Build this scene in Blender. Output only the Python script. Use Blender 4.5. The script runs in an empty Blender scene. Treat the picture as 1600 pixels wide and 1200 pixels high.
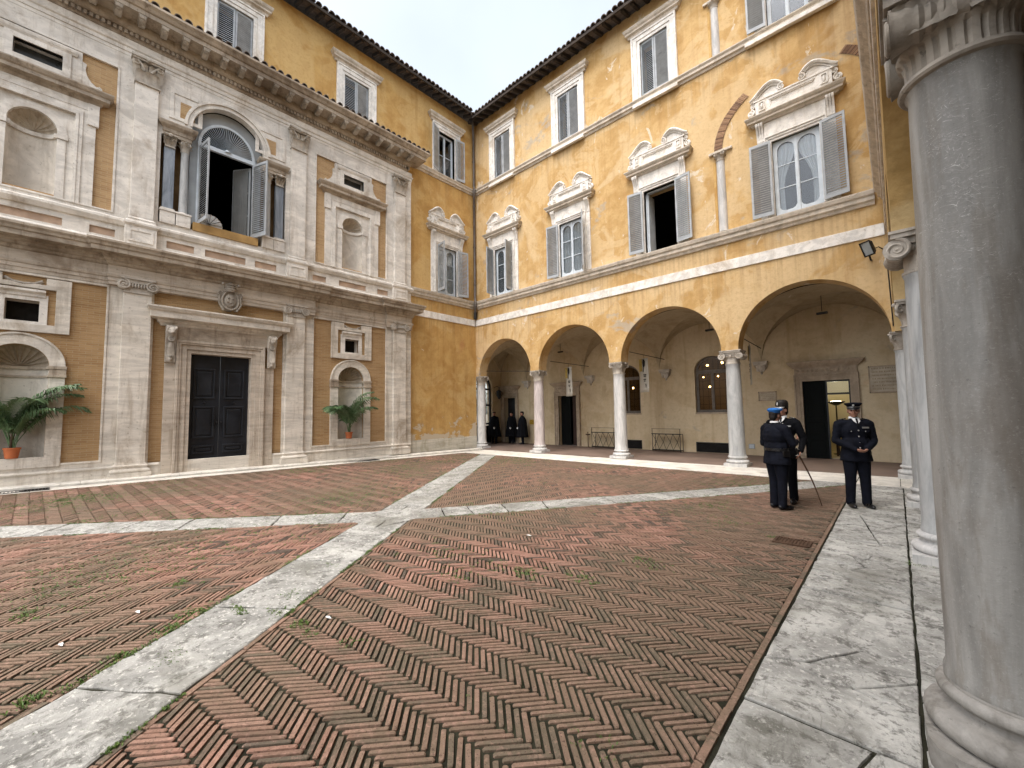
import bpy, bmesh, math, random
from mathutils import Vector, Matrix, noise as mnoise
from mathutils.geometry import tessellate_polygon
pi = math.pi
rad = math.radians
S = bpy.context.scene
COL = S.collection
RNG = random.Random(7)

# ------------------------------------------------------------------ camera
CAM = Vector((14.3, -12.998, 1.65))
YAW, PITCH, ROLL, FPX = 0.74666572, 0.06763509, -0.01602094, 647.416
_f = Vector((-math.sin(YAW) * math.cos(PITCH), math.cos(YAW) * math.cos(PITCH), math.sin(PITCH)))
_r0 = Vector((math.cos(YAW), math.sin(YAW), 0))
_u0 = _r0.cross(_f)
_r = math.cos(ROLL) * _r0 + math.sin(ROLL) * _u0
_u = -math.sin(ROLL) * _r0 + math.cos(ROLL) * _u0
cd = bpy.data.cameras.new('camera')
cam = bpy.data.objects.new('camera', cd)
COL.objects.link(cam)
cam.matrix_world = Matrix(((_r.x, _u.x, -_f.x, CAM.x), (_r.y, _u.y, -_f.y, CAM.y), (_r.z, _u.z, -_f.z, CAM.z), (0, 0, 0, 1)))
cd.sensor_fit = 'HORIZONTAL'
cd.sensor_width = 36
cd.lens = FPX / 1600 * 36
cd.clip_start = 0.05
cd.clip_end = 2000
S.camera = cam

def in_frame(p, m=30):
    d = Vector(p) - CAM
    z = d.dot(_f)
    if z < .1: return False
    x = 800 + FPX * d.dot(_r) / z
    y = 600 - FPX * d.dot(_u) / z
    return -m < x < 1600 + m and -m < y < 1200 + m

# ------------------------------------------------------------------ sky, sun, exposure
SUN_EL, SUN_AZ = rad(64), rad(172)      # azimuth: direction the light comes from, clockwise from +y
w = bpy.data.worlds.new('World')
S.world = w
w.use_nodes = True
nt = w.node_tree
nt.nodes.clear()
sky = nt.nodes.new('ShaderNodeTexSky')
sky.sky_type = 'NISHITA'
sky.sun_disc = False
sky.sun_elevation = SUN_EL
sky.sun_rotation = SUN_AZ
sky.air_density = 1.0
sky.dust_density = 4.0
sky.ozone_density = 1.0
hs = nt.nodes.new('ShaderNodeHueSaturation')
hs.inputs['Value'].default_value = 1.0
hs.inputs['Hue'].default_value = .487
hs.inputs['Saturation'].default_value = 0.42
# thin overcast: soft bright and grey veils of cloud
tc = nt.nodes.new('ShaderNodeTexCoord')
cn = nt.nodes.new('ShaderNodeTexNoise')
cn.inputs['Scale'].default_value = 1.6
cn.inputs['Detail'].default_value = 5
cr = nt.nodes.new('ShaderNodeMapRange')
cr.inputs['From Min'].default_value = .3
cr.inputs['From Max'].default_value = .7
cr.inputs['To Min'].default_value = .90
cr.inputs['To Max'].default_value = 1.14
vm = nt.nodes.new('ShaderNodeVectorMath')
vm.operation = 'SCALE'
bg = nt.nodes.new('ShaderNodeBackground')
bg.inputs['Strength'].default_value = 0.15
wo = nt.nodes.new('ShaderNodeOutputWorld')
nt.links.new(sky.outputs[0], hs.inputs['Color'])
nt.links.new(tc.outputs['Generated'], cn.inputs['Vector'])
nt.links.new(cn.outputs['Fac'], cr.inputs['Value'])
nt.links.new(hs.outputs[0], vm.inputs[0])
nt.links.new(cr.outputs[0], vm.inputs['Scale'])
nt.links.new(vm.outputs[0], bg.inputs['Color'])
nt.links.new(bg.outputs[0], wo.inputs[0])

sl = bpy.data.lights.new('sun', 'SUN')
sl.energy = .68
sl.angle = rad(35)
sl.color = (1, .96, .9)
so = bpy.data.objects.new('sun', sl)
COL.objects.link(so)
sd = Vector((math.sin(SUN_AZ) * math.cos(SUN_EL), math.cos(SUN_AZ) * math.cos(SUN_EL), math.sin(SUN_EL)))
so.rotation_euler = sd.to_track_quat('Z', 'Y').to_euler()
so.location = (7, -8, 30)

S.view_settings.view_transform = 'Standard'
S.view_settings.look = 'None'
S.view_settings.exposure = 1.54
S.view_settings.gamma = 1
S.view_settings.use_curve_mapping = False
S.render.engine = 'CYCLES'
S.cycles.max_bounces = 5
S.cycles.diffuse_bounces = 3
S.cycles.glossy_bounces = 3
S.cycles.transparent_max_bounces = 12
S.cycles.sample_clamp_indirect = 6
S.cycles.caustics_reflective = False
S.cycles.caustics_refractive = False
S.cycles.use_denoising = True

# ------------------------------------------------------------------ scene helpers
def setp(o, label=None, cat=None, group=None, kind=None):
    if label: o['label'] = label
    if cat: o['category'] = cat
    if group: o['group'] = group
    if kind: o['kind'] = kind
    return o

def thing(name, label, cat, loc=(0, 0, 0), group=None):
    o = bpy.data.objects.new(name, None)
    o.empty_display_size = .2
    o.location = loc
    COL.objects.link(o)
    return setp(o, label, cat, group)

def link(o, parent):
    COL.objects.link(o)
    if parent is not None:
        o.parent = parent
        # parents are never rotated or moved after creation unless stated: keep world placement
        o.matrix_parent_inverse = WM(parent).inverted()
    return o

def WM(o):
    m = o.matrix_basis.copy()
    if o.parent: m = WM(o.parent) @ o.matrix_parent_inverse @ m
    return m

def ident(p): return p

class MB:
    """collects faces in a local frame F(u,d,z)->world, builds ONE mesh object"""
    def __init__(s, F=ident):
        s.v, s.f, s.F = [], [], F
    def add(s, vs, fs):
        o = len(s.v)
        s.v += [tuple(s.F(tuple(v))) for v in vs]
        s.f += [tuple(i + o for i in f) for f in fs]
        return s
    def box(s, u0, u1, d0, d1, z0, z1):
        return s.add([(u0, d0, z0), (u1, d0, z0), (u1, d1, z0), (u0, d1, z0), (u0, d0, z1), (u1, d0, z1), (u1, d1, z1), (u0, d1, z1)],
                     [(3, 2, 1, 0), (4, 5, 6, 7), (0, 1, 5, 4), (1, 2, 6, 5), (2, 3, 7, 6), (3, 0, 4, 7)])
    def obox(s, c, sz, M=None):
        a, b, e = sz[0] / 2, sz[1] / 2, sz[2] / 2
        vs = [Vector((x, y, z)) for z in (-e, e) for x, y in ((-a, -b), (a, -b), (a, b), (-a, b))]
        if M is not None: vs = [M @ v for v in vs]
        return s.add([Vector(c) + v for v in vs], [(3, 2, 1, 0), (4, 5, 6, 7), (0, 1, 5, 4), (1, 2, 6, 5), (2, 3, 7, 6), (3, 0, 4, 7)])
    def plate(s, outer, holes, d0, d1, back=True):
        """polygon (u,z) with holes, extruded between depths d0 (back) and d1 (front)"""
        loops = [outer] + list(holes)
        pts = [q for l in loops for q in l]
        tris = tessellate_polygon([[Vector((q[0], q[1], 0)) for q in l] for l in loops])
        n = len(pts)
        vs = [(q[0], d1, q[1]) for q in pts] + [(q[0], d0, q[1]) for q in pts]
        fs = [tuple(t) for t in tris]
        if back: fs += [tuple(i + n for i in reversed(t)) for t in tris]
        o = 0
        for l in loops:
            k = len(l)
            for i in range(k):
                a, b = o + i, o + (i + 1) % k
                fs.append((a, b, b + n, a + n))
            o += k
        return s.add(vs, fs)
    def sweep(s, path, prof, side=1, caps=True, closed=False):
        """path: plan polyline [(u,d)], prof: closed section [(out,z)]; side=1: out is left of the path"""
        n = len(path); k = len(prof); vs = []
        for i, p in enumerate(path):
            ns = []
            if i > 0 or closed:
                q = path[i - 1]; t = Vector((p[0] - q[0], p[1] - q[1])).normalized(); ns.append(Vector((-t.y, t.x)) * side)
            if i < n - 1 or closed:
                q = path[(i + 1) % n]; t = Vector((q[0] - p[0], q[1] - p[1])).normalized(); ns.append(Vector((-t.y, t.x)) * side)
            m = ns[0] if len(ns) == 1 else (ns[0] + ns[1]) / max(.2, 1 + ns[0].dot(ns[1]))
            vs += [(p[0] + m.x * o, p[1] + m.y * o, z) for o, z in prof]
        fs = []
        for i in range(n if closed else n - 1):
            a, b = i * k, ((i + 1) % n) * k
            for j in range(k):
                fs.append((a + j, a + (j + 1) % k, b + (j + 1) % k, b + j))
        if caps and not closed:
            fs += [tuple(range(k)), tuple((n - 1) * k + j for j in reversed(range(k)))]
        return s.add(vs, fs)
    def lathe(s, cu, cd_, prof, n=24, a0=0, a1=2 * pi, mod=None):
        full = abs(a1 - a0 - 2 * pi) < 1e-6
        m = n if full else n + 1; k = len(prof); vs = []
        for i in range(m):
            a = a0 + (a1 - a0) * i / n
            for j, (r, z) in enumerate(prof):
                rr = r if mod is None else mod(r, z, a, j)
                vs.append((cu + rr * math.cos(a), cd_ + rr * math.sin(a), z))
        fs = []
        for i in range(n):
            a, b = i * k, ((i + 1) % m) * k
            for j in range(k - 1):
                fs.append((a + j, b + j, b + j + 1, a + j + 1))
        if full:
            fs += [tuple(reversed([i * k for i in range(m)])), tuple(i * k + k - 1 for i in range(m))]
        return s.add(vs, fs)
    def tube(s, pts, r, n=8, closed=False, flat=1.0):
        pts = [Vector(p) for p in pts]; m = len(pts); vs = []
        up = Vector((0, 0, 1))
        prev = None
        for i, p in enumerate(pts):
            a = pts[i - 1] if (i > 0 or closed) else p
            b = pts[(i + 1) % m] if (i < m - 1 or closed) else p
            t = (b - a).normalized() if (b - a).length > 1e-9 else up
            if prev is None:
                x = t.cross(up if abs(t.z) < .9 else Vector((1, 0, 0))).normalized()
            else:
                x = (prev - t * prev.dot(t))
                x = x.normalized() if x.length > 1e-6 else t.orthogonal().normalized()
            prev = x
            y = t.cross(x)
            rr = r[i] if isinstance(r, (list, tuple)) else r
            for j in range(n):
                an = 2 * pi * j / n
                vs.append(p + x * (math.cos(an) * rr) + y * (math.sin(an) * rr * flat))
        fs = []
        for i in range(m if closed else m - 1):
            a, b = i * n, ((i + 1) % m) * n
            for j in range(n):
                fs.append((a + j, a + (j + 1) % n, b + (j + 1) % n, b + j))
        if not closed:
            fs += [tuple(reversed(range(n))), tuple((m - 1) * n + j for j in range(n))]
        return s.add(vs, fs)
    def ball(s, c, r, n=12, m=8):
        rx, ry, rz = (r, r, r) if not isinstance(r, (tuple, list)) else r
        vs = [(c[0], c[1], c[2] - rz)]
        for i in range(1, m):
            th = -pi / 2 + pi * i / m
            for j in range(n):
                a = 2 * pi * j / n
                vs.append((c[0] + rx * math.cos(th) * math.cos(a), c[1] + ry * math.cos(th) * math.sin(a), c[2] + rz * math.sin(th)))
        vs.append((c[0], c[1], c[2] + rz))
        fs = [(0, 1 + (j + 1) % n, 1 + j) for j in range(n)]
        for i in range(m - 2):
            for j in range(n):
                a = 1 + i * n; b = a + n
                fs.append((a + j, a + (j + 1) % n, b + (j + 1) % n, b + j))
        t = len(vs) - 1; a = 1 + (m - 2) * n
        fs += [(a + j, a + (j + 1) % n, t) for j in range(n)]
        return s.add(vs, fs)
    def grid(s, rows):
        """rows of equally long point lists"""
        k = len(rows[0]); vs = [p for r in rows for p in r]
        fs = [(i * k + j, i * k + j + 1, (i + 1) * k + j + 1, (i + 1) * k + j) for i in range(len(rows) - 1) for j in range(k - 1)]
        return s.add(vs, fs)
    def mesh(s, name, mat, smooth=None, recalc=True):
        me = bpy.data.meshes.new(name)
        me.from_pydata(s.v, [], s.f)
        if recalc:
            bm = bmesh.new(); bm.from_mesh(me)
            bmesh.ops.recalc_face_normals(bm, faces=bm.faces)
            bm.to_mesh(me); bm.free()
        if mat is not None: me.materials.append(mat)
        if smooth is not None:
            me.polygons.foreach_set('use_smooth', [True] * len(me.polygons))
            if smooth < 179:
                try: me.set_sharp_from_angle(angle=rad(smooth))
                except Exception: pass
        me.update()
        return me
    def build(s, name, mat, parent=None, smooth=None, bevel=0, label=None, kind=None, recalc=True):
        o = bpy.data.objects.new(name, s.mesh(name, mat, smooth, recalc))
        link(o, parent)
        if bevel:
            b = o.modifiers.new('bevel', 'BEVEL'); b.width = bevel; b.segments = 2; b.limit_method = 'ANGLE'; b.angle_limit = rad(35)
            b.harden_normals = False
        if label: o['label'] = label
        if kind: o['kind'] = kind
        return o

def arc(cx, cz, r, a0, a1, n, rz=None):
    rz = r if rz is None else rz
    return [(cx + r * math.cos(a0 + (a1 - a0) * i / n), cz + rz * math.sin(a0 + (a1 - a0) * i / n)) for i in range(n + 1)]
def rect(u0, u1, z0, z1): return [(u0, z0), (u1, z0), (u1, z1), (u0, z1)]
def archhole(c, r, z0, zs, n=20, rz=None):
    return [(c - r, z0), (c + r, z0)] + arc(c, zs, r, 0, pi, n, rz)
def FA(p): return (p[1], p[0], p[2])              # left facade: u along y, d towards +x
def FB(p): return (p[0], -p[1], p[2])             # back wing: u along x, d towards -y
CX = 14.37
def FC(p): return (CX - p[1], p[0], p[2])         # right colonnade: u along y, d towards -x

def gz(x, y):
    """height of the gently falling court"""
    a = max(0, min(1, 1 - x / 14.3)); t = max(0, min(1.25, -y / 14))
    return a * (-.05 * (1 - t) + .15 * t)
# ------------------------------------------------------------------ materials
class NT:
    def __init__(s, name, rough=.8, spec=.3):
        s.m = bpy.data.materials.new(name); s.m.use_nodes = True
        s.t = s.m.node_tree; s.n = s.t.nodes; s.l = s.t.links
        s.b = s.n['Principled BSDF']; s.out = s.n['Material Output']
        s.b.inputs['Roughness'].default_value = rough
        s.b.inputs['Specular IOR Level'].default_value = spec
        s._pos = None
    def put(s, sock, v):
        if isinstance(v, bpy.types.NodeSocket): s.l.new(v, sock)
        elif isinstance(v, (tuple, list)) and len(v) == 3 and sock.type == 'RGBA': sock.default_value = (*v, 1)
        else: sock.default_value = v
    def pos(s, scale=(1, 1, 1), off=(0, 0, 0), obj=False):
        g = s.n.new('ShaderNodeTexCoord').outputs['Object'] if obj else s.n.new('ShaderNodeNewGeometry').outputs['Position']
        v = s.n.new('ShaderNodeVectorMath'); v.operation = 'MULTIPLY_ADD'
        s.l.new(g, v.inputs[0]); v.inputs[1].default_value = scale; v.inputs[2].default_value = off
        return v.outputs[0]
    def noise(s, vec, scale=1, detail=6, rough=.55, dist=0):
        n = s.n.new('ShaderNodeTexNoise'); s.l.new(vec, n.inputs['Vector'])
        n.inputs['Scale'].default_value = scale; n.inputs['Detail'].default_value = detail
        n.inputs['Roughness'].default_value = rough; n.inputs['Distortion'].default_value = dist
        return n.outputs['Fac']
    def voro(s, vec, scale=1, feat='F1', rnd=1):
        n = s.n.new('ShaderNodeTexVoronoi'); n.feature = feat; s.l.new(vec, n.inputs['Vector'])
        n.inputs['Scale'].default_value = scale; n.inputs['Randomness'].default_value = rnd
        return n.outputs['Distance']
    def ramp(s, fac, lo, hi, a=0., b=1.):
        n = s.n.new('ShaderNodeMapRange'); n.interpolation_type = 'SMOOTHSTEP'
        s.put(n.inputs['Value'], fac)
        n.inputs['From Min'].default_value = lo; n.inputs['From Max'].default_value = hi
        n.inputs['To Min'].default_value = a; n.inputs['To Max'].default_value = b
        return n.outputs[0]
    def math(s, op, a, b=0.):
        n = s.n.new('ShaderNodeMath'); n.operation = op; s.put(n.inputs[0], a); s.put(n.inputs[1], b); return n.outputs[0]
    def mix(s, fac, a, b, mode='MIX'):
        n = s.n.new('ShaderNodeMix'); n.data_type = 'RGBA'; n.blend_type = mode
        s.put(n.inputs['Factor'], fac); s.put(n.inputs['A'], a) if False else None
        s.put([i for i in n.inputs if i.name == 'A' and i.type == 'RGBA'][0], a)
        s.put([i for i in n.inputs if i.name == 'B' and i.type == 'RGBA'][0], b)
        return [o for o in n.outputs if o.type == 'RGBA'][0]
    def attr(s, name):
        n = s.n.new('ShaderNodeAttribute'); n.attribute_name = name; return n.outputs['Fac']
    def rnd(s):
        return s.n.new('ShaderNodeObjectInfo').outputs['Random']
    def bump(s, h, dist=.01, strength=1., prev=None):
        n = s.n.new('ShaderNodeBump'); s.put(n.inputs['Height'], h)
        n.inputs['Distance'].default_value = dist; n.inputs['Strength'].default_value = strength
        if prev is not None: s.l.new(prev, n.inputs['Normal'])
        return n.outputs[0]
    def done(s, col, normal=None, rough=None):
        s.put(s.b.inputs['Base Color'], col)
        if normal is not None: s.l.new(normal, s.b.inputs['Normal'])
        if rough is not None: s.put(s.b.inputs['Roughness'], rough)
        return s.m

def plaster(name, dark, light, cream, cream_amt, grey_amt, peel_amt, seed=0., foot=False):
    n = NT(name, .9, .15)
    p = n.pos((1, 1, 1), (seed, seed * 2, seed))
    st = n.pos((2.4, 2.4, .16), (seed, 0, 0))
    big = n.noise(p, .55, 4, .55, .8); mid = n.noise(p, 1.9, 6, .62, .4); fine = n.noise(p, 11, 5, .65)
    streak = n.noise(st, 1.5, 6, .65)
    c = n.mix(n.ramp(mid, .34, .66), dark, light)
    c = n.mix(n.ramp(n.math('ADD', big, n.math('MULTIPLY', fine, .10)), .60 - cream_amt * .10, .66 - cream_amt * .08, 0, .6), c, cream)
    pt = n.noise(n.pos((1, 1, 1), (seed + 2, 8, 3)), .9, 5, .6, 1.)
    c = n.mix(n.math('MULTIPLY', n.ramp(pt, .53, .57), .6 * min(1, cream_amt * 1.6)), c, n.mix(.6, light, cream))
    # repairs: cement grey, exposed brickish underlayer, pale losses
    if grey_amt:
        g = n.noise(n.pos((.8, .8, 1.1), (seed + 5, 3, 9)), .75, 7, .68, .5)
        c = n.mix(n.ramp(g, .66 - grey_amt * .10, .73 - grey_amt * .10, 0, .75), c, (.40, .355, .29))
    pl = n.noise(n.pos((1, 1, .75), (seed + 11, 7, 1)), 1.25, 9, .70, .9)
    lo = .70 - peel_amt * .13
    c = n.mix(n.ramp(pl, lo, lo + .018, 0, .9), c, (.66, .57, .44))
    rd = n.noise(n.pos((1, 1, 1), (seed + 31, 17, 4)), .62, 7, .68, .4)
    c = n.mix(n.ramp(rd, .62, .74, 0, .5), c, (.44, .20, .095))
    c = n.mix(n.ramp(streak, .50, .72, .0, .55), c, n.mix(.55, c, dark, 'MULTIPLY'))
    c = n.mix(n.ramp(streak, .30, .44, .32, 0), c, cream)
    c = n.mix(n.ramp(fine, .45, .75, 0, .4), c, tuple(v * .75 for v in dark))
    # rain streaks hanging from the string courses
    sx = n.n.new('ShaderNodeSeparateXYZ'); n.l.new(n.n.new('ShaderNodeNewGeometry').outputs['Position'], sx.inputs[0])
    fs_ = n.noise(n.pos((5, 5, .12), (seed, 1, 2)), 2.2, 5, .6)
    for zc in (6.45, 11.95, 5.68):
        ln = n.math('SUBTRACT', zc, sx.outputs[2])
        m_ = n.math('MULTIPLY', n.math('MULTIPLY', n.ramp(ln, -.02, .02), n.ramp(ln, .15, 1.3, 1, 0)), n.ramp(fs_, .46, .62))
        c = n.mix(n.math('MULTIPLY', m_, .32), c, n.mix(.5, dark, (.20, .15, .09)))
    if foot:       # plaster lost and salted above the base stones
        f_ = n.math('ADD', n.noise(n.pos((1, 1.3, 1.6), (3, 3, 3)), 1.5, 7, .66, .6), n.ramp(sx.outputs[2], .4, 2.2, .16, -.12))
        c = n.mix(n.ramp(f_, .60, .62, 0, .9), c, (.58, .53, .45)); c = n.mix(n.ramp(f_, .50, .62, 0, .35), c, (.36, .24, .10))
    b = n.bump(mid, .02)
    b = n.bump(n.noise(p, 42, 3, .6), .004, 1, b)
    b = n.bump(n.ramp(pl, lo, lo + .018), .006, -.6, b)
    return n.done(c, b)

def stone(name, base, dirt, dirt_amt=.5, streak=.5, layers=(.5, .5, 5.), pits=.5, rough=.75, obj=False):
    n = NT(name, rough, .3)
    p = n.pos(obj=obj)
    s = n.noise(n.pos(layers, obj=obj), 1.7, 6, .68, .9)
    big = n.noise(p, .9, 7, .68, .6); fine = n.noise(p, 13, 6, .7)
    c = n.mix(n.ramp(s, .32, .68), tuple(v * .80 for v in base), tuple(min(1, v * 1.14) for v in base))
    c = n.mix(n.math('MULTIPLY', n.ramp(n.noise(n.pos(tuple(v * 2.2 for v in layers), obj=obj), 2., 6, .7, .7), .56, .70), streak), c, tuple(v * .55 for v in base))
    c = n.mix(n.ramp(big, .60 - dirt_amt * .16, .80 - dirt_amt * .16, 0, .8), c, dirt)
    c = n.mix(n.math('MULTIPLY', n.ramp(n.noise(n.pos((1.8, 1.8, .22), (9, 2, 0), obj=obj), 2.6, 6, .7), .50, .70), dirt_amt), c, dirt)
    pit = n.ramp(fine, .60, .68)
    c = n.mix(n.math('MULTIPLY', pit, pits), c, tuple(v * .55 for v in dirt))
    b = n.bump(n.noise(p, 7, 6, .65), .012)
    b = n.bump(pit, .004, -.6, b)
    return n.done(c, b)

def flat(name, col, rough=.6, spec=.3, metal=0., var=.25, scale=5., bumpd=.002, dirt=None):
    n = NT(name, rough, spec)
    n.b.inputs['Metallic'].default_value = metal
    p = n.pos()
    f = n.noise(p, scale, 7, .6)
    c = n.mix(n.ramp(f, .3, .7), tuple(v * (1 - var) for v in col), tuple(min(1, v * (1 + var)) for v in col))
    if dirt: c = n.mix(n.ramp(n.noise(p, scale * .6, 9, .7, .5), .55, .75, 0, .7), c, dirt)
    b = n.bump(n.noise(p, scale * 10, 4, .6), bumpd)
    return n.done(c, b, n.ramp(f, .2, .8, max(.05, rough - .12), min(1, rough + .12)))

def emit(name, col, strength):
    n = NT(name)
    n.b.inputs['Emission Color'].default_value = (*col, 1)
    n.b.inputs['Emission Strength'].default_value = strength
    return n.done(col)

def brickwall(name, gain=1.):
    n = NT(name, .9, .15)
    g = n.n.new('ShaderNodeNewGeometry').outputs['Position']
    sp = n.n.new('ShaderNodeSeparateXYZ'); n.l.new(g, sp.inputs[0])
    cb = n.n.new('ShaderNodeCombineXYZ'); n.l.new(sp.outputs[1], cb.inputs[0]); n.l.new(sp.outputs[2], cb.inputs[1])
    wob = n.noise(n.pos(), 3, 3)
    v = n.n.new('ShaderNodeVectorMath'); v.operation = 'ADD'; n.l.new(cb.outputs[0], v.inputs[0])
    w2 = n.n.new('ShaderNodeCombineXYZ'); n.l.new(n.math('MULTIPLY', wob, .02), w2.inputs[1]); n.l.new(w2.outputs[0], v.inputs[1])
    bt = n.n.new('ShaderNodeTexBrick'); n.l.new(v.outputs[0], bt.inputs['Vector'])
    for k, val in (('Scale', 1), ('Mortar Size', .006), ('Mortar Smooth', .3), ('Brick Width', .21), ('Row Height', .052), ('Bias', 0.)): bt.inputs[k].default_value = val
    bt.inputs['Color1'].default_value = (.51, .335, .17, 1); bt.inputs['Color2'].default_value = (.39, .235, .112, 1); bt.inputs['Mortar'].default_value = (.52, .40, .25, 1)
    c = bt.outputs['Color']
    c = n.mix(n.ramp(n.noise(n.pos(), 1.2, 8, .65), .35, .7, 0, .6), c, (.57, .39, .22))
    c = n.mix(n.ramp(n.noise(n.pos((1, .4, 7)), 2.0, 8, .7), .5, .72, 0, .65), c, (.27, .16, .075))
    c = n.mix(n.ramp(n.noise(n.pos((1, 1, .5), (4, 4, 4)), .9, 9, .7), .6, .8, 0, .5), c, (.22, .15, .09))
    b = n.bump(n.math('SUBTRACT', 1., bt.outputs['Fac']), .008)
    b = n.bump(n.noise(n.pos(), 30, 5), .006, 1, b)
    return n.done(c if gain == 1 else n.mix(1., c, (gain, gain * .97, gain * .92), 'MULTIPLY'), b)

def pavebrick(name):
    n = NT(name, .85, .25)
    t = n.attr('tint')
    p = n.pos()
    fr = n.math('FRACT', n.math('MULTIPLY', t, 7.31)); f3 = n.math('FRACT', n.math('MULTIPLY', t, 13.7))
    c = n.mix(n.ramp(t, .1, .9), (.290, .148, .107), (.385, .213, .160))
    c = n.mix(n.ramp(fr, .66, .8), c, (.185, .098, .072))
    c = n.mix(n.ramp(fr, .88, .90), c, (.078, .062, .050))
    # dirt and moss film that drifts over several bricks
    f1 = n.noise(p, 1.3, 6, .64, .6)
    c = n.mix(n.ramp(n.math('ADD', f1, n.math('MULTIPLY', f3, .30)), .70, .84, 0, .85), c, (.066, .060, .045))
    f2 = n.noise(p, .42, 6, .62, .4)
    c = n.mix(n.ramp(f2, .34, .58, .10, .75), c, (.152, .118, .078))
    c = n.mix(n.ramp(n.noise(p, 9, 6, .7), .52, .70, 0, .55), c, (.095, .080, .050))
    sp = n.ramp(n.noise(p, 85, 4, .75), .56, .64)
    c = n.mix(n.math('MULTIPLY', sp, .8), c, (.055, .030, .022))
    c = n.mix(n.ramp(n.noise(p, 33, 5, .7), .50, .72, 0, .4), c, (.48, .285, .225))
    b = n.bump(n.noise(p, 38, 5, .7), .008)
    b = n.bump(sp, .004, -.7, b)
    return n.done(c, b)

def slabstone(name, lo=(.29, .28, .255), hi=(.58, .565, .52)):
    n = NT(name, .8, .3)
    t = n.rnd()
    p = n.pos()
    a = n.noise(p, 2.0, 8, .70, .6); b_ = n.noise(p, 8, 8, .76, .5); v = n.noise(n.pos((3.2, 1, 1)), 4.2, 6, .7, 1.)
    c = n.mix(n.ramp(a, .36, .64), lo, hi)
    c = n.mix(n.ramp(t, 0, 1, 0, .45), c, tuple(x * .62 for x in hi))
    c = n.mix(n.ramp(b_, .50, .61, 0, .75), c, (.095, .09, .077))
    c = n.mix(n.ramp(v, .56, .66, 0, .45), c, (.13, .125, .11))
    c = n.mix(n.ramp(n.noise(p, 24, 6, .72), .54, .64, 0, .75), c, (.62, .60, .545))
    c = n.mix(n.ramp(n.noise(p, 1.1, 5, .6), .50, .68, 0, .55), c, (.135, .128, .100))
    pit = n.ramp(n.noise(p, 19, 8, .75), .58, .66)
    c = n.mix(n.math('MULTIPLY', pit, .6), c, (.05, .047, .04))
    b = n.bump(b_, .016)
    b = n.bump(pit, .010, -.8, b)
    b = n.bump(n.noise(p, 80, 3, .7), .003, 1, b)
    return n.done(c, b)

def granite(name):
    n = NT(name, .55, .4)
    p = n.pos()
    st = n.noise(n.pos((1, 1, .10)), 5.5, 9, .62, .5); st2 = n.noise(n.pos((1, 1, .16), (4, 4, 0)), 11, 8, .65, .3)
    c = n.mix(n.ramp(st, .32, .68), (.190, .182, .166), (.355, .342, .315))
    c = n.mix(n.ramp(st2, .50, .64, 0, .45), c, (.17, .145, .115))
    c = n.mix(n.ramp(n.noise(n.pos((1, 1, .3)), 2.2, 6, .6, .6), .50, .66, 0, .6), c, (.15, .122, .094))
    sc = n.ramp(n.noise(n.pos((16, 16, 5), (1, 1, 1)), 3, 3, .5, 3.5), .496, .504)
    sc2 = n.ramp(n.math('ABSOLUTE', n.math('SUBTRACT', n.noise(n.pos((2, 2, 5)), 3.2, 2, .5, 2.5), .5)), .0, .007, 1, 0)
    msk = n.ramp(n.noise(p, 2.6, 5), .5, .6)
    c = n.mix(n.math('MULTIPLY', n.math('MULTIPLY', sc2, msk), .8), c, (.60, .58, .54))
    c = n.mix(n.ramp(n.noise(p, 75, 5, .75), .54, .68, 0, .35), c, (.43, .42, .39))
    c = n.mix(n.ramp(n.noise(p, 40, 6, .7), .62, .70, 0, .5), c, (.08, .075, .07))
    b = n.bump(n.noise(p, 20, 8, .65), .004); b = n.bump(sc2, .002, -.5, b)
    return n.done(c, b)

def marblecol(name, base, vein):
    n = NT(name, .6, .35)
    p = n.pos()
    a = n.noise(n.pos((1.5, 1.5, .35)), 3.5, 9, .65, 1.5); b_ = n.noise(n.pos((4, 4, .3)), 4, 8, .7, .4)
    c = n.mix(n.ramp(a, .3, .7), base, vein)
    c = n.mix(n.ramp(b_, .5, .7, 0, .5), c, tuple(v * .6 for v in vein))
    c = n.mix(n.ramp(n.noise(p, 25, 6, .7), .62, .72, 0, .4), c, tuple(v * .4 for v in vein))
    return n.done(c, n.bump(n.noise(p, 14, 8, .6), .006))

def glassmat(name, tint=(.85, .88, .9), refl=.30):
    n = NT(name)
    n.n.remove(n.b)
    tr = n.n.new('ShaderNodeBsdfTransparent'); tr.inputs[0].default_value = (*tint, 1)
    gl = n.n.new('ShaderNodeBsdfGlossy'); gl.inputs['Roughness'].default_value = .03
    lw = n.n.new('ShaderNodeLayerWeight'); lw.inputs[0].default_value = refl
    mx = n.n.new('ShaderNodeMixShader')
    nb = n.bump(n.noise(n.pos(), 1.4, 2), .02, .15); n.l.new(nb, gl.inputs['Normal'])
    n.l.new(n.math('ADD', n.math('MULTIPLY', lw.outputs['Fresnel'], .8), .035 if refl > .2 else .01), mx.inputs[0]); n.l.new(tr.outputs[0], mx.inputs[1]); n.l.new(gl.outputs[0], mx.inputs[2])
    n.l.new(mx.outputs[0], n.out.inputs[0])
    return n.m

def leafmat(name, a, b):
    n = NT(name, .45, .4)
    c = n.mix(n.ramp(n.noise(n.pos(), 14, 5), .3, .7), a, b)
    c = n.mix(n.ramp(n.rnd(), .2, 1, 0, .5), c, b)
    n.b.inputs['Subsurface Weight'].default_value = 0
    return n.done(c)

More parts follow.
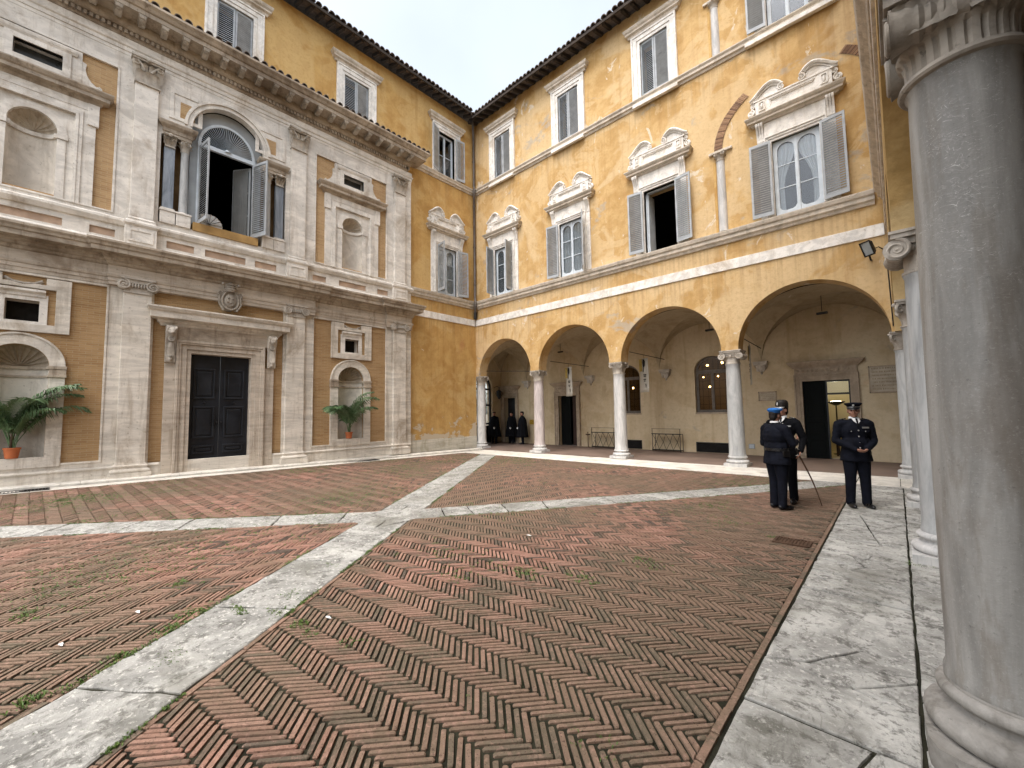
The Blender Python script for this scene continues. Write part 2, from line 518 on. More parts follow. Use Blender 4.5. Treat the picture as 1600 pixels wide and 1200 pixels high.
M = {}
M['ochre_b'] = plaster('ochre_plaster_weathered', (.455, .280, .108), (.575, .385, .175), (.65, .495, .295), .66, .78, .62, 3.)
M['ochre_a'] = plaster('ochre_plaster', (.45, .258, .085), (.555, .350, .128), (.60, .415, .185), .55, .0, .12, 21., True)
M['ochre_c'] = plaster('ochre_plaster_side', (.40, .25, .09), (.54, .36, .15), (.60, .46, .25), .45, .25, .2, 41.)
M['beige'] = plaster('loggia_plaster', (.50, .39, .245), (.59, .475, .31), (.63, .525, .365), .6, .1, .15, 63.)
M['brownwall'] = plaster('darkened_brown_plaster', (.19, .14, .085), (.25, .19, .12), (.27, .21, .14), .3, .0, .0, 77.)  # unseen right-hand loggia, coloured dark to dim the near column's inner side
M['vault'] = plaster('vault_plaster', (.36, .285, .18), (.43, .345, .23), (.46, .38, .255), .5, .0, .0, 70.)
M['trav'] = stone('travertine', (.71, .665, .60), (.37, .30, .225), .46, .2, (.8, .8, 1.7))
M['trav_low'] = stone('travertine_layered', (.65, .595, .515), (.30, .235, .165), .52, .4, (.5, .5, 3.2))
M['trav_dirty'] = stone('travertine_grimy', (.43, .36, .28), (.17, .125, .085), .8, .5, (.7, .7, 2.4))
M['trav_mid'] = stone('travertine_brown_shaded', (.50, .43, .35), (.24, .185, .13), .6, .45, (.5, .5, 3.2))  # brown door stone; on the lower architrave it carries the cornice's shade
M['niche'] = stone('niche_render', (.60, .545, .47), (.36, .30, .23), .5, .2, (1, 1, 1.))
M['white'] = stone('white_stone_trim', (.76, .725, .67), (.46, .37, .265), .40, .2, (2, 2, 2))
M['base_stone'] = stone('base_stone', (.52, .48, .40), (.30, .265, .18), .55, .4)
M['kerb'] = stone('kerb_stone', (.66, .62, .55), (.32, .28, .21), .3, .2, (1, 1, 1))
M['brick'] = brickwall('thin_ochre_brick')
M['brick_low'] = brickwall('thin_brown_brick', .84)
M['pave'] = pavebrick('paving_brick')
M['slab'] = slabstone('travertine_slab')
M['slab_path'] = slabstone('greyed_path_slab', (.20, .195, .178), (.44, .43, .395))
M['granite'] = granite('granite_shaft')
M['col_w'] = marblecol('pale_marble_shaft', (.62, .60, .57), (.40, .395, .385))
M['col_p'] = marblecol('pinkish_marble_shaft', (.60, .53, .50), (.40, .345, .33))
M['col_g'] = marblecol('grey_marble_shaft', (.50, .50, .485), (.33, .335, .33))
M['col_blue'] = marblecol('blue_grey_marble', (.30, .335, .38), (.17, .195, .23))
M['cap'] = stone('carved_capital_stone', (.50, .45, .385), (.20, .165, .125), .7, .2, (2, 2, 2))
M['cap_dark'] = stone('carved_grimy_stone', (.31, .27, .22), (.12, .10, .08), .55, .2, (2, 2, 2))
M['shutter'] = flat('blue_grey_paint', (.375, .395, .41), .55, .3, 0, .15, 4, .001, (.20, .21, .21))
M['frame_w'] = flat('pale_window_paint', (.56, .61, .65), .5, .3, 0, .1, 4)
M['woodgrey'] = flat('grey_painted_boarding', (.34, .36, .37), .6, .25, 0, .12, 2)
M['curtain'] = flat('white_curtain', (.80, .80, .79), .9, .1, 0, .06, 3)
M['curtain_grey'] = flat('grey_lace_curtain', (.20, .205, .20), .9, .1, 0, .1, 3)
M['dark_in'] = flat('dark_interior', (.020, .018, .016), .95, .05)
M['room'] = flat('room_wall', (.30, .24, .16), .95, .05, 0, .1, 1)
M['glass'] = glassmat('window_glass')
M['glass_in'] = glassmat('loggia_window_glass', (.55, .5, .42), .12)
M['nearbase'] = stone('worn_grey_base', (.33, .31, .28), (.13, .115, .095), .75, .3, (2, 2, 2))
M['cap_near'] = stone('dark_carved_stone', (.34, .30, .25), (.15, .125, .10), .5, .2, (3, 3, 3))
M['door_dark'] = flat('black_painted_door', (.011, .013, .017), .42, .35, 0, .4, 3, .002, (.02, .02, .02))
M['door_green'] = flat('dark_green_door', (.004, .0052, .005), .7, .1, 0, .3, 3)
M['door_brown'] = flat('dark_brown_door', (.030, .014, .010), .5, .3, 0, .3, 3)
M['iron'] = flat('black_iron', (.018, .017, .017), .55, .4, .3, .3, 6)
M['rust'] = flat('rusty_brown_iron', (.085, .05, .032), .8, .2, .1, .35, 8)
M['pipe'] = flat('grey_brown_zinc', (.11, .092, .08), .6, .35, .2, .3, 3)
M['tile'] = flat('weathered_roof_tile', (.155, .125, .105), .9, .15, 0, .35, 6, .004, (.07, .068, .06))
M['wood_dark'] = flat('dark_rafter_wood', (.050, .040, .033), .85, .15, 0, .35, 4)
M['soffit'] = flat('soffit_boards', (.20, .165, .13), .9, .1, 0, .25, 3)
M['earth'] = flat('mossy_joint_earth', (.024, .023, .015), .95, .1, 0, .5, 3, .01, (.040, .052, .022))
M['loggia_floor'] = flat('loggia_cotto_floor', (.175, .125, .098), .7, .3, 0, .22, 1.2, .002, (.12, .09, .075))
M['ground'] = flat('far_ground', (.16, .14, .11), .95, .1, 0, .3, .5)
M['terracotta'] = flat('terracotta', (.46, .14, .055), .8, .2, 0, .15, 6)
M['soil'] = flat('pot_soil', (.03, .022, .016), .95, .05)
M['palm'] = leafmat('palm_leaf', (.055, .115, .050), (.135, .205, .090))
M['weed'] = leafmat('weed_leaf', (.060, .115, .020), (.115, .175, .035))
M['moss'] = leafmat('moss_green', (.045, .07, .018), (.075, .10, .03))
M['navy'] = flat('navy_uniform_cloth', (.0065, .0075, .0125), .85, .12, 0, .3, 9, .003)
M['navy2'] = flat('black_uniform_cloth', (.0045, .0048, .0065), .85, .12, 0, .3, 9, .003)
M['skin'] = flat('skin', (.40, .20, .135), .55, .35, 0, .12, 12)
M['hair'] = flat('dark_hair', (.012, .009, .007), .6, .3, 0, .3, 30)
M['leather'] = flat('black_polished_leather', (.006, .006, .007), .28, .5, 0, .2, 5)
M['silver'] = flat('silver_metal', (.62, .62, .6), .35, .5, .8, .1, 9)
M['whitecloth'] = flat('white_cloth', (.72, .72, .71), .8, .2, 0, .05, 5)
M['blue'] = flat('bright_blue_beret', (.035, .16, .46), .9, .15, 0, .12, 14, .003)
M['red'] = flat('red_band', (.35, .02, .02), .8, .2)
M['plaque'] = stone('marble_plaque', (.50, .43, .33), (.34, .27, .18), .35, .2, (1, 1, 1))
M['plaque_line'] = flat('faded_inscription', (.24, .185, .12), .9, .1)
M['banner'] = flat('grey_white_banner', (.46, .43, .37), .9, .1, 0, .06, 2)
M['banner_y'] = flat('dull_yellow_print', (.40, .29, .09), .9, .1)
M['ink'] = flat('black_print', (.025, .023, .022), .9, .1)
M['yellow'] = flat('yellow_sign', (.50, .31, .04), .7, .2)
M['bulb'] = emit('warm_bulb', (1, .74, .38), 7.2)
M['lamp_on'] = emit('lit_lamp', (1, .86, .52), 14)
M['floodglass'] = flat('floodlight_lens', (.34, .38, .40), .15, .6, .2, .08)
M['paper'] = flat('paper_scrap', (.72, .72, .70), .9, .1)
M['tree'] = leafmat('tree_leaf', (.045, .085, .02), (.09, .14, .04))
M['bark'] = flat('bark', (.09, .065, .045), .95, .1)
# ------------------------------------------------------------------ ground and paving
def struct(o): o['kind'] = 'structure'; return o
g = MB()
g.add([(-400, -400, -.35), (400, -400, -.35), (400, 400, -.35), (-400, 400, -.35)], [(0, 1, 2, 3)])
struct(g.build('ground', M['ground']))

X0, X1, Y1, Y0 = .86, 13.55, -1.42, -15.3
CEN = Vector((8.32, -9.36))
B1a, B1b = Vector((2.25, -1.42)), Vector((12.85, -15.3))
B2a, B2b = Vector((13.25, -1.42)), Vector((3.62, -15.3))
HW1, HW2 = .355, .315

bed = MB()
NX, NY = 30, 34
rows = []
for j in range(NY + 1):
    y = -17.5 + (17.5 + .2) * j / NY
    rows.append([(-.3 + 14.9 * i / NX, y, gz(-.3 + 14.9 * i / NX, y) - .0105) for i in range(NX + 1)])
bed.grid(rows)
paving = struct(bed.build('courtyard_paving', M['earth']))

def clip(poly, n, c):
    """keep n.p >= c"""
    out = []
    for i in range(len(poly)):
        a, b = poly[i], poly[(i + 1) % len(poly)]
        da, db = n.dot(a) - c, n.dot(b) - c
        if da >= 0: out.append(a)
        if (da >= 0) != (db >= 0): out.append(a + (b - a) * (da / (da - db)))
    return out
def area(poly): return abs(sum(poly[i].x * poly[(i + 1) % len(poly)].y - poly[(i + 1) % len(poly)].x * poly[i].y for i in range(len(poly)))) / 2

class Pave:
    def __init__(s): s.v, s.f, s.t = [], [], []
def brick_geo(poly, zt, near, rng, tint):
    n = len(poly); c = sum(poly, Vector((0, 0))) / n
    base = gz(c.x, c.y)
    tx, ty = rng.uniform(-.012, .012), rng.uniform(-.012, .012)
    def P(q, z): return (q.x, q.y, base + z + (q.x - c.x) * tx + (q.y - c.y) * ty)
    vs = []; fs = []
    if near:
        ins = []
        for q in poly:
            d = (c - q); L = d.length
            ins.append(q + d * min(.4, rng.uniform(.004, .009) / max(L, .01)))
        vs = [P(q, zt) for q in ins] + [P(q, zt - .005) for q in poly] + [P(q, -.03) for q in poly]
        fs = [tuple(range(n))] + [(i, n + i, n + (i + 1) % n, (i + 1) % n) for i in range(n)] + [(n + i, 2 * n + i, 2 * n + (i + 1) % n, n + (i + 1) % n) for i in range(n)]
    else:
        vs = [P(q, zt) for q in poly] + [P(q, -.03) for q in poly]
        fs = [tuple(range(n))] + [(i, n + i, n + (i + 1) % n, (i + 1) % n) for i in range(n)]
    return vs, fs
bricks = []      # (distance, verts, faces, tint)
BW, BL, JT = .0400, .240, .0128
rng = random.Random(11)
def halfplane(p, q, ref, off):
    """half plane bounded by line p-q shifted by off towards ref"""
    d = (q - p).normalized(); n = Vector((-d.y, d.x))
    if n.dot(ref - p) < 0: n = -n
    return n, n.dot(p) + off
EDGE = .047
QUADS = [('E', Vector((12.8, -9)), 0), ('W', Vector((2, -9)), 0), ('N', Vector((8, -3)), 1), ('S', Vector((8, -14)), 1)]
def band_sides(ref):
    # nearer half lines bounding this quadrant
    h1 = halfplane(CEN, B1a if (ref - B1a).length < (ref - B1b).length or ref.y > -5 else B1b, ref, HW1)
    return h1
QB = {'E': ((B2a, HW2), (B1b, HW1)), 'W': ((B1a, HW1), (B2b, HW2)), 'N': ((B1a, HW1), (B2a, HW2)), 'S': ((B1b, HW1), (B2b, HW2))}
FIELD = [(Vector((1, 0)), X0), (Vector((-1, 0)), -X1), (Vector((0, -1)), -Y1), (Vector((0, 1)), Y0)]
def emit_brick(poly, hps, rng, tint=None):
    for n_, c_ in hps:
        poly = clip(poly, n_, c_)
        if len(poly) < 3: return
    if area(poly) < .0006: return
    c = sum(poly, Vector((0, 0))) / len(poly)
    dist = math.hypot(c.x - CAM.x, c.y - CAM.y)
    sink = mnoise.noise(Vector((c.x * .8, c.y * .8, 3.))) * .004
    zt = sink + rng.gauss(0, .0016)
    if rng.random() < .04: zt -= rng.uniform(.001, .004)
    tint = rng.random() if tint is None else tint
    vs, fs = brick_geo(poly, zt, dist < 9, rng, tint)
    bricks.append((dist, vs, fs, tint, c))
for qn, ref, ax in QUADS:
    (e1, w1), (e2, w2) = QB[qn]
    hp_band = [halfplane(CEN, e1, ref, w1), halfplane(CEN, e2, ref, w2)]
    hps = [(n_, c_ + EDGE) for n_, c_ in hp_band] + [(n_, c_ + EDGE) for n_, c_ in FIELD]
    ang = (-pi / 4 if ax == 0 else pi / 4) + rad({'E': 3., 'W': 2., 'N': 0., 'S': 1.}[qn])
    ca, sa = math.cos(ang), math.sin(ang)
    ex, ey = (.91, 1.07) if qn == 'E' else (1., 1.)      # the laid courses are not quite square in this quarter
    def tw(p): return Vector((ca * p[0] * ex - sa * p[1] * ey + 7.0, sa * p[0] * ex + ca * p[1] * ey - 8.3))
    w_, L_ = BW, BL
    kmax = int(13 / (L_ * 1.414)) * 2 + 4
    imax = int(12 / (w_ * 1.414)) + 6
    for k in range(-kmax, kmax + 1):
        for i in range(-imax * 2, imax * 2 + 1):
            ox, oy = i * w_ + k * (L_ + w_), i * w_ - k * (L_ - w_)
            for kind in (0, 1):
                x, y, sx, sy = (ox, oy, L_, w_) if kind == 0 else (ox + L_, oy - (L_ - w_), w_, L_)
                c = tw((x + sx / 2, y + sy / 2))
                if not (X0 < c.x < X1 and Y0 < c.y < Y1): continue
                if any(n_.dot(c) < c_ - .12 for n_, c_ in hps): continue
                j = JT / 2
                sh = rng.uniform(-.004, .004); e = rng.uniform(0, .004)
                a, b = (sx / 2 - j - (e if kind == 0 else 0), sy / 2 - j - (e * .4 if kind == 0 else 0)) if kind == 0 else (sx / 2 - j - e * .4, sy / 2 - j - e)
                mx, my = x + sx / 2 + (sh if kind == 0 else 0), y + sy / 2 + (sh if kind == 1 else 0)
                r_ = rng.gauss(0, .010); cr_, sr_ = math.cos(r_), math.sin(r_)
                if (c.x - CAM.x) ** 2 + (c.y - CAM.y) ** 2 < 36:      # worn, rounded corners where one can see them
                    k1, k2, k3, k4 = (rng.uniform(.003, .009) for _ in range(4))
                    cor = ((-a + k1, -b), (a - k2, -b), (a, -b + k2 * .8), (a, b - k3 * .8), (a - k3, b), (-a + k4, b), (-a, b - k4 * .8), (-a, -b + k1 * .8))
                else: cor = ((-a, -b), (a, -b), (a, b), (-a, b))
                poly = [tw((mx + cr_ * p - sr_ * q, my + sr_ * p + cr_ * q)) for p, q in cor]
                emit_brick(poly, hps, rng)
    # edge course along bands and field border
    segs = []
    for (e, w_) in QB[qn]:
        n_, c_ = halfplane(CEN, e, ref, w_)
        d = (e - CEN).normalized()
        segs.append((CEN + n_ * (w_ + EDGE / 2), d, (e - CEN).length, n_, [h for h in hp_band] + FIELD))
    if qn == 'E': segs.append((Vector((X1 - EDGE / 2, Y1)), Vector((0, -1)), Y1 - Y0, Vector((-1, 0)), hp_band + FIELD))
    if qn == 'W': segs.append((Vector((X0 + EDGE / 2, Y1)), Vector((0, -1)), Y1 - Y0, Vector((1, 0)), hp_band + FIELD))
    if qn == 'N': segs.append((Vector((X0, Y1 - EDGE / 2)), Vector((1, 0)), X1 - X0, Vector((0, -1)), hp_band + FIELD))
    for p0, d, L, n_, hp in segs:
        t = 0
        while t < L:
            l = rng.uniform(.21, .25)
            a = p0 + d * (t + .004); b = p0 + d * (t + l - .004); h = n_ * (EDGE / 2 - .004)
            emit_brick([a - h, b - h, b + h, a + h], hp, rng)
            t += l
vis = [b for b in bricks if in_frame((b[4].x, b[4].y, 0), -8)]
vis.sort(key=lambda b: b[0])
single = set(id(b) for b in vis[:300])
def tint_mesh(name, vs, fs, tints):
    me = bpy.data.meshes.new(name); me.from_pydata(vs, [], fs)
    at = me.attributes.new('tint', 'FLOAT', 'POINT'); at.data.foreach_set('value', tints)
    me.materials.append(M['pave']); return me
av, af, atn = [], [], []
for b in bricks:
    if id(b) in single:
        o = bpy.data.objects.new('brick', tint_mesh('brick', [(v[0] - b[4].x, v[1] - b[4].y, v[2]) for v in b[1]], b[2], [b[3]] * len(b[1])))
        o.location = (b[4].x, b[4].y, 0)
        link(o, paving)
    else:
        k = len(av); av += b[1]; af += [tuple(i + k for i in f) for f in b[2]]; atn += [b[3]] * len(b[1])
o = bpy.data.objects.new('herringbone_bricks', tint_mesh('herringbone_bricks', av, af, atn))
link(o, paving); o['kind'] = 'stuff'

# stone paths: every slab its own piece
stone_paths = bpy.data.objects.new('stone_paths', None); COL.objects.link(stone_paths); struct(stone_paths)
def slab(poly, top=.004, parent=None, mat=None, rough=.006, name='slab', inset=.006, rng=rng, z=None):
    # densify and roughen the outline
    pts = []
    for i in range(len(poly)):
        a, b = poly[i], poly[(i + 1) % len(poly)]
        L = (b - a).length; k = max(1, int(L / .12))
        for j in range(k):
            q = a + (b - a) * (j / k)
            pts.append(q + Vector((rng.uniform(-rough, rough), rng.uniform(-rough, rough))))
    c = sum(pts, Vector((0, 0))) / len(pts)
    n = len(pts); zz = (lambda q: gz(q.x, q.y)) if z is None else (lambda q: z)
    inner = [q + (c - q) * min(.3, (inset + rng.uniform(0, inset)) / max(.02, (c - q).length)) for q in pts]
    top += rng.uniform(-.002, .002)
    vs = [(q.x, q.y, zz(q) + top) for q in inner] + [(q.x, q.y, zz(q) + top - .007) for q in pts] + [(q.x, q.y, zz(q) - .05) for q in pts]
    cz = (c.x, c.y, zz(c) + top)
    vs = [(v[0] - c.x, v[1] - c.y, v[2]) for v in vs]
    tris = tessellate_polygon([[Vector((v[0], v[1], 0)) for v in vs[:n]]])
    fs = [tuple(t) for t in tris] + [(i, n + i, n + (i + 1) % n, (i + 1) % n) for i in range(n)] + [(n + i, 2 * n + i, 2 * n + (i + 1) % n, n + (i + 1) % n) for i in range(n)]
    me = bpy.data.meshes.new(name); me.from_pydata(vs, [], fs); me.materials.append(mat or M['slab'])
    bm = bmesh.new(); bm.from_mesh(me); bmesh.ops.recalc_face_normals(bm, faces=bm.faces); bm.to_mesh(me); bm.free()
    o = bpy.data.objects.new(name, me); o.location = (c.x, c.y, 0)
    link(o, parent or stone_paths); return o
FIELD_S = [(Vector((1, 0)), X0), (Vector((-1, 0)), -X1), (Vector((0, -1)), -Y1), (Vector((0, 1)), Y0 - .5)]
def path_slabs(e, hw, start, lens):
    d = (e - CEN).normalized(); n_ = Vector((-d.y, d.x)); L = (e - CEN).length; t = start; k = 0; sk = 0
    while t < L + .6:
        l = lens[k % len(lens)] * rng.uniform(.9, 1.1); k += 1
        s0, sk = sk, rng.uniform(-.05, .05)
        a, b = CEN + d * (t + .010), CEN + d * (t + l - .010)
        poly = [a - n_ * (hw - .006) - d * s0, b - n_ * (hw - .006) - d * sk, b + n_ * (hw - .006) + d * sk, a + n_ * (hw - .006) + d * s0]
        for h in FIELD_S:
            poly = clip(poly, *h)
            if len(poly) < 3: break
        if len(poly) >= 3 and area(poly) > .01: slab(poly, rough=.011, inset=.008, mat=M['slab_path'])
        t += l
path_slabs(B1a, HW1, .72, [1.3, .8, 1.5, 1.1]); path_slabs(B1b, HW1, .72, [.62, .66, 1.05, 1.15])
path_slabs(B2a, HW2, .78, [.5, .62, .7, 1.15, .55, .7, 1.1]); path_slabs(B2b, HW2, .78, [.9, 1.2, .8, 1.0])
# crossing: four stones and a small centre stone
d1, d2 = (B1b - B1a).normalized(), (B2a - B2b).normalized()
qa = [CEN - d1 * .72, CEN + d2 * .78, CEN + d1 * .72, CEN - d2 * .78]
cc = [CEN + (q - CEN) * .42 for q in qa]
for i in range(4):
    slab([cc[i], qa[i] + (qa[(i + 1) % 4] - qa[i]) * .0, qa[i] + (qa[(i + 1) % 4] - qa[i]) * .98, cc[(i + 1) % 4] + (cc[i] - cc[(i + 1) % 4]) * .03], rough=.009, mat=M['slab_path'])
slab([q - (q - CEN) * .04 for q in cc], mat=M['slab_path'])
nrm1, nrm2 = Vector((-d1.y, d1.x)), Vector((-d2.y, d2.x))
for e, hw, s_ in ((B1a, HW1, .72), (B1b, HW1, .72), (B2a, HW2, .78), (B2b, HW2, .78)):
    d = (e - CEN).normalized(); n_ = Vector((-d.y, d.x)); tip = CEN + d * (s_ - .02)
    for sg in (-1, 1):
        poly = [tip, CEN + d * s_ + n_ * sg * (hw - .008), CEN + n_ * sg * (hw - .008) * 1.0 + d * (hw * 1.02)]
        slab(poly, rough=.004, mat=M['slab_path'])

# stone strips along the walls
def strip_slabs(x0, x1, y0, y1, axis, lens, top=.004, mat=None, z=None, name='slab'):
    t = 0; L = (x1 - x0) if axis == 0 else (y1 - y0); k = 0
    while t < L - .05:
        l = min(lens[k % len(lens)] * rng.uniform(.85, 1.15), L - t); k += 1
        if axis == 0: poly = [Vector((x0 + t + .004, y0)), Vector((x0 + t + l - .004, y0)), Vector((x0 + t + l - .004, y1)), Vector((x0 + t + .004, y1))]
        else: poly = [Vector((x0, y0 + t + .004)), Vector((x1, y0 + t + .004)), Vector((x1, y0 + t + l - .004)), Vector((x0, y0 + t + l - .004))]
        slab(poly, top, mat=mat, rough=.003, z=z, name=name)
        t += l
strip_slabs(.86, 13.55, -1.40, .12, 0, [1.9, 1.5, 2.3], .010, M['kerb'])
strip_slabs(.455, .84, -15.3, -.02, 1, [1.7, 2.2, 1.4], .008, M['kerb'])
strip_slabs(-.2, .84, -.015, .5, 0, [1.3], .010, M['kerb'])

# cracked slabs of the right-hand walk
def crack(poly, depth, rng, amin=.10):
    if depth == 0 or area(poly) < amin: return [poly]
    c = sum(poly, Vector((0, 0))) / len(poly)
    c += Vector((rng.uniform(-.08, .08), rng.uniform(-.1, .1)))
    a = rng.gauss(.25, .55) if rng.random() < .7 else rng.uniform(0, pi)
    n_ = Vector((-math.sin(a), math.cos(a))); k = n_.dot(c)
    p, q = clip(poly, n_, k), clip(poly, -n_, -k)
    r = []
    for s_ in (p, q):
        if len(s_) >= 3: r += crack(s_, depth - 1, rng, amin) if rng.random() < .85 else [s_]
    return r
crng = random.Random(5)
for (xa, xb) in ((13.562, 14.301), (14.306, 15.02)):
    y = -17.0
    k = 0
    while y < -1.44:
        l = crng.uniform(1.2, 2.1)
        y2 = min(y + l, -1.44)
        poly = [Vector((xa, y + .005)), Vector((xb, y + .005)), Vector((xb, y2 - .005)), Vector((xa, y2 - .005))]
        mid = (y + y2) / 2
        dep = 4 if (-10.6 < mid < -6.0 and xa < 14) else (3 if crng.random() < .6 else 1)
        for pc in crack(poly, dep, crng, .06):
            c = sum(pc, Vector((0, 0))) / len(pc)
            pc2 = pc; gp = crng.uniform(.0045, .0085)
            for q0, q1 in zip(pc, pc[1:] + pc[:1]):      # convex piece: pull every edge in by half a crack
                if (q1 - q0).length < .004: continue
                nn, cc_ = halfplane(q0, q1, c, gp); pc2 = clip(pc2, nn, cc_)
                if len(pc2) < 3: break
            if len(pc2) < 3 or area(pc2) < .002: continue
            slab(pc2, .006 + crng.uniform(-.004, .004), rough=.0045, inset=.004, rng=crng)
        y = y2
strip_slabs(13.56, 15.02, -1.425, .12, 0, [.8, .7], .008, M['kerb'])

# loggia floors
lf = MB(); lf.box(-1.8, 18.6, .135, 3.7, -.2, .006)
struct(lf.build('loggia_floor', M['loggia_floor']))
lf = MB(); lf.box(15.035, 18.6, -17.2, .125, -.2, .006)
struct(lf.build('loggia_floor', M['loggia_floor']))

# weeds in the joints
wd = MB(); wr = random.Random(3)
def tuft(x, y, n, h, spread, z=None):
    z0 = (gz(x, y) if z is None else z) - .004
    for _ in range(n):
        a = wr.uniform(0, 2 * pi); r = wr.uniform(0, spread); bx, by = x + math.cos(a) * r, y + math.sin(a) * r
        a = wr.uniform(0, 2 * pi); l = h * wr.uniform(.5, 1.2); wv = l * .22
        tx, ty = math.cos(a) * l * .8, math.sin(a) * l * .8
        px, py = -math.sin(a) * wv, math.cos(a) * wv
        wd.add([(bx - px * .4, by - py * .4, z0), (bx + px * .4, by + py * .4, z0), (bx + tx * .6 + px, by + ty * .6 + py, z0 + l * .7), (bx + tx, by + ty, z0 + l * .75), (bx + tx * .6 - px, by + ty * .6 - py, z0 + l * .7)], [(0, 1, 2, 3, 4)])
for _ in range(42000):
    x, y = wr.uniform(X0, X1), wr.uniform(-15, Y1)
    v = mnoise.noise(Vector((x * .55, y * .55, 1.))) + .5 * mnoise.noise(Vector((x * 2.3, y * 2.3, 5.))) + .35 * mnoise.noise(Vector((x * 7, y * 7, 9.)))
    v += .26 if (x < 6.5 or y < -12 or x - 8.3 < (-9.4 - y) * .6 - .3) else 0
    v -= max(0, (x - 10)) * .05
    if v > .40: tuft(x, y, wr.randint(2, 6), .016 + .010 * max(0, v - .5), .03)
for e, hw in ((B1a, HW1), (B1b, HW1), (B2a, HW2), (B2b, HW2)):
    d = (e - CEN).normalized(); n_ = Vector((-d.y, d.x)); L = (e - CEN).length
    for _ in range(900):
        t = wr.uniform(.7, L); q = CEN + d * t + n_ * wr.choice((-1, 1)) * (hw + wr.uniform(-.01, .02))
        if mnoise.noise(Vector((q.x * 1.7, q.y * 1.7, 7.))) > -.02 and X0 < q.x < X1 and q.y < Y1: tuft(q.x, q.y, wr.randint(4, 10), .018, .022)
for cx_, cy_, n_ in ((11.0, -11.7, 14), (10.62, -12.45, 22), (10.2, -11.55, 24), (9.75, -11.0, 10), (14.33, -6.9, 30), (14.3, -.3, 22), (13.05, -6.8, 18), (11.35, -11.55, 16), (2.6, -13.0, 40), (3.0, -12.9, 40), (2.2, -12.7, 40)):
    for _ in range(n_): tuft(cx_ + wr.gauss(0, .06), cy_ + wr.gauss(0, .05), 6, .017, .025)
for (x, y, n_, sx_, sy_) in ((9.94, -12.21, 46, .05, .07), (10.11, -12.39, 30, .04, .06), (10.20, -11.94, 34, .07, .03), (10.46, -11.75, 22, .05, .03), (10.35, -12.67, 24, .03, .06), (10.56, -13.05, 30, .04, .05), (10.77, -11.69, 20, .04, .04),
                              (11.42, -9.74, 34, .10, .08), (12.22, -8.66, 34, .12, .07), (11.91, -9.49, 30, .12, .08), (9.12, -12.18, 26, .08, .05), (8.94, -13.15, 26, .08, .05), (2.1, -12.9, 70, .35, .25), (2.9, -12.5, 50, .4, .15)):
    for _ in range(n_): tuft(x + wr.gauss(0, sx_), y + wr.gauss(0, sy_), 6, .020, .025)
o = wd.build('weeds', M['weed'], recalc=False)
setp(o, 'small green weeds and moss growing in the paving joints', 'weeds', kind='stuff')
# ------------------------------------------------------------------ ornament helpers (local frame u,d,z)
def volute(mb, u, d, z, R, dep, hand=1, start=pi / 2, turns=1.9, tr=.17, disc=True):
    N = 34; pts = []; rs = []
    for i in range(N + 1):
        t = i / N; r = R * (1 - .86 * t ** .85); a = start + hand * 2 * pi * turns * t
        pts.append((u + r * math.cos(a), d + R * .10 * t, z + r * math.sin(a))); rs.append(R * tr * (1 - .55 * t))
    mb.tube(pts, rs, 6)
    mb.ball((u, d + R * .12, z), R * .16, 8, 6)
    if disc: mb.plate([(u + R * .93 * math.cos(a * pi / 10), z + R * .93 * math.sin(a * pi / 10)) for a in range(20)], [], d - dep, d - R * .04)
def leaf(mb, base, out, wd, h, curl, bend=2.1):
    bu, bd, bz = base; ou, od = out; su, sd_ = -od, ou; rows = []
    n = 8
    for i in range(n + 1):
        t = i / n; a = bend * t
        o = curl * (1 - math.cos(a)); z = h * math.sin(a * .78) / math.sin(min(pi / 2, bend * .78)) if a * .78 < pi / 2 else h * (1 - .35 * (a * .78 - pi / 2))
        wv = wd * (.5 + .5 * math.sin(pi * (.18 + .62 * t))) * (1 + .22 * abs(math.sin(3.3 * pi * t))) * (1 - .75 * max(0, t - .7) / .3)
        row = []
        for c in (-1, -.5, 0, .5, 1):
            oo = o + curl * .12 * (1 - c * c) - abs(c) * curl * .14 * (1 if int(abs(c) * 2) % 2 else .4)
            row.append((bu + ou * oo + su * c * wv / 2, bd + od * oo + sd_ * c * wv / 2, bz + z))
        rows.append(row)
    mb.grid(rows)
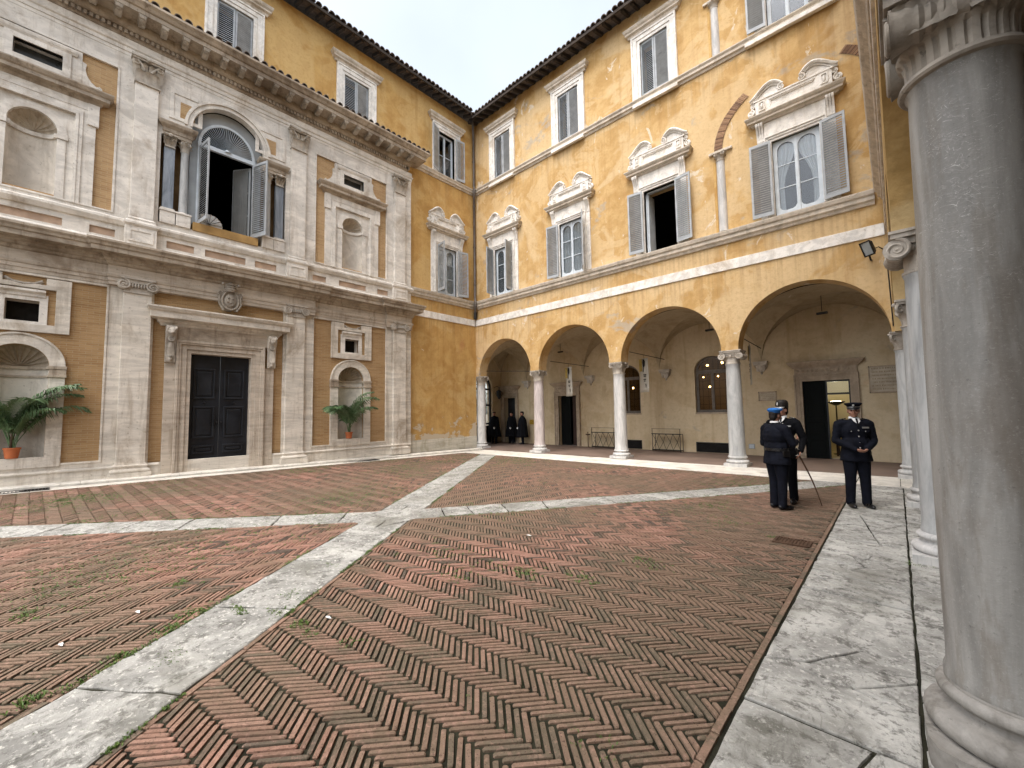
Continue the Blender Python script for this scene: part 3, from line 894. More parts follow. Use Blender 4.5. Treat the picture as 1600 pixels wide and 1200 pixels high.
def corinth_round(mb, cu, cd_, z0, z1, r, a, leaves=8):
    h = z1 - z0; za = z1 - h * .17
    mb.lathe(cu, cd_, [(r * 1.02, z0 - .02), (r * 1.14, z0), (r * 1.14, z0 + .025), (r, z0 + .03), (r * 1.0, z0 + h * .5), (r * 1.22, za)], 24)
    for k in range(leaves):
        t = 2 * pi * k / leaves
        leaf(mb, (cu + math.cos(t) * r * .98, cd_ + math.sin(t) * r * .98, z0 + .03), (math.cos(t), math.sin(t)), r * .85, h * .42, .055)
        t += pi / leaves
        leaf(mb, (cu + math.cos(t) * r * 1.0, cd_ + math.sin(t) * r * 1.0, z0 + h * .2), (math.cos(t), math.sin(t)), r * .8, h * .55, .075)
    for k in range(4):
        t = pi / 4 + pi / 2 * k
        o = (math.cos(t), math.sin(t)); R = h * .16
        pts = []
        for i in range(22):
            q = i / 21; rr = R * (1 - .8 * q); an = pi * .5 + q * 2 * pi * 1.4
            rad_ = a * 1.16 - R * .6 + rr * math.cos(an + pi)
            pts.append((cu + o[0] * rad_, cd_ + o[1] * rad_, za - R * 1.0 + rr * math.sin(an)))
        mb.tube(pts, [R * .38 * (1 - .5 * i / 21) for i in range(22)], 6)
        mb.tube([(cu + o[0] * r * 1.0, cd_ + o[1] * r, z0 + h * .35), (cu + o[0] * r * 1.2, cd_ + o[1] * r * 1.2, z0 + h * .62), (cu + o[0] * (a * 1.0), cd_ + o[1] * a * 1.0, za - .005)], R * .34, 6)
    ab = []
    for k in range(4):
        t0 = pi / 4 + pi / 2 * k
        A_ = Vector((math.cos(t0), math.sin(t0))) * a * 1.36; B_ = Vector((math.cos(t0 + pi / 2), math.sin(t0 + pi / 2))) * a * 1.36
        tn = (B_ - A_).normalized(); nn = Vector((tn.y, -tn.x))
        for q in (.04, .2, .5, .8, .96):
            p = A_ + (B_ - A_) * q - nn * (.10 * a * math.sin(pi * q) ** 1)
            ab.append((p.x + cu, p.y + cd_))
    for z_a, z_b, sc in ((za, za + h * .09, .93), (za + h * .09, z1, 1.)):
        m = len(ab)
        q = [(cu + (x - cu) * sc, cd_ + (y - cd_) * sc) for x, y in ab]
        mb.add([(x, y, z_a) for x, y in q] + [(x, y, z_b) for x, y in q], [tuple(range(m)), tuple(range(2 * m - 1, m - 1, -1))] + [(i, (i + 1) % m, m + (i + 1) % m, m + i) for i in range(m)])
    for k in range(4):
        t = pi / 2 * k; mb.ball((cu + math.cos(t) * a * .95, cd_ + math.sin(t) * a * .95, z1 - h * .10), h * .085, 8, 6)
def corinth_flat(mb, c, d0, z0, z1, w):
    h = z1 - z0; za = z1 - h * .16
    mb.box(c - w * .42, c + w * .42, d0 - .1, d0 - .015, z0, za)
    mb.box(c - w * .46, c + w * .46, d0 - .1, d0 + .05, z0 - .035, z0)
    for k in (-1, 0, 1): leaf(mb, (c + k * w * .29, d0 - .01, z0 + .01), (0, 1), w * .27, h * .44, .085)
    for k in (-1.45, -.5, .5, 1.45): leaf(mb, (c + k * w * .29, d0 - .012, z0 + h * .22), (0, 1), w * .22, h * .52, .10)
    for sg in (-1, 1):
        volute(mb, c + sg * w * .44, d0 + .07, za - h * .10, h * .13, .1, sg, pi / 2, 1.5, .25)
        mb.tube([(c + sg * w * .12, d0 + .05, z0 + h * .5), (c + sg * w * .26, d0 + .07, z0 + h * .72), (c + sg * w * .40, d0 + .08, za - .01)], h * .04, 6)
        volute(mb, c + sg * w * .10, d0 + .06, za - h * .12, h * .075, .05, -sg, pi / 2, 1.2, .25)
    mb.box(c - w * .55, c + w * .55, d0 - .1, d0 + .12, za, za + h * .07)
    mb.box(c - w * .60, c + w * .60, d0 - .1, d0 + .15, za + h * .07, z1)
    mb.ball((c, d0 + .14, z1 - h * .08), (.05, .04, .05), 8, 6)
def ionic_flat(mb, c, d0, z0, z1, w):
    h = z1 - z0; R = h * .40
    mb.box(c - w * .40, c + w * .40, d0 - .1, d0 + .02, z0 - .02, z0 + h * .35)
    mb.box(c - w * .42, c + w * .42, d0 - .1, d0 + .035, z0 - .045, z0 - .015)
    for k in range(-3, 4): mb.ball((c + k * w * .085, d0 + .05, z0 + h * .42), (w * .038, .04, h * .17), 8, 6)
    mb.box(c - w * .42, c + w * .42, d0 - .1, d0 + .06, z0 + h * .58, z1 - h * .14)
    for sg in (-1, 1): volute(mb, c + sg * w * .42, d0 + .075, z0 + h * .44, R, .17, sg, pi / 2, 2., .16)
    mb.box(c - w * .50, c + w * .50, d0 - .1, d0 + .10, z1 - h * .14, z1)
def ionic_round(mb, cu, cd_, z0, z1, r, a):
    h = z1 - z0
    mb.lathe(cu, cd_, [(r * 1.0, z0 - .02), (r * 1.1, z0 - .01), (r * 1.1, z0 + .02), (r * .99, z0 + .03), (r, z0 + h * .42), (r * 1.08, z0 + h * .44), (r * 1.22, z0 + h * .62), (r * 1.22, z0 + h * .7)], 24)
    for k in range(12):
        t = 2 * pi * k / 12; mb.ball((cu + math.cos(t) * r * 1.18, cd_ + math.sin(t) * r * 1.18, z0 + h * .56), (.035, .035, .04), 6, 5)
    mb.box(cu - a * .9, cu + a * .9, cd_ - a * .86, cd_ + a * .86, z0 + h * .66, z0 + h * .82)
    R = h * .27
    for sd_, dd in ((1, 1), (-1, -1)):
        for sg in (-1, 1):
            volute(mb, cu + sg * a * .84, cd_ + sd_ * a * .92, z0 + h * .55, R, .02, sg, pi / 2, 1.9, .17, False)
    for sg in (-1, 1):   # the rolls between front and back volutes
        n_ = 10; vs = []
        rows = []
        for i in range(n_ + 1):
            q = -1 + 2 * i / n_; rr = R * (.72 + .26 * q * q)
            rows.append([(cu + sg * a * .84 + rr * math.cos(2 * pi * j / 12), cd_ + q * a * .9, z0 + h * .55 + rr * math.sin(2 * pi * j / 12)) for j in range(13)])
        mb.grid(rows)
        for sd_ in (-1, 1):
            mb.add([(cu + sg * a * .84 + R * .97 * math.cos(2 * pi * j / 12), cd_ + sd_ * a * .9, z0 + h * .55 + R * .97 * math.sin(2 * pi * j / 12)) for j in range(12)], [tuple(range(12))])
    mb.box(cu - a, cu + a, cd_ - a, cd_ + a, z0 + h * .82, z1 - h * .07)
    mb.box(cu - a * 1.06, cu + a * 1.06, cd_ - a * 1.06, cd_ + a * 1.06, z1 - h * .07, z1)
def attic_base(mb, cu, cd_, z0, r, a, hp=.09, ht=.22):
    """square plinth and two tori"""
    mb.box(cu - a, cu + a, cd_ - a, cd_ + a, z0, z0 + hp)
    h = ht; z = z0 + hp; pr = []
    for i in range(9):
        t = -pi / 2 + pi * i / 8; pr.append((a * .86 + h * .2 * math.cos(t), z + h * .21 + h * .21 * math.sin(t)))
    pr += [(a * .82, z + h * .43), (a * .74, z + h * .5), (a * .73, z + h * .58), (a * .77, z + h * .64)]
    for i in range(7):
        t = -pi / 2 + pi * i / 6; pr.append((a * .76 + h * .13 * math.cos(t), z + h * .77 + h * .13 * math.sin(t)))
    pr += [(r * 1.07, z + h * .93), (r * 1.02, z + h), (r * .5, z + h)]
    mb.lathe(cu, cd_, [(a * .5, z)] + pr, 32)
def shaft(mb, cu, cd_, z0, z1, r0, r1, n=32):
    pr = []
    for i in range(15):
        t = i / 14; r = r0 + (r1 - r0) * t ** 1.6
        pr.append((r, z0 + (z1 - z0) * t))
    pr = [(r0 * 1.06, z0), (r0 * 1.06, z0 + .03), (r0 * 1.01, z0 + .06)] + [(r, z) for r, z in pr if z > z0 + .06 and z < z1 - .05] + [(r1, z1 - .05), (r1 * 1.06, z1 - .03), (r1 * 1.06, z1)]
    mb.lathe(cu, cd_, pr, n)
def column(parent, F, cu, cd_, z0, ztop, r0, r1, a, mat, kind, capmat, basemat, caph=.42, label=None, seed=0):
    zc = ztop - caph
    m = MB(F); shaft(m, cu, cd_, z0 + .30, zc, r0, r1, 40)
    o = m.build('column', mat, parent, 40, label=label)
    b = MB(F); attic_base(b, cu, cd_, z0, r0, a); b.build('base', basemat, o, 40, .008)
    c = MB(F)
    if kind == 'ionic': ionic_round(c, cu, cd_, zc, ztop, r1, a * .92)
    else: corinth_round(c, cu, cd_, zc, ztop, r1, a * .92, 8 if kind == 'corinth' else 6)
    c.build('capital', capmat, o, 45)
    return o
def niche_shell(mb, c, d0, w_, zb, zs, D, flutes=9):
    # half cylinder
    N = 20
    rows = []
    for z in (zb, zs):
        rows.append([(c - w_ * math.cos(pi * i / N), d0 - D * math.sin(pi * i / N), z) for i in range(N + 1)])
    mb.grid(rows)
    mb.add([(c - w_ * math.cos(pi * i / N), d0 - D * math.sin(pi * i / N), zb) for i in range(N + 1)], [tuple(range(N + 1))])
def conch(mb, c, d0, w_, zs, D, flutes=11):
    rows = []
    for i in range(9):
        ro = i / 8; row = []
        for j in range(flutes * 8 + 1):
            al = pi * j / (flutes * 8)
            rip = abs(math.sin(al * flutes)) ** .7 * .055 * (.25 + .75 * ro) * (w_ / .48)
            dd = D * math.sqrt(max(0, 1 - (ro * .985) ** 2)) + rip - .03
            row.append((c + w_ * ro * math.cos(al), d0 - dd, zs + w_ * ro * math.sin(al)))
        rows.append(row)
    mb.grid(rows)
def frame_ring(mb, outer, inner, d0, d1):
    mb.plate(outer, [inner], d0, d1)

# ------------------------------------------------------------------ marble facade on the left
mf = thing('marble_facade', 'pale travertine two storey palace facade with pilasters, niches and thin brick panels', 'building', (.1, -9.9, 0))
PC = [-15.65, -11.83, -8.02, -4.20]
BAY = [-13.725, -6.09]
DC = -9.95
XE = -3.64
YL = -16.3
lower_holes = [rect(c - 1.375, c + 1.375, .63, 4.93) for c in BAY] + [rect(-11.50, -8.36, .50, 4.97)]
# lower storey wall
m = MB(FA); m.plate([(YL, -.1), (XE, -.1), (XE, 5.0), (YL, 5.0)], lower_holes, 0, .15)
m.build('lower_wall', M['trav_low'], mf, None, .006)
serl = [(-11.50, 6.88), (-8.38, 6.88), (-8.38, 9.34), (DC + .90, 9.34), (DC + .90, 9.80)] + arc(DC, 9.80, .90, 0, pi, 24)[1:] + [(DC - .90, 9.34), (-11.50, 9.34)]
up_holes = [rect(c - 1.375, c + 1.375, 6.82, 10.66) for c in BAY] + [serl]
ped = []
for c in BAY:
    for a, b in ((-1.40, -.95), (-.50, .52), (.97, 1.42)): ped.append(rect(c + a, c + b, 6.19, 6.38))
ped += [rect(-9.2, -8.6, 6.2, 6.40), rect(-11.3, -10.7, 6.2, 6.40), rect(-10.45, -9.45, 6.2, 6.40)]
sq = [rect(-11.09, -10.84, 9.92, 10.42), rect(-8.92, -8.70, 9.92, 10.42)]
# the arch ring covers the inner corners of the little brick squares
m = MB(FA); m.plate([(YL, 6.0), (XE, 6.0), (XE, 11.12), (YL, 11.12)], up_holes + ped, 0, .15)
m.build('upper_wall', M['trav'], mf, None, .006)
_pm = flat('pinkish_inlay', (.46, .33, .24), .85, .15, 0, .2, 3, .003, (.36, .28, .2))
for h in ped:
    m = MB(FA); m.plate([(q[0] + (.02 if i in (1, 2) else -.02), q[1] + (.02 if i > 1 else -.02)) for i, q in enumerate(h)], [], .04, .105)
    m.build('pedestal_inlay', _pm, mf)
for a, b in ((-11.36, -10.62), (-9.28, -8.42)):
    m = MB(FA); m.plate(rect(a, b, 9.86, 10.72), [rect(a + .1, b - .1, 9.96, 10.60)], .14, .175); m.build('spandrel_frame', M['trav'], mf, None, .008)
for a, b in ((-11.12, -10.80), (-9.04, -8.70)):
    m = MB(FA); m.box(a, b, .13, .158, 9.94, 10.42); m.build('spandrel_brick', M['brick'], mf)
# brick infill plates with openings
def bay_low(c):
    m = MB(FA)
    m.plate(rect(c - 1.38, c + 1.38, .60, 4.96), [archhole(c - .02, .47, .80, 2.86), rect(c - .25, c + .25, 3.86, 4.33)], 0.0, .10)
    m.build('brick_panel', M['brick_low'], mf)
    m = MB(FA)
    m.plate(rect(c - 1.375, c + 1.375, .60, 4.95), [rect(c - 1.335, c + 1.335, .645, 4.90)], .09, .168); m.build('panel_moulding', M['trav_low'], mf, None, .006)
    # niche with frame
    cn = c - .02
    m = MB(FA); niche_shell(m, cn, .10, .475, .80, 2.86, .40); conch_ = MB(FA); conch(conch_, cn, .10, .475, 2.86, .40)
    nb = m.build('niche', M['niche'], mf, 60, recalc=False)
    conch_.build('shell', M['cap_dark'] if False else stone('shell_stone', (.40, .33, .25), (.19, .145, .10), .55, .2, (1, 1, 1)), nb, 50, recalc=False)
    m = MB(FA)
    m.plate([(cn - .73, .60), (cn - .475, .60), (cn - .475, 2.62), (cn - .73, 2.62)], [], .08, .17)
    m.plate([(cn + .475, .60), (cn + .73, .60), (cn + .73, 2.62), (cn + .475, 2.62)], [], .08, .17)
    m.plate(arc(cn, 2.86, .73, 0, pi, 28) + arc(cn, 2.86, .475, pi, 0, 28), [], .08, .17)
    m.plate(arc(cn, 2.86, .73, 0, pi, 28) + arc(cn, 2.86, .685, pi, 0, 28), [], .16, .19)
    m.box(cn - .72, cn + .72, .07, .178, .58, .815)
    m.build('niche_frame', M['trav_low'], nb, None, .006)
    m = MB(FA)
    for sg in (-1, 1):
        a, b = sorted((cn + sg * .46, cn + sg * .755))
        m.box(a, b, -.02, .20, 2.80, 2.87); m.box(a + .01, b - .01, -.02, .185, 2.66, 2.80); m.box(a, b, -.02, .205, 2.61, 2.665)
    m.sweep([(cn - .47 * math.cos(pi * i / 16), .10 - .395 * math.sin(pi * i / 16)) for i in range(17)], [(-.02, 2.80), (.03, 2.80), (.03, 2.87), (-.02, 2.87)], 1)
    m.sweep([(cn - .47 * math.cos(pi * i / 16), .10 - .395 * math.sin(pi * i / 16)) for i in range(17)], [(-.02, 2.61), (.025, 2.61), (.025, 2.665), (-.02, 2.665)], 1)
    m.build('impost', M['trav_dirty'], nb, None, .005)
    # square window with eared frame
    m = MB(FA)
    m.plate([(c - .74, 3.62), (c + .74, 3.62), (c + .74, 4.88), (c + .34, 4.88), (c + .34, 4.72), (c - .30, 4.72), (c - .30, 4.88), (c - .74, 4.88)], [rect(c - .52, c + .50, 3.80, 4.62)], .08, .17)
    wf = m.build('small_window', M['trav_low'], mf, None, .008)
    m = MB(FA)
    m.plate(rect(c - .40, c + .38, 3.80, 4.48), [rect(c - .25, c + .25, 3.86, 4.33)], .05, .14)
    m.sweep([(c - .36, .1), (c + .34, .1)], [(-.02, 4.42), (.06, 4.42), (.07, 4.48), (.12, 4.53), (.12, 4.58), (-.02, 4.60)], 1)
    m.build('window_surround', M['trav'], wf, None, .006)
    m = MB(FA); m.box(c - .26, c + .26, -.22, -.19, 3.84, 4.35); m.build('dark_room_sheet', M['dark_in'], wf)  # solid dark sheet standing for the unlit room behind the opening
    m = MB(FA)
    for sg in (-1, 1): m.tube([(c + sg * .28, .13, 4.80), (c + sg * .16, .14, 4.72), (c, .15, 4.70)], .035, 6)
    m.build('scroll', M['cap'], wf, 40)
    for sg in (1,):
        m = MB(FA); m.box(c - .26, c + .26, -.2, .02, 3.80, 3.862); m.box(c - .26, c + .26, -.2, .02, 4.328, 4.38); m.box(c - .30, c - .248, -.2, .02, 3.8, 4.38); m.box(c + .248, c + .30, -.2, .02, 3.8, 4.38)
        m.build('reveal', M['trav_low'], wf)
for c in BAY: bay_low(c)
# door bay
m = MB(FA); m.plate(rect(-11.52, -8.34, .48, 5.0), [rect(-11.0, -8.9, .4, 3.7)], 0, .10) if False else m.plate([(-11.52, .48), (-10.9, .48), (-10.9, 3.6), (-9.0, 3.6), (-9.0, .48), (-8.34, .48), (-8.34, 5.0), (-11.52, 5.0)], [], 0, .10)
m.build('brick_panel', M['brick_low'], mf)
DZ0, DZ1, DU0, DU1 = .13, 3.40, -10.68, -9.23
m = MB(FA)
def uframe(mb, u0, u1, z0, z1, w_, d0, d1):
    mb.plate([(u0 - w_, z0), (u0, z0), (u0, z1), (u1, z1), (u1, z0), (u1 + w_, z0), (u1 + w_, z1 + w_), (u0 - w_, z1 + w_)], [], d0, d1)
uframe(m, DU0, DU1, .1, DZ1, .10, -.15, .16)
uframe(m, DU0 - .10, DU1 + .10, .1, DZ1 + .10, .13, 0, .19)
uframe(m, DU0 - .23, DU1 + .23, .1, DZ1 + .23, .05, 0, .23)
uframe(m, DU0 - .28, DU1 + .28, .1, DZ1 + .28, .06, 0, .25)
m.box(-11.24, -11.02, 0, .18, .1, 3.1); m.box(-8.89, -8.62, 0, .18, .1, 3.1)
ds = m.build('door_surround', M['trav_mid'], mf, None, .006)
m = MB(FA); m.box(-11.1, -8.78, 0, .20, 3.745, 4.10)
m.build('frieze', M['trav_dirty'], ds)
m = MB(FA)
m.sweep([(-8.52, 0), (-8.52, .16), (-11.33, .16), (-11.33, 0)], [(-.1, 4.09), (.02, 4.09), (.05, 4.15), (.09, 4.18), (.10, 4.24), (.26, 4.27), (.26, 4.42), (.30, 4.45), (.34, 4.52), (.34, 4.555), (-.1, 4.62)], -1)
m.build('hood', M['trav_low'], ds, None, .006)
def console(u, w_, z0, z1):
    m = MB(FA)
    prof = [(0, z0), (.07, z0 + .02), (.09, z0 + .10), (.06, z0 + .20), (.07, z0 + .45), (.12, z0 + .66), (.19, z0 + .80), (.20, z0 + .92), (.15, z1), (0, z1)]
    vs = [(u - w_ / 2, .18 + o, z) for o, z in prof] + [(u + w_ / 2, .18 + o, z) for o, z in prof]; k = len(prof)
    m.add(vs, [tuple(range(k)), tuple(range(2 * k - 1, k - 1, -1))] + [(i, (i + 1) % k, k + (i + 1) % k, k + i) for i in range(k)])
    m.ball((u, .40, z1 - .16), (.085, .07, .10), 10, 8); m.ball((u, .455, z1 - .20), (.045, .04, .04), 8, 6)
    for sg in (-1, 1):
        m.ball((u + sg * .05, .44, z1 - .12), .022, 6, 5); m.ball((u + sg * .085, .40, z1 - .08), (.03, .03, .05), 6, 5)
        volute(m, u + sg * .0, .32, z0 + .62, .07, .05, sg, pi / 2, 1.5, .2)
    leaf(m, (u, .28, z0 + .55), (0, 1), .13, -.38, .05)
    m.ball((u, .275, z0 + .10), (.05, .04, .06), 8, 6)
    m.build('bracket', M['cap'], ds, 45)
console(-11.14, .22, 3.10, 4.09); console(-8.71, .22, 3.10, 4.09)
for a, b in ((-11.6, -11.24), (-8.62, -8.3)):
    m = MB(FA); m.box(a, b, 0, .16, .1, .50); m.build('base_block', M['trav_low'], mf, None, .008)
for (a, b) in ((DU0 + .005, (DU0 + DU1) / 2 - .004), ((DU0 + DU1) / 2 + .004, DU1 - .005)):
    m = MB(FA); m.box(a, b, -.13, -.08, DZ0, DZ1)
    dl = m.build('door', M['door_dark'], mf, None, .004)
    for z0, z1 in ((.62, .86), (1.06, 1.95), (2.16, 3.02)):
        m = MB(FA)
        w_ = .10
        m.plate(rect(a + w_, b - w_, z0, z1), [rect(a + w_ + .05, b - w_ - .05, z0 + .05, z1 - .05)], -.081, -.045)
        m.box(a + w_ + .09, b - w_ - .09, -.082, -.055, z0 + .09, z1 - .09)
        m.build('panel', M['door_dark'], dl, None, .012)
    m = MB(FA); m.box(a + .04, b - .04, -.081, -.055, .17, .45); m.build('kick_panel', M['door_dark'], dl, None, .006)
    m = MB(FA); m.ball(((a + b) / 2, -.045, 2.05), .028, 8, 6); m.ball(((a + b) / 2 + .04, -.07, 1.86), .015, 6, 5); m.ball((b - .05 if a < -10.2 else a + .05, -.06, 1.5), .022, 8, 6); m.build('knob', M['iron'], dl, 60)
m = MB(FA); m.box(DU0 - .02, DU1 + .02, -.15, .16, .06, .128); m.build('threshold', M['kerb'], mf, None, .008)
# coat of arms over the door, leaning out in front of the architrave
m = MB(lambda p: FA((p[0], p[1] + .22, p[2])))
cu, cz = -9.87, 4.98
sh = [(cu + .20 * math.cos(t) * (1 - .12 * math.sin(t)), cz + .27 * math.sin(t)) for t in [2 * pi * i / 28 for i in range(28)]]
m.plate(sh, [], -.2, .20)
m.ball((cu, .20, cz - .02), (.15, .05, .20), 16, 10)
m.tube([(q[0], .21, q[1]) for q in sh], .028, 6, True)
for sg in (-1, 1):
    volute(m, cu + sg * .23, .20, cz + .16, .075, .08, -sg, pi / 2, 1.6, .2); volute(m, cu + sg * .15, .20, cz - .24, .06, .08, sg, -pi / 2, 1.6, .2)
    m.tube([(cu + sg * .16, .2, cz - .30), (cu + sg * .27, .19, cz - .10), (cu + sg * .25, .19, cz + .10)], .03, 6)
    m.tube([(cu - sg * .18, .23, cz + .44), (cu + sg * .18, .22, cz + .22)], .022, 6)
    m.ball((cu - sg * .19, .23, cz + .45), .045, 8, 6)
m.lathe(cu, .17, [(.13, cz + .24), (.14, cz + .30), (.125, cz + .38), (.09, cz + .46), (.04, cz + .51), (.02, cz + .53)], 14)
for k in range(3): m.lathe(cu, .17, [(.14, cz + .28 + .075 * k), (.15, cz + .295 + .075 * k), (.13, cz + .31 + .075 * k)], 14)
for q in ((-.05, .06), (.06, .04), (0, -.08), (-.07, -.05), (.05, -.14)): m.ball((cu + q[0], .245, cz + q[1]), .028, 6, 5)
m.build('coat_of_arms', M['cap_dark'], mf, 50)
# pilasters, lower order
for c in PC:
    m = MB(FA); m.box(c - .275, c + .275, .10, .25, .52, 4.86)
    p = m.build('pilaster', M['trav_low'], mf, None, .008)
    m = MB(FA); ionic_flat(m, c, .25, 4.86, 5.20, .66); m.build('capital', M['cap'], p, 45)
    m = MB(FA); m.box(c - .40, c + .40, .10, .34, .12, .30)
    m.sweep([(c + .29, .1), (c + .29, .26), (c - .29, .26), (c - .29, .1)], [(-.1, .30), (.07, .30), (.085, .34), (.07, .38), (.03, .39), (.025, .43), (.04, .45), (.04, .48), (.0, .50), (0, .53), (-.1, .53)], -1)
    m.build('base', M['trav_low'], p, None, .008)
# plinth, base moulding and kerb
for a, b in ((YL, -11.28), (-8.58, XE - .02)):
    m = MB(FA); m.sweep([(a, .13), (b, .13)], [(-.1, .05), (.045, .05), (.045, .42), (.07, .43), (.075, .46), (.03, .495), (-.1, .50)], 1)
    m.build('plinth', M['trav_low'], mf, None, .006)
kb = MB()
for i in range(9):
    y0, y1 = -16.3 + i * 1.81, -16.3 + (i + 1) * 1.81 - .008
    for j in range(4):
        ya, yb = y0 + (y1 - y0) * j / 4, y0 + (y1 - y0) * (j + 1) / 4
        za, zb = gz(.3, ya), gz(.3, yb)
        kb.add([(.1, ya, za - .15), (.42, ya, za - .15), (.42, ya, za + .05), (.40, ya, za + .075), (.1, ya, za + .085), (.1, yb, zb - .15), (.42, yb, zb - .15), (.42, yb, zb + .05), (.40, yb, zb + .075), (.1, yb, zb + .085)],
               [(0, 1, 6, 5), (1, 2, 7, 6), (2, 3, 8, 7), (3, 4, 9, 8), (4, 0, 5, 9)] + ([(4, 3, 2, 1, 0)] if j == 0 else []) + ([(5, 6, 7, 8, 9)] if j == 3 else []))
kb.build('kerb', M['kerb'], mf)
# middle entablature with breaks
ent = [(XE - .05, 0.0), (XE - .05, .27), (-4.77, .27), (-4.77, .17), (-7.44, .17), (-7.44, .27), (-12.38, .27), (-12.38, .17), (-15.05, .17), (-15.05, .27), (YL, .27)]
m = MB(FA)
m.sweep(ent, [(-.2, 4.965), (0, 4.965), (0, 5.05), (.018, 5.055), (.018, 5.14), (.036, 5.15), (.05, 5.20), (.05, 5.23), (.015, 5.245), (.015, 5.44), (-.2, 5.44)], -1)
m.build('architrave', M['trav_mid'], mf)  # darker stone here: the cornice's shadow is put into the colour
m = MB(FA)
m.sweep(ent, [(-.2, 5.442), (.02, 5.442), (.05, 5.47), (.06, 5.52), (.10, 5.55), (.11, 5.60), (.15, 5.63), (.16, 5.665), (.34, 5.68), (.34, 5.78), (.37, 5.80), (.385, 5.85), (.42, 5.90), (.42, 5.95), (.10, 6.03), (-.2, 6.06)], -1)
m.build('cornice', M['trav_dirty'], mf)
# pedestal course
m = MB(FA)
m.sweep([(XE - .01, 0), (XE - .01, .15), (-12.2 + 8.5, .15), (YL, .15)], [(-.1, 6.50), (.04, 6.52), (.07, 6.58), (.09, 6.62), (.09, 6.68), (.03, 6.72), (-.1, 6.74)], -1)
m.sweep([(XE - .01, 0), (XE - .01, .15), (YL, .15)], [(-.1, 6.03), (.05, 6.03), (.05, 6.09), (.02, 6.13), (-.1, 6.14)], -1)
m.build('pedestal_course', M['trav'], mf)
for c in PC:
    m = MB(FA); m.box(c - .235, c + .235, .10, .25, 6.82, 10.44)
    p = m.build('pilaster', M['trav'], mf, None, .008)
    m = MB(FA); corinth_flat(m, c, .25, 10.44, 11.09, .56); m.build('capital', M['cap'], p, 50)
    m = MB(FA); m.box(c - .31, c + .31, .10, .31, 6.02, 6.56)
    m.plate(rect(c - .25, c + .25, 6.14, 6.48), [rect(c - .19, c + .19, 6.20, 6.42)], .30, .325)
    m.sweep([(c + .30, .1), (c + .30, .30), (c - .30, .30), (c - .30, .1)], [(-.1, 6.55), (.02, 6.55), (.05, 6.60), (.05, 6.655), (.0, 6.67), (-.02, 6.72), (-.01, 6.76), (-.04, 6.78), (-.06, 6.83), (-.1, 6.83)], -1)
    m.build('pedestal', M['trav'], p, None, .006)
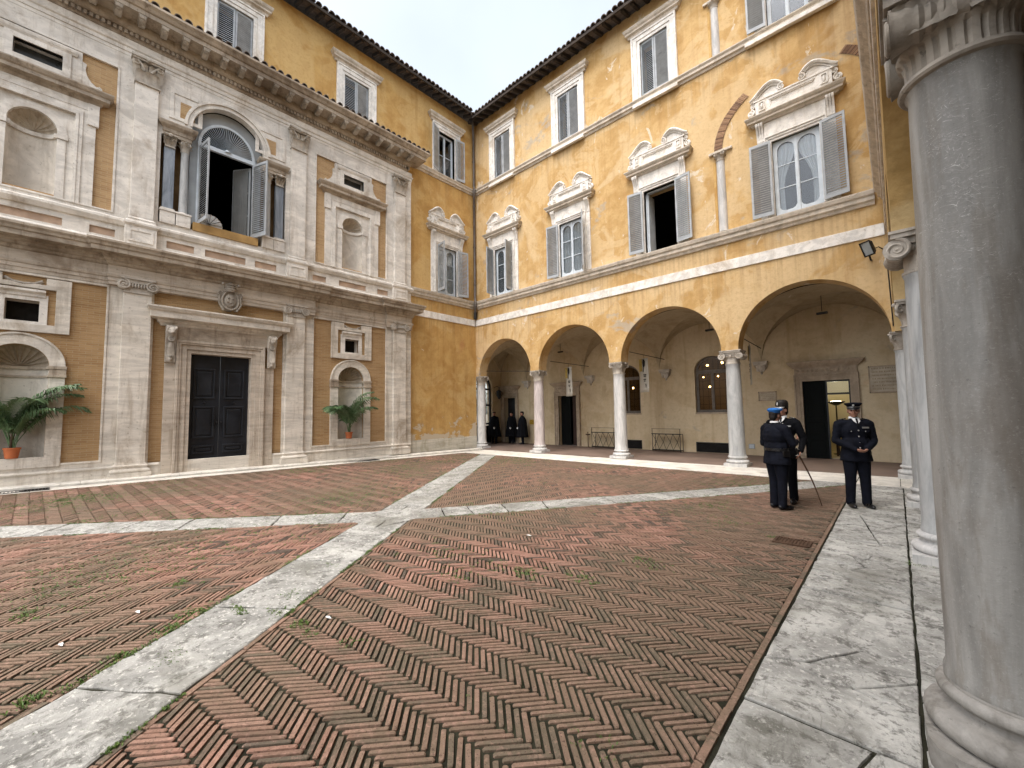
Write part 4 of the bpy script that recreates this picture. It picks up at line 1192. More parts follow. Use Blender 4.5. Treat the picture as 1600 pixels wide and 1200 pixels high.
def bay_up(c):
    m = MB(FA); m.plate(rect(c - 1.38, c + 1.38, 6.80, 10.68), [rect(c - .9, c + .9, 6.9, 9.2), rect(c - .38, c + .38, 9.93, 10.30)], 0, .10)
    m.build('brick_panel', M['brick'], mf)
    m = MB(FA); m.plate(rect(c - 1.375, c + 1.375, 6.80, 10.67), [rect(c - 1.33, c + 1.33, 6.84, 10.62)], .09, .17); m.build('panel_moulding', M['trav'], mf, None, .006)
    m = MB(FA)
    uframe(m, c - .72, c + .70, 6.80, 9.06, .29, .05, .16)
    uframe(m, c - .66, c + .64, 6.80, 9.00, .06, .05, .20); uframe(m, c - .72, c + .70, 6.8, 9.06, .07, .05, .185)
    for sg in (-1, 1):
        a, b = sorted((c + sg * .84, c + sg * 1.04)); m.box(a, b, .05, .20, 8.84, 9.38)
    m.box(c - .98, c + .96, .05, .17, 9.20, 9.42)
    ae = m.build('aedicule', M['trav'], mf, None, .006)
    m = MB(FA)
    m.plate(rect(c - .70, c + .68, 6.80, 9.08), [archhole(c - .02, .385, 6.86, 8.40)], .02, .12)
    m.plate([(c - .55, 6.84), (c - .405, 6.84), (c - .405, 8.26), (c - .55, 8.26)], [], .1, .145); m.plate([(c + .365, 6.84), (c + .51, 6.84), (c + .51, 8.26), (c + .365, 8.26)], [], .1, .145)
    m.plate(arc(c - .02, 8.40, .54, 0, pi, 24) + arc(c - .02, 8.40, .385, pi, 0, 24), [], .1, .15)
    for sg in (-1, 1):
        a, b = sorted((c - .02 + sg * .375, c - .02 + sg * .56)); m.box(a, b, .0, .17, 8.27, 8.39)
    m.sweep([(c - .02 - .385 * math.cos(pi * i / 16), .10 - .30 * math.sin(pi * i / 16)) for i in range(17)], [(-.02, 8.29), (.05, 8.29), (.05, 8.39), (-.02, 8.39)], 1)
    m.build('niche_frame', M['trav'], ae, None, .005)
    m = MB(FA); niche_shell(m, c - .02, .11, .385, 6.86, 8.40, .30); m.build('niche', M['niche'], ae, 60, recalc=False)
    m = MB(FA); conch(m, c - .02, .11, .385, 8.40, .30, 9); m.build('shell', M['shell2'], ae, 50, recalc=False)
    m = MB(FA)
    m.sweep([(c + 1.04, 0), (c + 1.04, .15), (c - 1.06, .15), (c - 1.06, 0)], [(-.1, 9.38), (.02, 9.38), (.05, 9.43), (.06, 9.46), (.17, 9.49), (.17, 9.57), (.20, 9.60), (.24, 9.67), (.24, 9.70), (-.1, 9.78)], -1)
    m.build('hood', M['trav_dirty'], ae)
    m = MB(FA)
    m.plate([(c - .70, 9.74), (c + .70, 9.74), (c + .70, 10.60), (c - .70, 10.60)], [rect(c - .38, c + .38, 9.93, 10.30)], .02, .16)
    m.plate(rect(c - .52, c + .52, 9.80, 10.46), [rect(c - .38, c + .38, 9.93, 10.30)], .1, .19)
    m.sweep([(c + .62, .1), (c - .62, .1)], [(-.05, 10.42), (.09, 10.42), (.12, 10.48), (.13, 10.53), (-.05, 10.55)], -1)
    for sg in (-1, 1):
        q = [(c + sg * .70, 9.74), (c + sg * 1.08, 9.74)] + [(c + sg * (.70 + .38 * (1 - math.sin(t)) ), 9.74 + .10 + .60 * (1 - math.cos(t))) for t in [pi / 2 * i / 8 for i in range(9)]] 
        q = [(c + sg * .70, 9.74), (c + sg * 1.08, 9.74), (c + sg * 1.07, 9.84), (c + sg * .96, 9.88), (c + sg * .86, 9.96), (c + sg * .79, 10.08), (c + sg * .76, 10.22), (c + sg * .78, 10.36), (c + sg * .70, 10.40)]
        m.plate(q, [], .05, .15)
        volute(m, c + sg * 1.0, .155, 9.83, .07, .05, -sg, pi / 2, 1.3, .2)
    m.build('attic_block', M['trav'], ae, None, .005)
    m = MB(FA); m.box(c - .39, c + .39, -.12, -.08, 9.92, 10.31); m.build('attic_pane', M['attic_glass'], ae)
    m = MB(FA)
    for a in (rect(c - .43, c - .378, 9.88, 10.35), rect(c + .378, c + .43, 9.88, 10.35), rect(c - .378, c + .378, 9.88, 9.932), rect(c - .378, c + .378, 10.298, 10.35)): m.plate(a, [], -.1, .04)
    m.build('reveal', M['trav'], ae)
M['shell2'] = stone('upper_shell_stone', (.50, .43, .34), (.26, .20, .14), .5, .2, (1, 1, 1))
M['attic_glass'] = flat('dusty_pane', (.05, .052, .05), .35, .4, 0, .3, 3)
for c in BAY: bay_up(c)
# top entablature
tp = [(-3.92, 0.0), (-3.92, .16), (YL, .16)]
m = MB(FA)
m.sweep([(XE, 0), (XE, .16), (YL, .16)], [(-.1, 11.08), (0, 11.08), (0, 11.17), (.02, 11.175), (.02, 11.27), (.05, 11.30), (.06, 11.34), (.02, 11.36), (.02, 11.52), (-.1, 11.53)], -1)
m.build('architrave', M['trav'], mf)
m = MB(FA)
m.sweep(tp, [(-.1, 11.51), (.04, 11.51), (.06, 11.55), (.07, 11.57), (.07, 11.67), (.13, 11.69), (.16, 11.73), (.18, 11.78), (.19, 11.92), (.60, 11.94), (.60, 12.05), (.64, 12.07), (.68, 12.13), (.74, 12.19), (.74, 12.25), (-.1, 12.30)], -1)
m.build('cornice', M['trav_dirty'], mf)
m = MB(FA)
y = -3.86
while y > YL:
    m.box(y - .062, y, .16, .29, 11.575, 11.665); y -= .105
m.box(-3.92, -3.79, .0, .29, 11.575, 11.665)
o = m.build('dentils', M['trav_dirty'], mf); o['kind'] = 'stuff'
y = -3.62
def modillion_mesh():
    m = MB()
    prof = [(0, 0), (.02, -.10), (.10, -.125), (.20, -.10), (.30, -.07), (.37, -.075), (.395, -.045), (.395, 0)]
    k = len(prof); wv = .065
    m.add([(o_, -wv, z) for o_, z in prof] + [(o_, wv, z) for o_, z in prof], [tuple(range(k)), tuple(range(2 * k - 1, k - 1, -1))] + [(i, (i + 1) % k, k + (i + 1) % k, k + i) for i in range(k)])
    m.box(0, .40, -.085, .085, -.02, .0)
    m.ball((.30, 0, -.085), (.05, .05, .03), 8, 6)
    return m.mesh('modillion', M['cap'], 40)
mm = modillion_mesh()
while y > -15.5:
    o = bpy.data.objects.new('modillion', mm); o.location = (.345, y - .35, 11.935); link(o, mf); y -= .447
# tiles along the cornice top
def tile_mesh(name, L, r0, r1, n=7):
    m = MB(); rows = []
    for x, r, z in ((0, r0, 0), (L, r1, L * .25)):
        rows.append([(-x, r * math.cos(pi * j / n), z + r * math.sin(pi * j / n)) for j in range(n + 1)])
    m.grid(rows)
    rows = [[(-x, (r - .018) * math.cos(pi * j / n), z + (r - .018) * math.sin(pi * j / n)) for j in range(n + 1)] for x, r, z in ((0, r0, 0), (L, r1, L * .25))]
    m.grid(rows)
    k = n + 1
    m.add([(0, rr * math.cos(pi * j / n), rr * math.sin(pi * j / n)) for rr in (r0, r0 - .018) for j in range(k)], [(j, j + 1, k + j + 1, k + j) for j in range(n)])
    return m.mesh(name, M['tile'], 60, recalc=False)
tm = tile_mesh('roof_tile', .5, .085, .07)
m = MB(FA); m.add([(YL, .86, 12.27), (-3.2, .86, 12.27), (-3.2, 0, 12.50), (YL, 0, 12.50), (YL, .86, 12.25), (-3.2, .86, 12.25), (-3.2, 0, 12.25), (YL, 0, 12.25)], [(0, 1, 2, 3), (0, 1, 5, 4), (1, 2, 6, 5)])
rs_ = m.build('cornice_roof', M['tile'], mf)
y = -3.3
while y > YL:
    o = bpy.data.objects.new('roof_tile', tm); o.location = (.90 + RNG.uniform(-.015, .015), y, 12.27); o.rotation_euler = (RNG.uniform(-.05, .05), 0, RNG.uniform(-.04, .04)); link(o, rs_)
    y -= .23 + RNG.uniform(-.012, .012)
# ---- the arched window
m = MB(FA)
m.plate(arc(DC, 9.80, 1.085, 0, pi, 32) + arc(DC, 9.80, .90, pi, 0, 32), [], .10, .21)
m.plate(arc(DC, 9.80, 1.085, 0, pi, 32) + arc(DC, 9.80, 1.02, pi, 0, 32), [], .20, .25); m.plate(arc(DC, 9.80, .945, 0, pi, 32) + arc(DC, 9.80, .90, pi, 0, 32), [], .20, .232)
for sg in (-1, 1):
    a, b = sorted((DC + sg * .90, DC + sg * 1.085)); m.box(a, b, .10, .21, 9.62, 9.80)
m.build('arch', M['trav'], mf, None, .006)
for sg, (a, b) in ((-1, (-11.50, -10.80)), (1, (-9.10, -8.38))):
    m = MB(FA)
    m.sweep([(b - .04, -.1), (b - .04, .17), (a + .04, .17), (a + .04, -.1)], [(-.2, 9.33), (.0, 9.33), (.0, 9.42), (.02, 9.43), (.02, 9.52), (.05, 9.55), (.10, 9.60), (.12, 9.66), (.12, 9.69), (-.2, 9.74)], -1)
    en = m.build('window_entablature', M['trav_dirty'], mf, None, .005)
slabs = (-11.31, -8.55); cols_ = (-10.97, -8.88)
for c in slabs:
    m = MB(FA); m.box(c - .115, c + .115, -.02, .13, 7.30, 9.05); p = m.build('pilaster', M['col_blue'], mf, None, .006)
    m = MB(FA); corinth_flat(m, c, .12, 9.05, 9.335, .25); m.build('capital', M['cap'], p, 50)
    m = MB(FA); m.box(c - .16, c + .16, -.1, .20, 6.87, 7.20); m.box(c - .175, c + .175, -.1, .22, 7.20, 7.25); m.box(c - .15, c + .15, -.06, .17, 7.25, 7.305); m.build('pedestal', M['trav'], p, None, .008)
for c in cols_:
    m = MB(FA); shaft(m, c, .04, 7.30, 9.06, .098, .084, 24); p = m.build('column', M['col_g'], mf, 40)
    m = MB(FA); corinth_round(m, c, .04, 9.05, 9.335, .09, .12, 6); m.build('capital', M['cap'], p, 50)
    m = MB(FA); m.box(c - .16, c + .16, -.12, .20, 6.87, 7.20); m.box(c - .175, c + .175, -.12, .22, 7.20, 7.25); m.lathe(c, .04, [(.06, 7.25), (.13, 7.25), (.135, 7.27), (.11, 7.29), (.10, 7.305), (.06, 7.305)], 20); m.build('pedestal', M['trav'], p, 40, .008)
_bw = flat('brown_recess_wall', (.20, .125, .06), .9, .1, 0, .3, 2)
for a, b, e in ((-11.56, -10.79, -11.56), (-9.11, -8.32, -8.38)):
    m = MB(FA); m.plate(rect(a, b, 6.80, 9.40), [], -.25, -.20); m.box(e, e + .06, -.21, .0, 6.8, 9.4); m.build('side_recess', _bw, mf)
m = MB(FA); m.box(-10.76, -9.14, -.3, .19, 6.86, 7.10); m.build('window_sill', flat('ochre_sill', (.40, .25, .10), .85, .15, 0, .2, 3), mf, None, .01)
# grey boarding with the fan light
OP0, OP1, FZ = -10.62, -9.28, 9.50
board = [(DC - .90, 9.34), (DC - .90, 9.80)] + arc(DC, 9.80, .90, pi, 0, 30)[1:] + [(DC + .90, 9.34), (DC + .90, 7.05), (OP1 + .02, 7.05), (OP1 + .02, FZ), (DC + .72, FZ + .02)] + arc(DC, FZ + .06, .71, 0, pi, 26, .80) + [(DC - .72, FZ + .02), (OP0 - .02, FZ), (OP0 - .02, 7.05), (DC - .90, 7.05)]
m = MB(FA); m.plate(board, [], -.12, -.06)
wn = m.build('window', M['woodgrey'], mf)
m = MB(FA)
m.plate(arc(DC, FZ + .06, .72, 0, pi, 26, .81) + arc(DC, FZ + .06, .65, pi, 0, 26, .74), [], -.08, -.02)
m.box(OP0 - .06, OP1 + .06, -.10, -.01, FZ - .03, FZ + .085)
m.lathe(DC, -.03, [(.09, FZ + .06), (.09, FZ + .07)], 12)
m.ball((DC, -.04, FZ + .09), (.07, .03, .07), 10, 8)
for u in (OP0 - .055, OP1): m.box(u, u + .055, -.10, -.02, 7.06, FZ - .03)
m.build('frame', M['frame_w'], wn, None, .004)
for k in range(35):
    t = pi * (k + .5) / 35; c_, s_ = math.cos(t), math.sin(t)
    m = MB(FA); q0, q1 = .08, .985
    A_ = Vector((DC + .66 * q0 * c_, FZ + .07 + .75 * q0 * s_)); B_ = Vector((DC + .66 * q1 * c_, FZ + .07 + .75 * q1 * s_))
    n_ = Vector((-(B_ - A_).y, (B_ - A_).x)).normalized()
    w0, w1 = .004, .0155
    m.add([(A_.x - n_.x * w0, -.07, A_.y - n_.y * w0), (A_.x + n_.x * w0, -.05, A_.y + n_.y * w0), (B_.x + n_.x * w1, -.035, B_.y + n_.y * w1), (B_.x - n_.x * w1, -.07, B_.y - n_.y * w1),
           (A_.x - n_.x * w0, -.08, A_.y - n_.y * w0), (A_.x + n_.x * w0, -.06, A_.y + n_.y * w0), (B_.x + n_.x * w1, -.047, B_.y + n_.y * w1), (B_.x - n_.x * w1, -.082, B_.y - n_.y * w1)],
          [(0, 1, 2, 3), (4, 7, 6, 5), (0, 4, 5, 1), (1, 5, 6, 2), (2, 6, 7, 3), (3, 7, 4, 0)])
    m.build('slat', M['frame_w'], wn)
# dark room behind, open casement inside
m = MB(FA)
def room(mb, u0, u1, d0, d1, z0, z1):
    mb.add([(u0, d0, z0), (u1, d0, z0), (u1, d1, z0), (u0, d1, z0), (u0, d0, z1), (u1, d0, z1), (u1, d1, z1), (u0, d1, z1)], [(0, 1, 2, 3), (4, 5, 6, 7), (0, 1, 5, 4), (1, 2, 6, 5), (3, 0, 4, 7)])
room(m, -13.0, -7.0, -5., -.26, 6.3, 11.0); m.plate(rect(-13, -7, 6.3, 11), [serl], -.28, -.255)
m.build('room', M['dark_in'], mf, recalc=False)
# room shells behind the niches and small windows
m = MB(FA)
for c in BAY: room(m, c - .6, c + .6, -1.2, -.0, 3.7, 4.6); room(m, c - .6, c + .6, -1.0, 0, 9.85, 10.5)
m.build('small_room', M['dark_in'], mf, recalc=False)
# ------------------------------------------------------------------ windows and shutters of the ochre wings
_leafcache = {}
def leaf_meshes(w_, h):
    key = (round(w_, 3), round(h, 3))
    if key in _leafcache: return _leafcache[key]
    m = MB(); st = .05; t = .018
    m.box(0, st, -t, t, 0, h); m.box(w_ - st, w_, -t, t, 0, h)
    m.box(st, w_ - st, -t, t, 0, .10); m.box(st, w_ - st, -t, t, h - .075, h)
    fr = m.mesh('shutter', M['shutter'])
    n = int((h - .20) / .062); zs = [.10 + (h - .175) * (i + .5) / n for i in range(n)]
    s = MB(); a = rad(38); wv = .031; ca, sa = math.cos(a), math.sin(a)
    for (p, q) in ((0, 0),):
        pts = [(-wv, -.004), (wv, -.004), (wv, .004), (-wv, .004)]
        pr = [(x * ca - y * sa, x * sa + y * ca) for x, y in pts]   # (t,z)
        x0, x1 = st - .004, w_ - st + .004
        s.add([(x0, b * .62, c) for b, c in pr] + [(x1, b * .62, c) for b, c in pr], [(0, 1, 2, 3), (7, 6, 5, 4), (0, 4, 5, 1), (1, 5, 6, 2), (2, 6, 7, 3), (3, 7, 4, 0)])
    sm = s.mesh('slat', M['shutter'])
    al = MB()
    for z in zs:
        al.add([(v.co.x, v.co.y, v.co.z + z) for v in sm.vertices], [tuple(p.vertices) for p in sm.polygons])
    am = al.mesh('slats', M['shutter'])
    _leafcache[key] = (fr, sm, am, zs)
    return _leafcache[key]
def shutter(parent, F, hu, hd, z0, z1, w_, sg, ang, single=False, off=0.):
    """hinge at (hu,hd); ang 0 = folded flat outwards on side sg, 180 = closed"""
    fr, sm, am, zs = leaf_meshes(w_, z1 - z0)
    a = rad(ang); p0 = Vector(F((hu, hd, z0))); p1 = Vector(F((hu + sg * math.cos(a), hd + math.sin(a), z0)))
    dr = p1 - p0; rz = math.atan2(dr.y, dr.x)
    o = bpy.data.objects.new('shutter', fr); o.location = p0; o.rotation_euler = (0, 0, rz); link(o, parent)
    Mx = Matrix.Translation(p0) @ Matrix.Rotation(rz, 4, 'Z')
    if single:
        for z in zs:
            s = bpy.data.objects.new('slat', sm); s.matrix_basis = Mx @ Matrix.Translation((0, 0, z)) @ Matrix.Rotation(RNG.gauss(0, .02), 4, 'X'); link(s, o)
    else:
        s = bpy.data.objects.new('slats', am); s.matrix_basis = Mx; link(s, o); s['kind'] = 'stuff'
    return o
def casement(parent, F, c, w_, z0, z1, d=-.16, curtain='closed', bars=2, arched=True, side=None):
    """two-leaf window; side: None both leaves closed"""
    o_ = .045; hw = w_ / 2
    m = MB(F); holes = []
    for sg in (-1, 1):
        a, b = sorted((c + sg * .045, c + sg * (hw - .095)))
        if arched:
            r = (b - a) / 2; cx = (a + b) / 2; rr = r * .55
            holes.append([(a, z0 + .12 + rr), (a + rr * .4, z0 + .12 + rr * .3), (a + rr, z0 + .12), (b - rr, z0 + .12), (b - rr * .4, z0 + .12 + rr * .3), (b, z0 + .12 + rr)] + arc(cx, z1 - .10 - r, r, 0, pi, 10))
        else: holes.append(rect(a, b, z0 + .12, z1 - .09))
    m.plate(rect(c - hw, c + hw, z0, z1), holes, d - .025, d + .025)
    m.box(c - .03, c + .03, d + .024, d + .045, z0 + .02, z1 - .02)
    for k in range(bars):
        z = z0 + .12 + (z1 - z0 - .2) * (k + 1) / (bars + 1)
        for sg in (-1, 1):
            a, b = sorted((c + sg * .04, c + sg * (hw - .09))); m.box(a, b, d - .012, d + .012, z - .012, z + .012)
    wn = m.build('window', M['frame_w'], parent)
    for sg in (-1, 1):
        a, b = sorted((c + sg * .035, c + sg * (hw - .085)))
        m = MB(F); m.box(a, b, d - .006, d - .002, z0 + .10, z1 - .07); m.build('pane', M['glass'], wn)
        if curtain:
            rows = []
            N = 40
            for zi in range(9):
                t = zi / 8; z = z0 + .03 + (z1 - z0 - .06) * t; row = []
                for i in range(N + 1):
                    q = i / N
                    if curtain == 'drawn':   # gathered outwards below
                        inner = .98 if t > .8 else .98 - .62 * math.sin(pi / 2 * min(1, (.8 - t) / .45)) if t > .35 else .36 + .1 * (.35 - t)
                        q2 = 1 - (1 - q) * inner
                    else: q2 = q
                    u = c + sg * (.02 + (hw - .06) * q2)
                    row.append((u, d - .055 + .018 * math.sin(q * 34 + zi * .1) + .012 * math.sin(q * 13 + 1), z))
                rows.append(row)
            m = MB(F); m.grid(rows); m.build('curtain', M['curtain'], wn, 60, recalc=False)
    return wn
def reveal(mb, u0, u1, z0, z1, d0, d1):
    for a in (rect(u0 - .05, u0, z0 - .05, z1 + .05), rect(u1, u1 + .05, z0 - .05, z1 + .05), rect(u0, u1, z0 - .05, z0), rect(u0, u1, z1, z1 + .05)): mb.plate(a, [], d0, d1)
def swan(mb, c, z, sg, d):
    # one half of the broken scroll pediment: rises from the outer end, falls into a volute near the middle
    pts = []
    for i in range(17):
        t = i / 16
        pts.append((c + sg * (.99 - .80 * t), d, z + .01 + .36 * math.sin(pi * (.03 + .82 * t ** 1.3))))
    e = pts[-1]
    mb.tube(pts, [.030 + .014 * math.sin(pi * i / 16) for i in range(17)], 6)
    mb.tube([(p[0], d - .03, max(z, p[2] - .085)) for p in pts[2:]], .016, 6)
    volute(mb, e[0] + sg * .035, d + .01, e[2] - .085, .095, .03, -sg, pi / 2, 1.6, .26, False)
    mb.plate([(p[0], p[2]) for p in pts] + [(e[0], z), (c + sg * .99, z)], [], d - .10, d - .055)
def big_window(parent, F, c, shut=(0, 0), curtain='closed', single=False, opened=False, sh_w=.50):
    """piano nobile window: moulded frame, brackets, hood and scroll pediment"""
    u0, u1, z0, z1 = c - .53, c + .53, 6.86, 8.96
    m = MB(F)
    def uf(w_, o, d1): 
        m.plate([(u0 - o - w_, z0), (u0 - o, z0), (u0 - o, z1 + o), (u1 + o, z1 + o), (u1 + o, z0), (u1 + o + w_, z0), (u1 + o + w_, z1 + o + w_), (u0 - o - w_, z1 + o + w_)], [], -.02, d1)
    uf(.07, 0, .05); uf(.06, .07, .075); uf(.04, .13, .10)
    m.box(u0 - .34, u0 - .17, -.02, .045, z0, 9.12); m.box(u1 + .17, u1 + .34, -.02, .045, z0, 9.12)
    m.box(u0 - .16, u1 + .16, -.02, .07, z1 + .17, 9.56)
    sr = m.build('window_surround', M['white'], parent, None, .006)
    m = MB(F); m.sweep([(u1 + .43, -.02), (u1 + .43, .10), (u0 - .43, .10), (u0 - .43, -.02)], [(-.12, 9.54), (.01, 9.54), (.03, 9.58), (.10, 9.61), (.10, 9.66), (.13, 9.69), (.16, 9.74), (.16, 9.76), (-.12, 9.80)], -1)
    m.build('hood', M['hoodstone'], sr)
    for sg in (-1, 1):
        u = c + sg * .785
        m = MB(F); prof = [(0, 9.04), (.03, 9.05), (.035, 9.12), (.05, 9.25), (.10, 9.38), (.15, 9.46), (.16, 9.52), (.13, 9.56), (0, 9.56)]; k = len(prof)
        for (a, b) in ((-.085, -.035), (-.022, .022), (.035, .085)):
            m.add([(u + a, .03 + o, z) for o, z in prof] + [(u + b, .03 + o, z) for o, z in prof], [tuple(range(k)), tuple(range(2 * k - 1, k - 1, -1))] + [(i, (i + 1) % k, k + (i + 1) % k, k + i) for i in range(k)])
        m.box(u - .075, u + .075, -.02, .05, 9.05, 9.55)
        m.build('bracket', M['white'], sr)
    m = MB(F)
    m.box(c - .92, c + .92, -.02, .07, 9.77, 9.87)
    m.plate([(c - .86, 9.86), (c + .86, 9.86), (c + .86, 10.24), (c - .86, 10.24)], [rect(c - .52, c + .52, 9.93, 10.17)], -.02, .09)
    m.box(c - .53, c + .53, -.02, .035, 9.92, 10.18); m.plate(rect(c - .52, c + .52, 9.93, 10.17), [rect(c - .49, c + .49, 9.96, 10.14)], .03, .07)
    m.box(c - .90, c + .90, -.02, .11, 10.235, 10.275)
    for sg in (-1, 1):
        a, b = sorted((c + sg * .62, c + sg * .78)); m.plate(rect(a, b, 9.92, 10.19), [rect(a + .03, b - .03, 9.95, 10.16)], .08, .12); m.ball((c + sg * .70, .10, 10.05), (.035, .03, .09), 8, 6)
        volute(m, c + sg * .97, .06, 9.98, .10, .05, sg, pi / 2, 1.5, .22); volute(m, c + sg * .92, .06, 10.17, .07, .05, -sg, -pi / 2, 1.3, .22)
        swan(m, c, 10.27, sg, .09)
    m.build('pediment', M['white'], sr, 45)
    m = MB(F); reveal(m, u0, u1, z0, z1, -.32, -.0); m.build('reveal', M['white'], sr)
    for sg, an in ((-1, shut[0]), (1, shut[1])):
        if an is not None: shutter(parent, F, c + sg * .548, .125, z0 + .02, z1 + .0, sh_w, sg, an, single)
    if not opened: casement(parent, F, c, 1.06, z0, z1, -.085, curtain)
    else:
        m = MB(F); m.box(u0, u0 + .05, -.2, -.12, z0, z1); m.box(u1 - .05, u1, -.2, -.12, z0, z1); m.box(u0, u1, -.2, -.12, z1 - .05, z1)
        m.box(u0 + .05, u0 + .09, -.6, -.14, z0 + .04, z1 - .05)
        m.build('window', M['frame_w'], parent, label='window standing open on a dark room')
def top_window(parent, F, c, shut=None, single=False, glass=False, zb=12.27):
    u0, u1, z0, z1 = c - .475, c + .475, zb, 14.24
    m = MB(F)
    for w_, o, d1 in ((.10, 0, .04), (.14, .10, .065), (.06, .24, .09)):
        m.plate([(u0 - o - w_, z0), (u0 - o, z0), (u0 - o, z1 + o), (u1 + o, z1 + o), (u1 + o, z0), (u1 + o + w_, z0), (u1 + o + w_, z1 + o + w_), (u0 - o - w_, z1 + o + w_)], [], -.02, d1)
    sr = m.build('window_surround', M['white'], parent, None, .006)
    m = MB(F); m.sweep([(u1 + .36, -.02), (u1 + .36, .06), (u0 - .36, .06), (u0 - .36, -.02)], [(-.08, 14.55), (.02, 14.55), (.04, 14.62), (.10, 14.66), (.10, 14.71), (.14, 14.76), (.16, 14.82), (.16, 14.85), (-.08, 14.89)], -1)
    m.build('hood', M['hoodstone'], sr)
    m = MB(F); reveal(m, u0, u1, z0, z1, -.32, 0); m.build('reveal', M['white'], sr)
    if shut is None:
        for sg in (-1, 1): shutter(parent, F, c + sg * .475, -.05, z0 + .02, z1, .470, sg, 180 - (2 if sg > 0 else 3), single)
    else:
        for sg, an in ((-1, shut[0]), (1, shut[1])): shutter(parent, F, c + sg * .49, .115, z0 + .02, z1, .46, sg, an, single)
    if glass: casement(parent, F, c, .95, z0, z1, -.16, None, 1, False)
M['hoodstone'] = stone('hood_stone', (.58, .51, .42), (.28, .22, .15), .45, .2, (2, 2, 2))

# ------------------------------------------------------------------ ochre wing on the left (behind and beside the marble facade)
wa = thing('ochre_wing', 'smooth orange ochre palace wing rising behind the marble facade', 'building', (-.2, -1.8, 0))
WAW = [(-1.69, 'open'), (-5.94, 'closed'), (-9.86, 'closed')]
holes = [rect(-1.69 - .53, -1.69 + .53, 6.86, 8.96)] + [rect(c - .475, c + .475, 12.27, 14.24) for c, _ in WAW[:1]] + [rect(c - .475, c + .475, 12.45, 14.24) for c, _ in WAW[1:]]
m = MB(FA); m.plate([(-3.7, -.15), (.0, -.15), (.0, 15.55), (YL, 15.55), (YL, 12.0), (-3.7, 12.0)], holes, -.45, 0)
m.build('wall', M['ochre_a'], wa)
m = MB(FA); m.box(-3.62, -.02, .0, .035, -.15, .58); m.build('base_dado', M['base_stone'], wa, None, .01)
m = MB(FA); m.box(-3.64, -.045, -.02, .03, 5.68, 5.97); m.build('white_band', M['white'], wa, None, .006)
SILL = [(-.05, 6.46), (.05, 6.47), (.07, 6.53), (.12, 6.57), (.12, 6.66), (.16, 6.69), (.18, 6.77), (.18, 6.80), (.03, 6.85), (-.05, 6.85)]
STR2 = [(-.05, 11.96), (.04, 11.97), (.06, 12.03), (.11, 12.06), (.11, 12.13), (.15, 12.19), (.15, 12.22), (.02, 12.26), (-.05, 12.26)]
m = MB(FA); m.sweep([(-3.63, 0), (-.17, 0)], SILL, 1); m.build('sill_course', M['hoodstone'], wa)
m = MB(FA); m.sweep([(-3.63, 0), (-.14, 0)], STR2, 1); m.build('string_course', M['hoodstone'], wa)
big_window(wa, FA, -1.69, (82, 12), 'closed', False, False, .52)
for c, st in WAW:
    if st == 'open': top_window(wa, FA, c, (22, 8), False, True)
    else: top_window(wa, FA, c, None, False, False, 12.45)
m = MB(FA); room(m, YL, -.1, -5, -.46, 5.6, 15.4)
m.plate([(YL, 5.6), (-.1, 5.6), (-.1, 15.4), (YL, 15.4)], holes + [rect(-11.2, -8.6, 6.5, 11)], -.475, -.46)
m.build('inner_rooms', M['dark_in'], wa, recalc=False)

# ------------------------------------------------------------------ eaves
def eave(parent, F, u0, u1, z, over, mit0=0, mit1=0, rise=.36, tiles=True, rafters=True):
    """sloping roof with overhang, soffit boards, rafter tails and a front row of half-round tiles"""
    R = 5.; L = over + R
    m = MB(F)
    o0, o1 = mit0, mit1      # corner cut towards the valley
    m.add([(u0 + o0 * over, over, z), (u1 - o1 * over, over, z), (u1 + o1 * R, -R, z + L * rise), (u0 - o0 * R, -R, z + L * rise),
           (u0 + o0 * over, over, z - .05), (u1 - o1 * over, over, z - .05), (u1 + o1 * R, -R, z + L * rise - .05), (u0 - o0 * R, -R, z + L * rise - .05)],
          [(0, 1, 2, 3), (7, 6, 5, 4), (0, 4, 5, 1), (1, 5, 6, 2), (2, 6, 7, 3), (3, 7, 4, 0)])
    rf = m.build('roof', M['tile'], parent)
    m = MB(F); m.box(u0 + o0 * (over - .03), u1 - o1 * (over - .03), over - .03, over + .02, z - .12, z - .02); m.build('fascia', M['wood_dark'], rf)
    if rafters:
        b = MB(); b.box(-.05, .05, -.04, over - .02, -.12, 0)
        rm = b.mesh('rafter', M['wood_dark'])
        u = u0 + .25
        while u < u1 - .2:
            lim = over
            if o0: lim = min(lim, u - u0)
            if o1: lim = min(lim, u1 - u)
            q = bpy.data.objects.new('rafter', None) if False else bpy.data.objects.new('rafter', rm)
            p = Vector(F((u, 0, z + over * rise - .05))); e = Vector(F((u, 1, z + over * rise - .05 - rise))) - p
            y_ = e.normalized(); x_ = y_.cross(Vector((0, 0, 1))).normalized(); z_ = x_.cross(y_)
            q.matrix_basis = Matrix(((x_.x, y_.x, z_.x, p.x), (x_.y, y_.y, z_.y, p.y), (x_.z, y_.z, z_.z, p.z), (0, 0, 0, 1)))
            link(q, rf); u += .36
    if tiles:
        u = u0 + (over if o0 else 0) + .08
        while u < u1 - (over if o1 else 0):
            q = bpy.data.objects.new('roof_tile', tm)
            p = Vector(F((u, over + .06 + RNG.uniform(-.02, .02), z + .0))); e = Vector(F((u, 1 + over, z))) - Vector(F((u, over, z)))
            q.matrix_basis = Matrix.Translation(p) @ Matrix.Rotation(math.atan2(e.y, e.x) + RNG.uniform(-.05, .05), 4, 'Z') @ Matrix.Rotation(RNG.uniform(.0, .1), 4, 'Y')
            q.scale = (1, 1.25, 1.25) if False else (1.2, 1.2, 1.25)
            link(q, rf); u += .215 + RNG.uniform(-.012, .012)
    return rf
eave(wa, FA, YL, -.0, 15.62, .60, 0, 1)

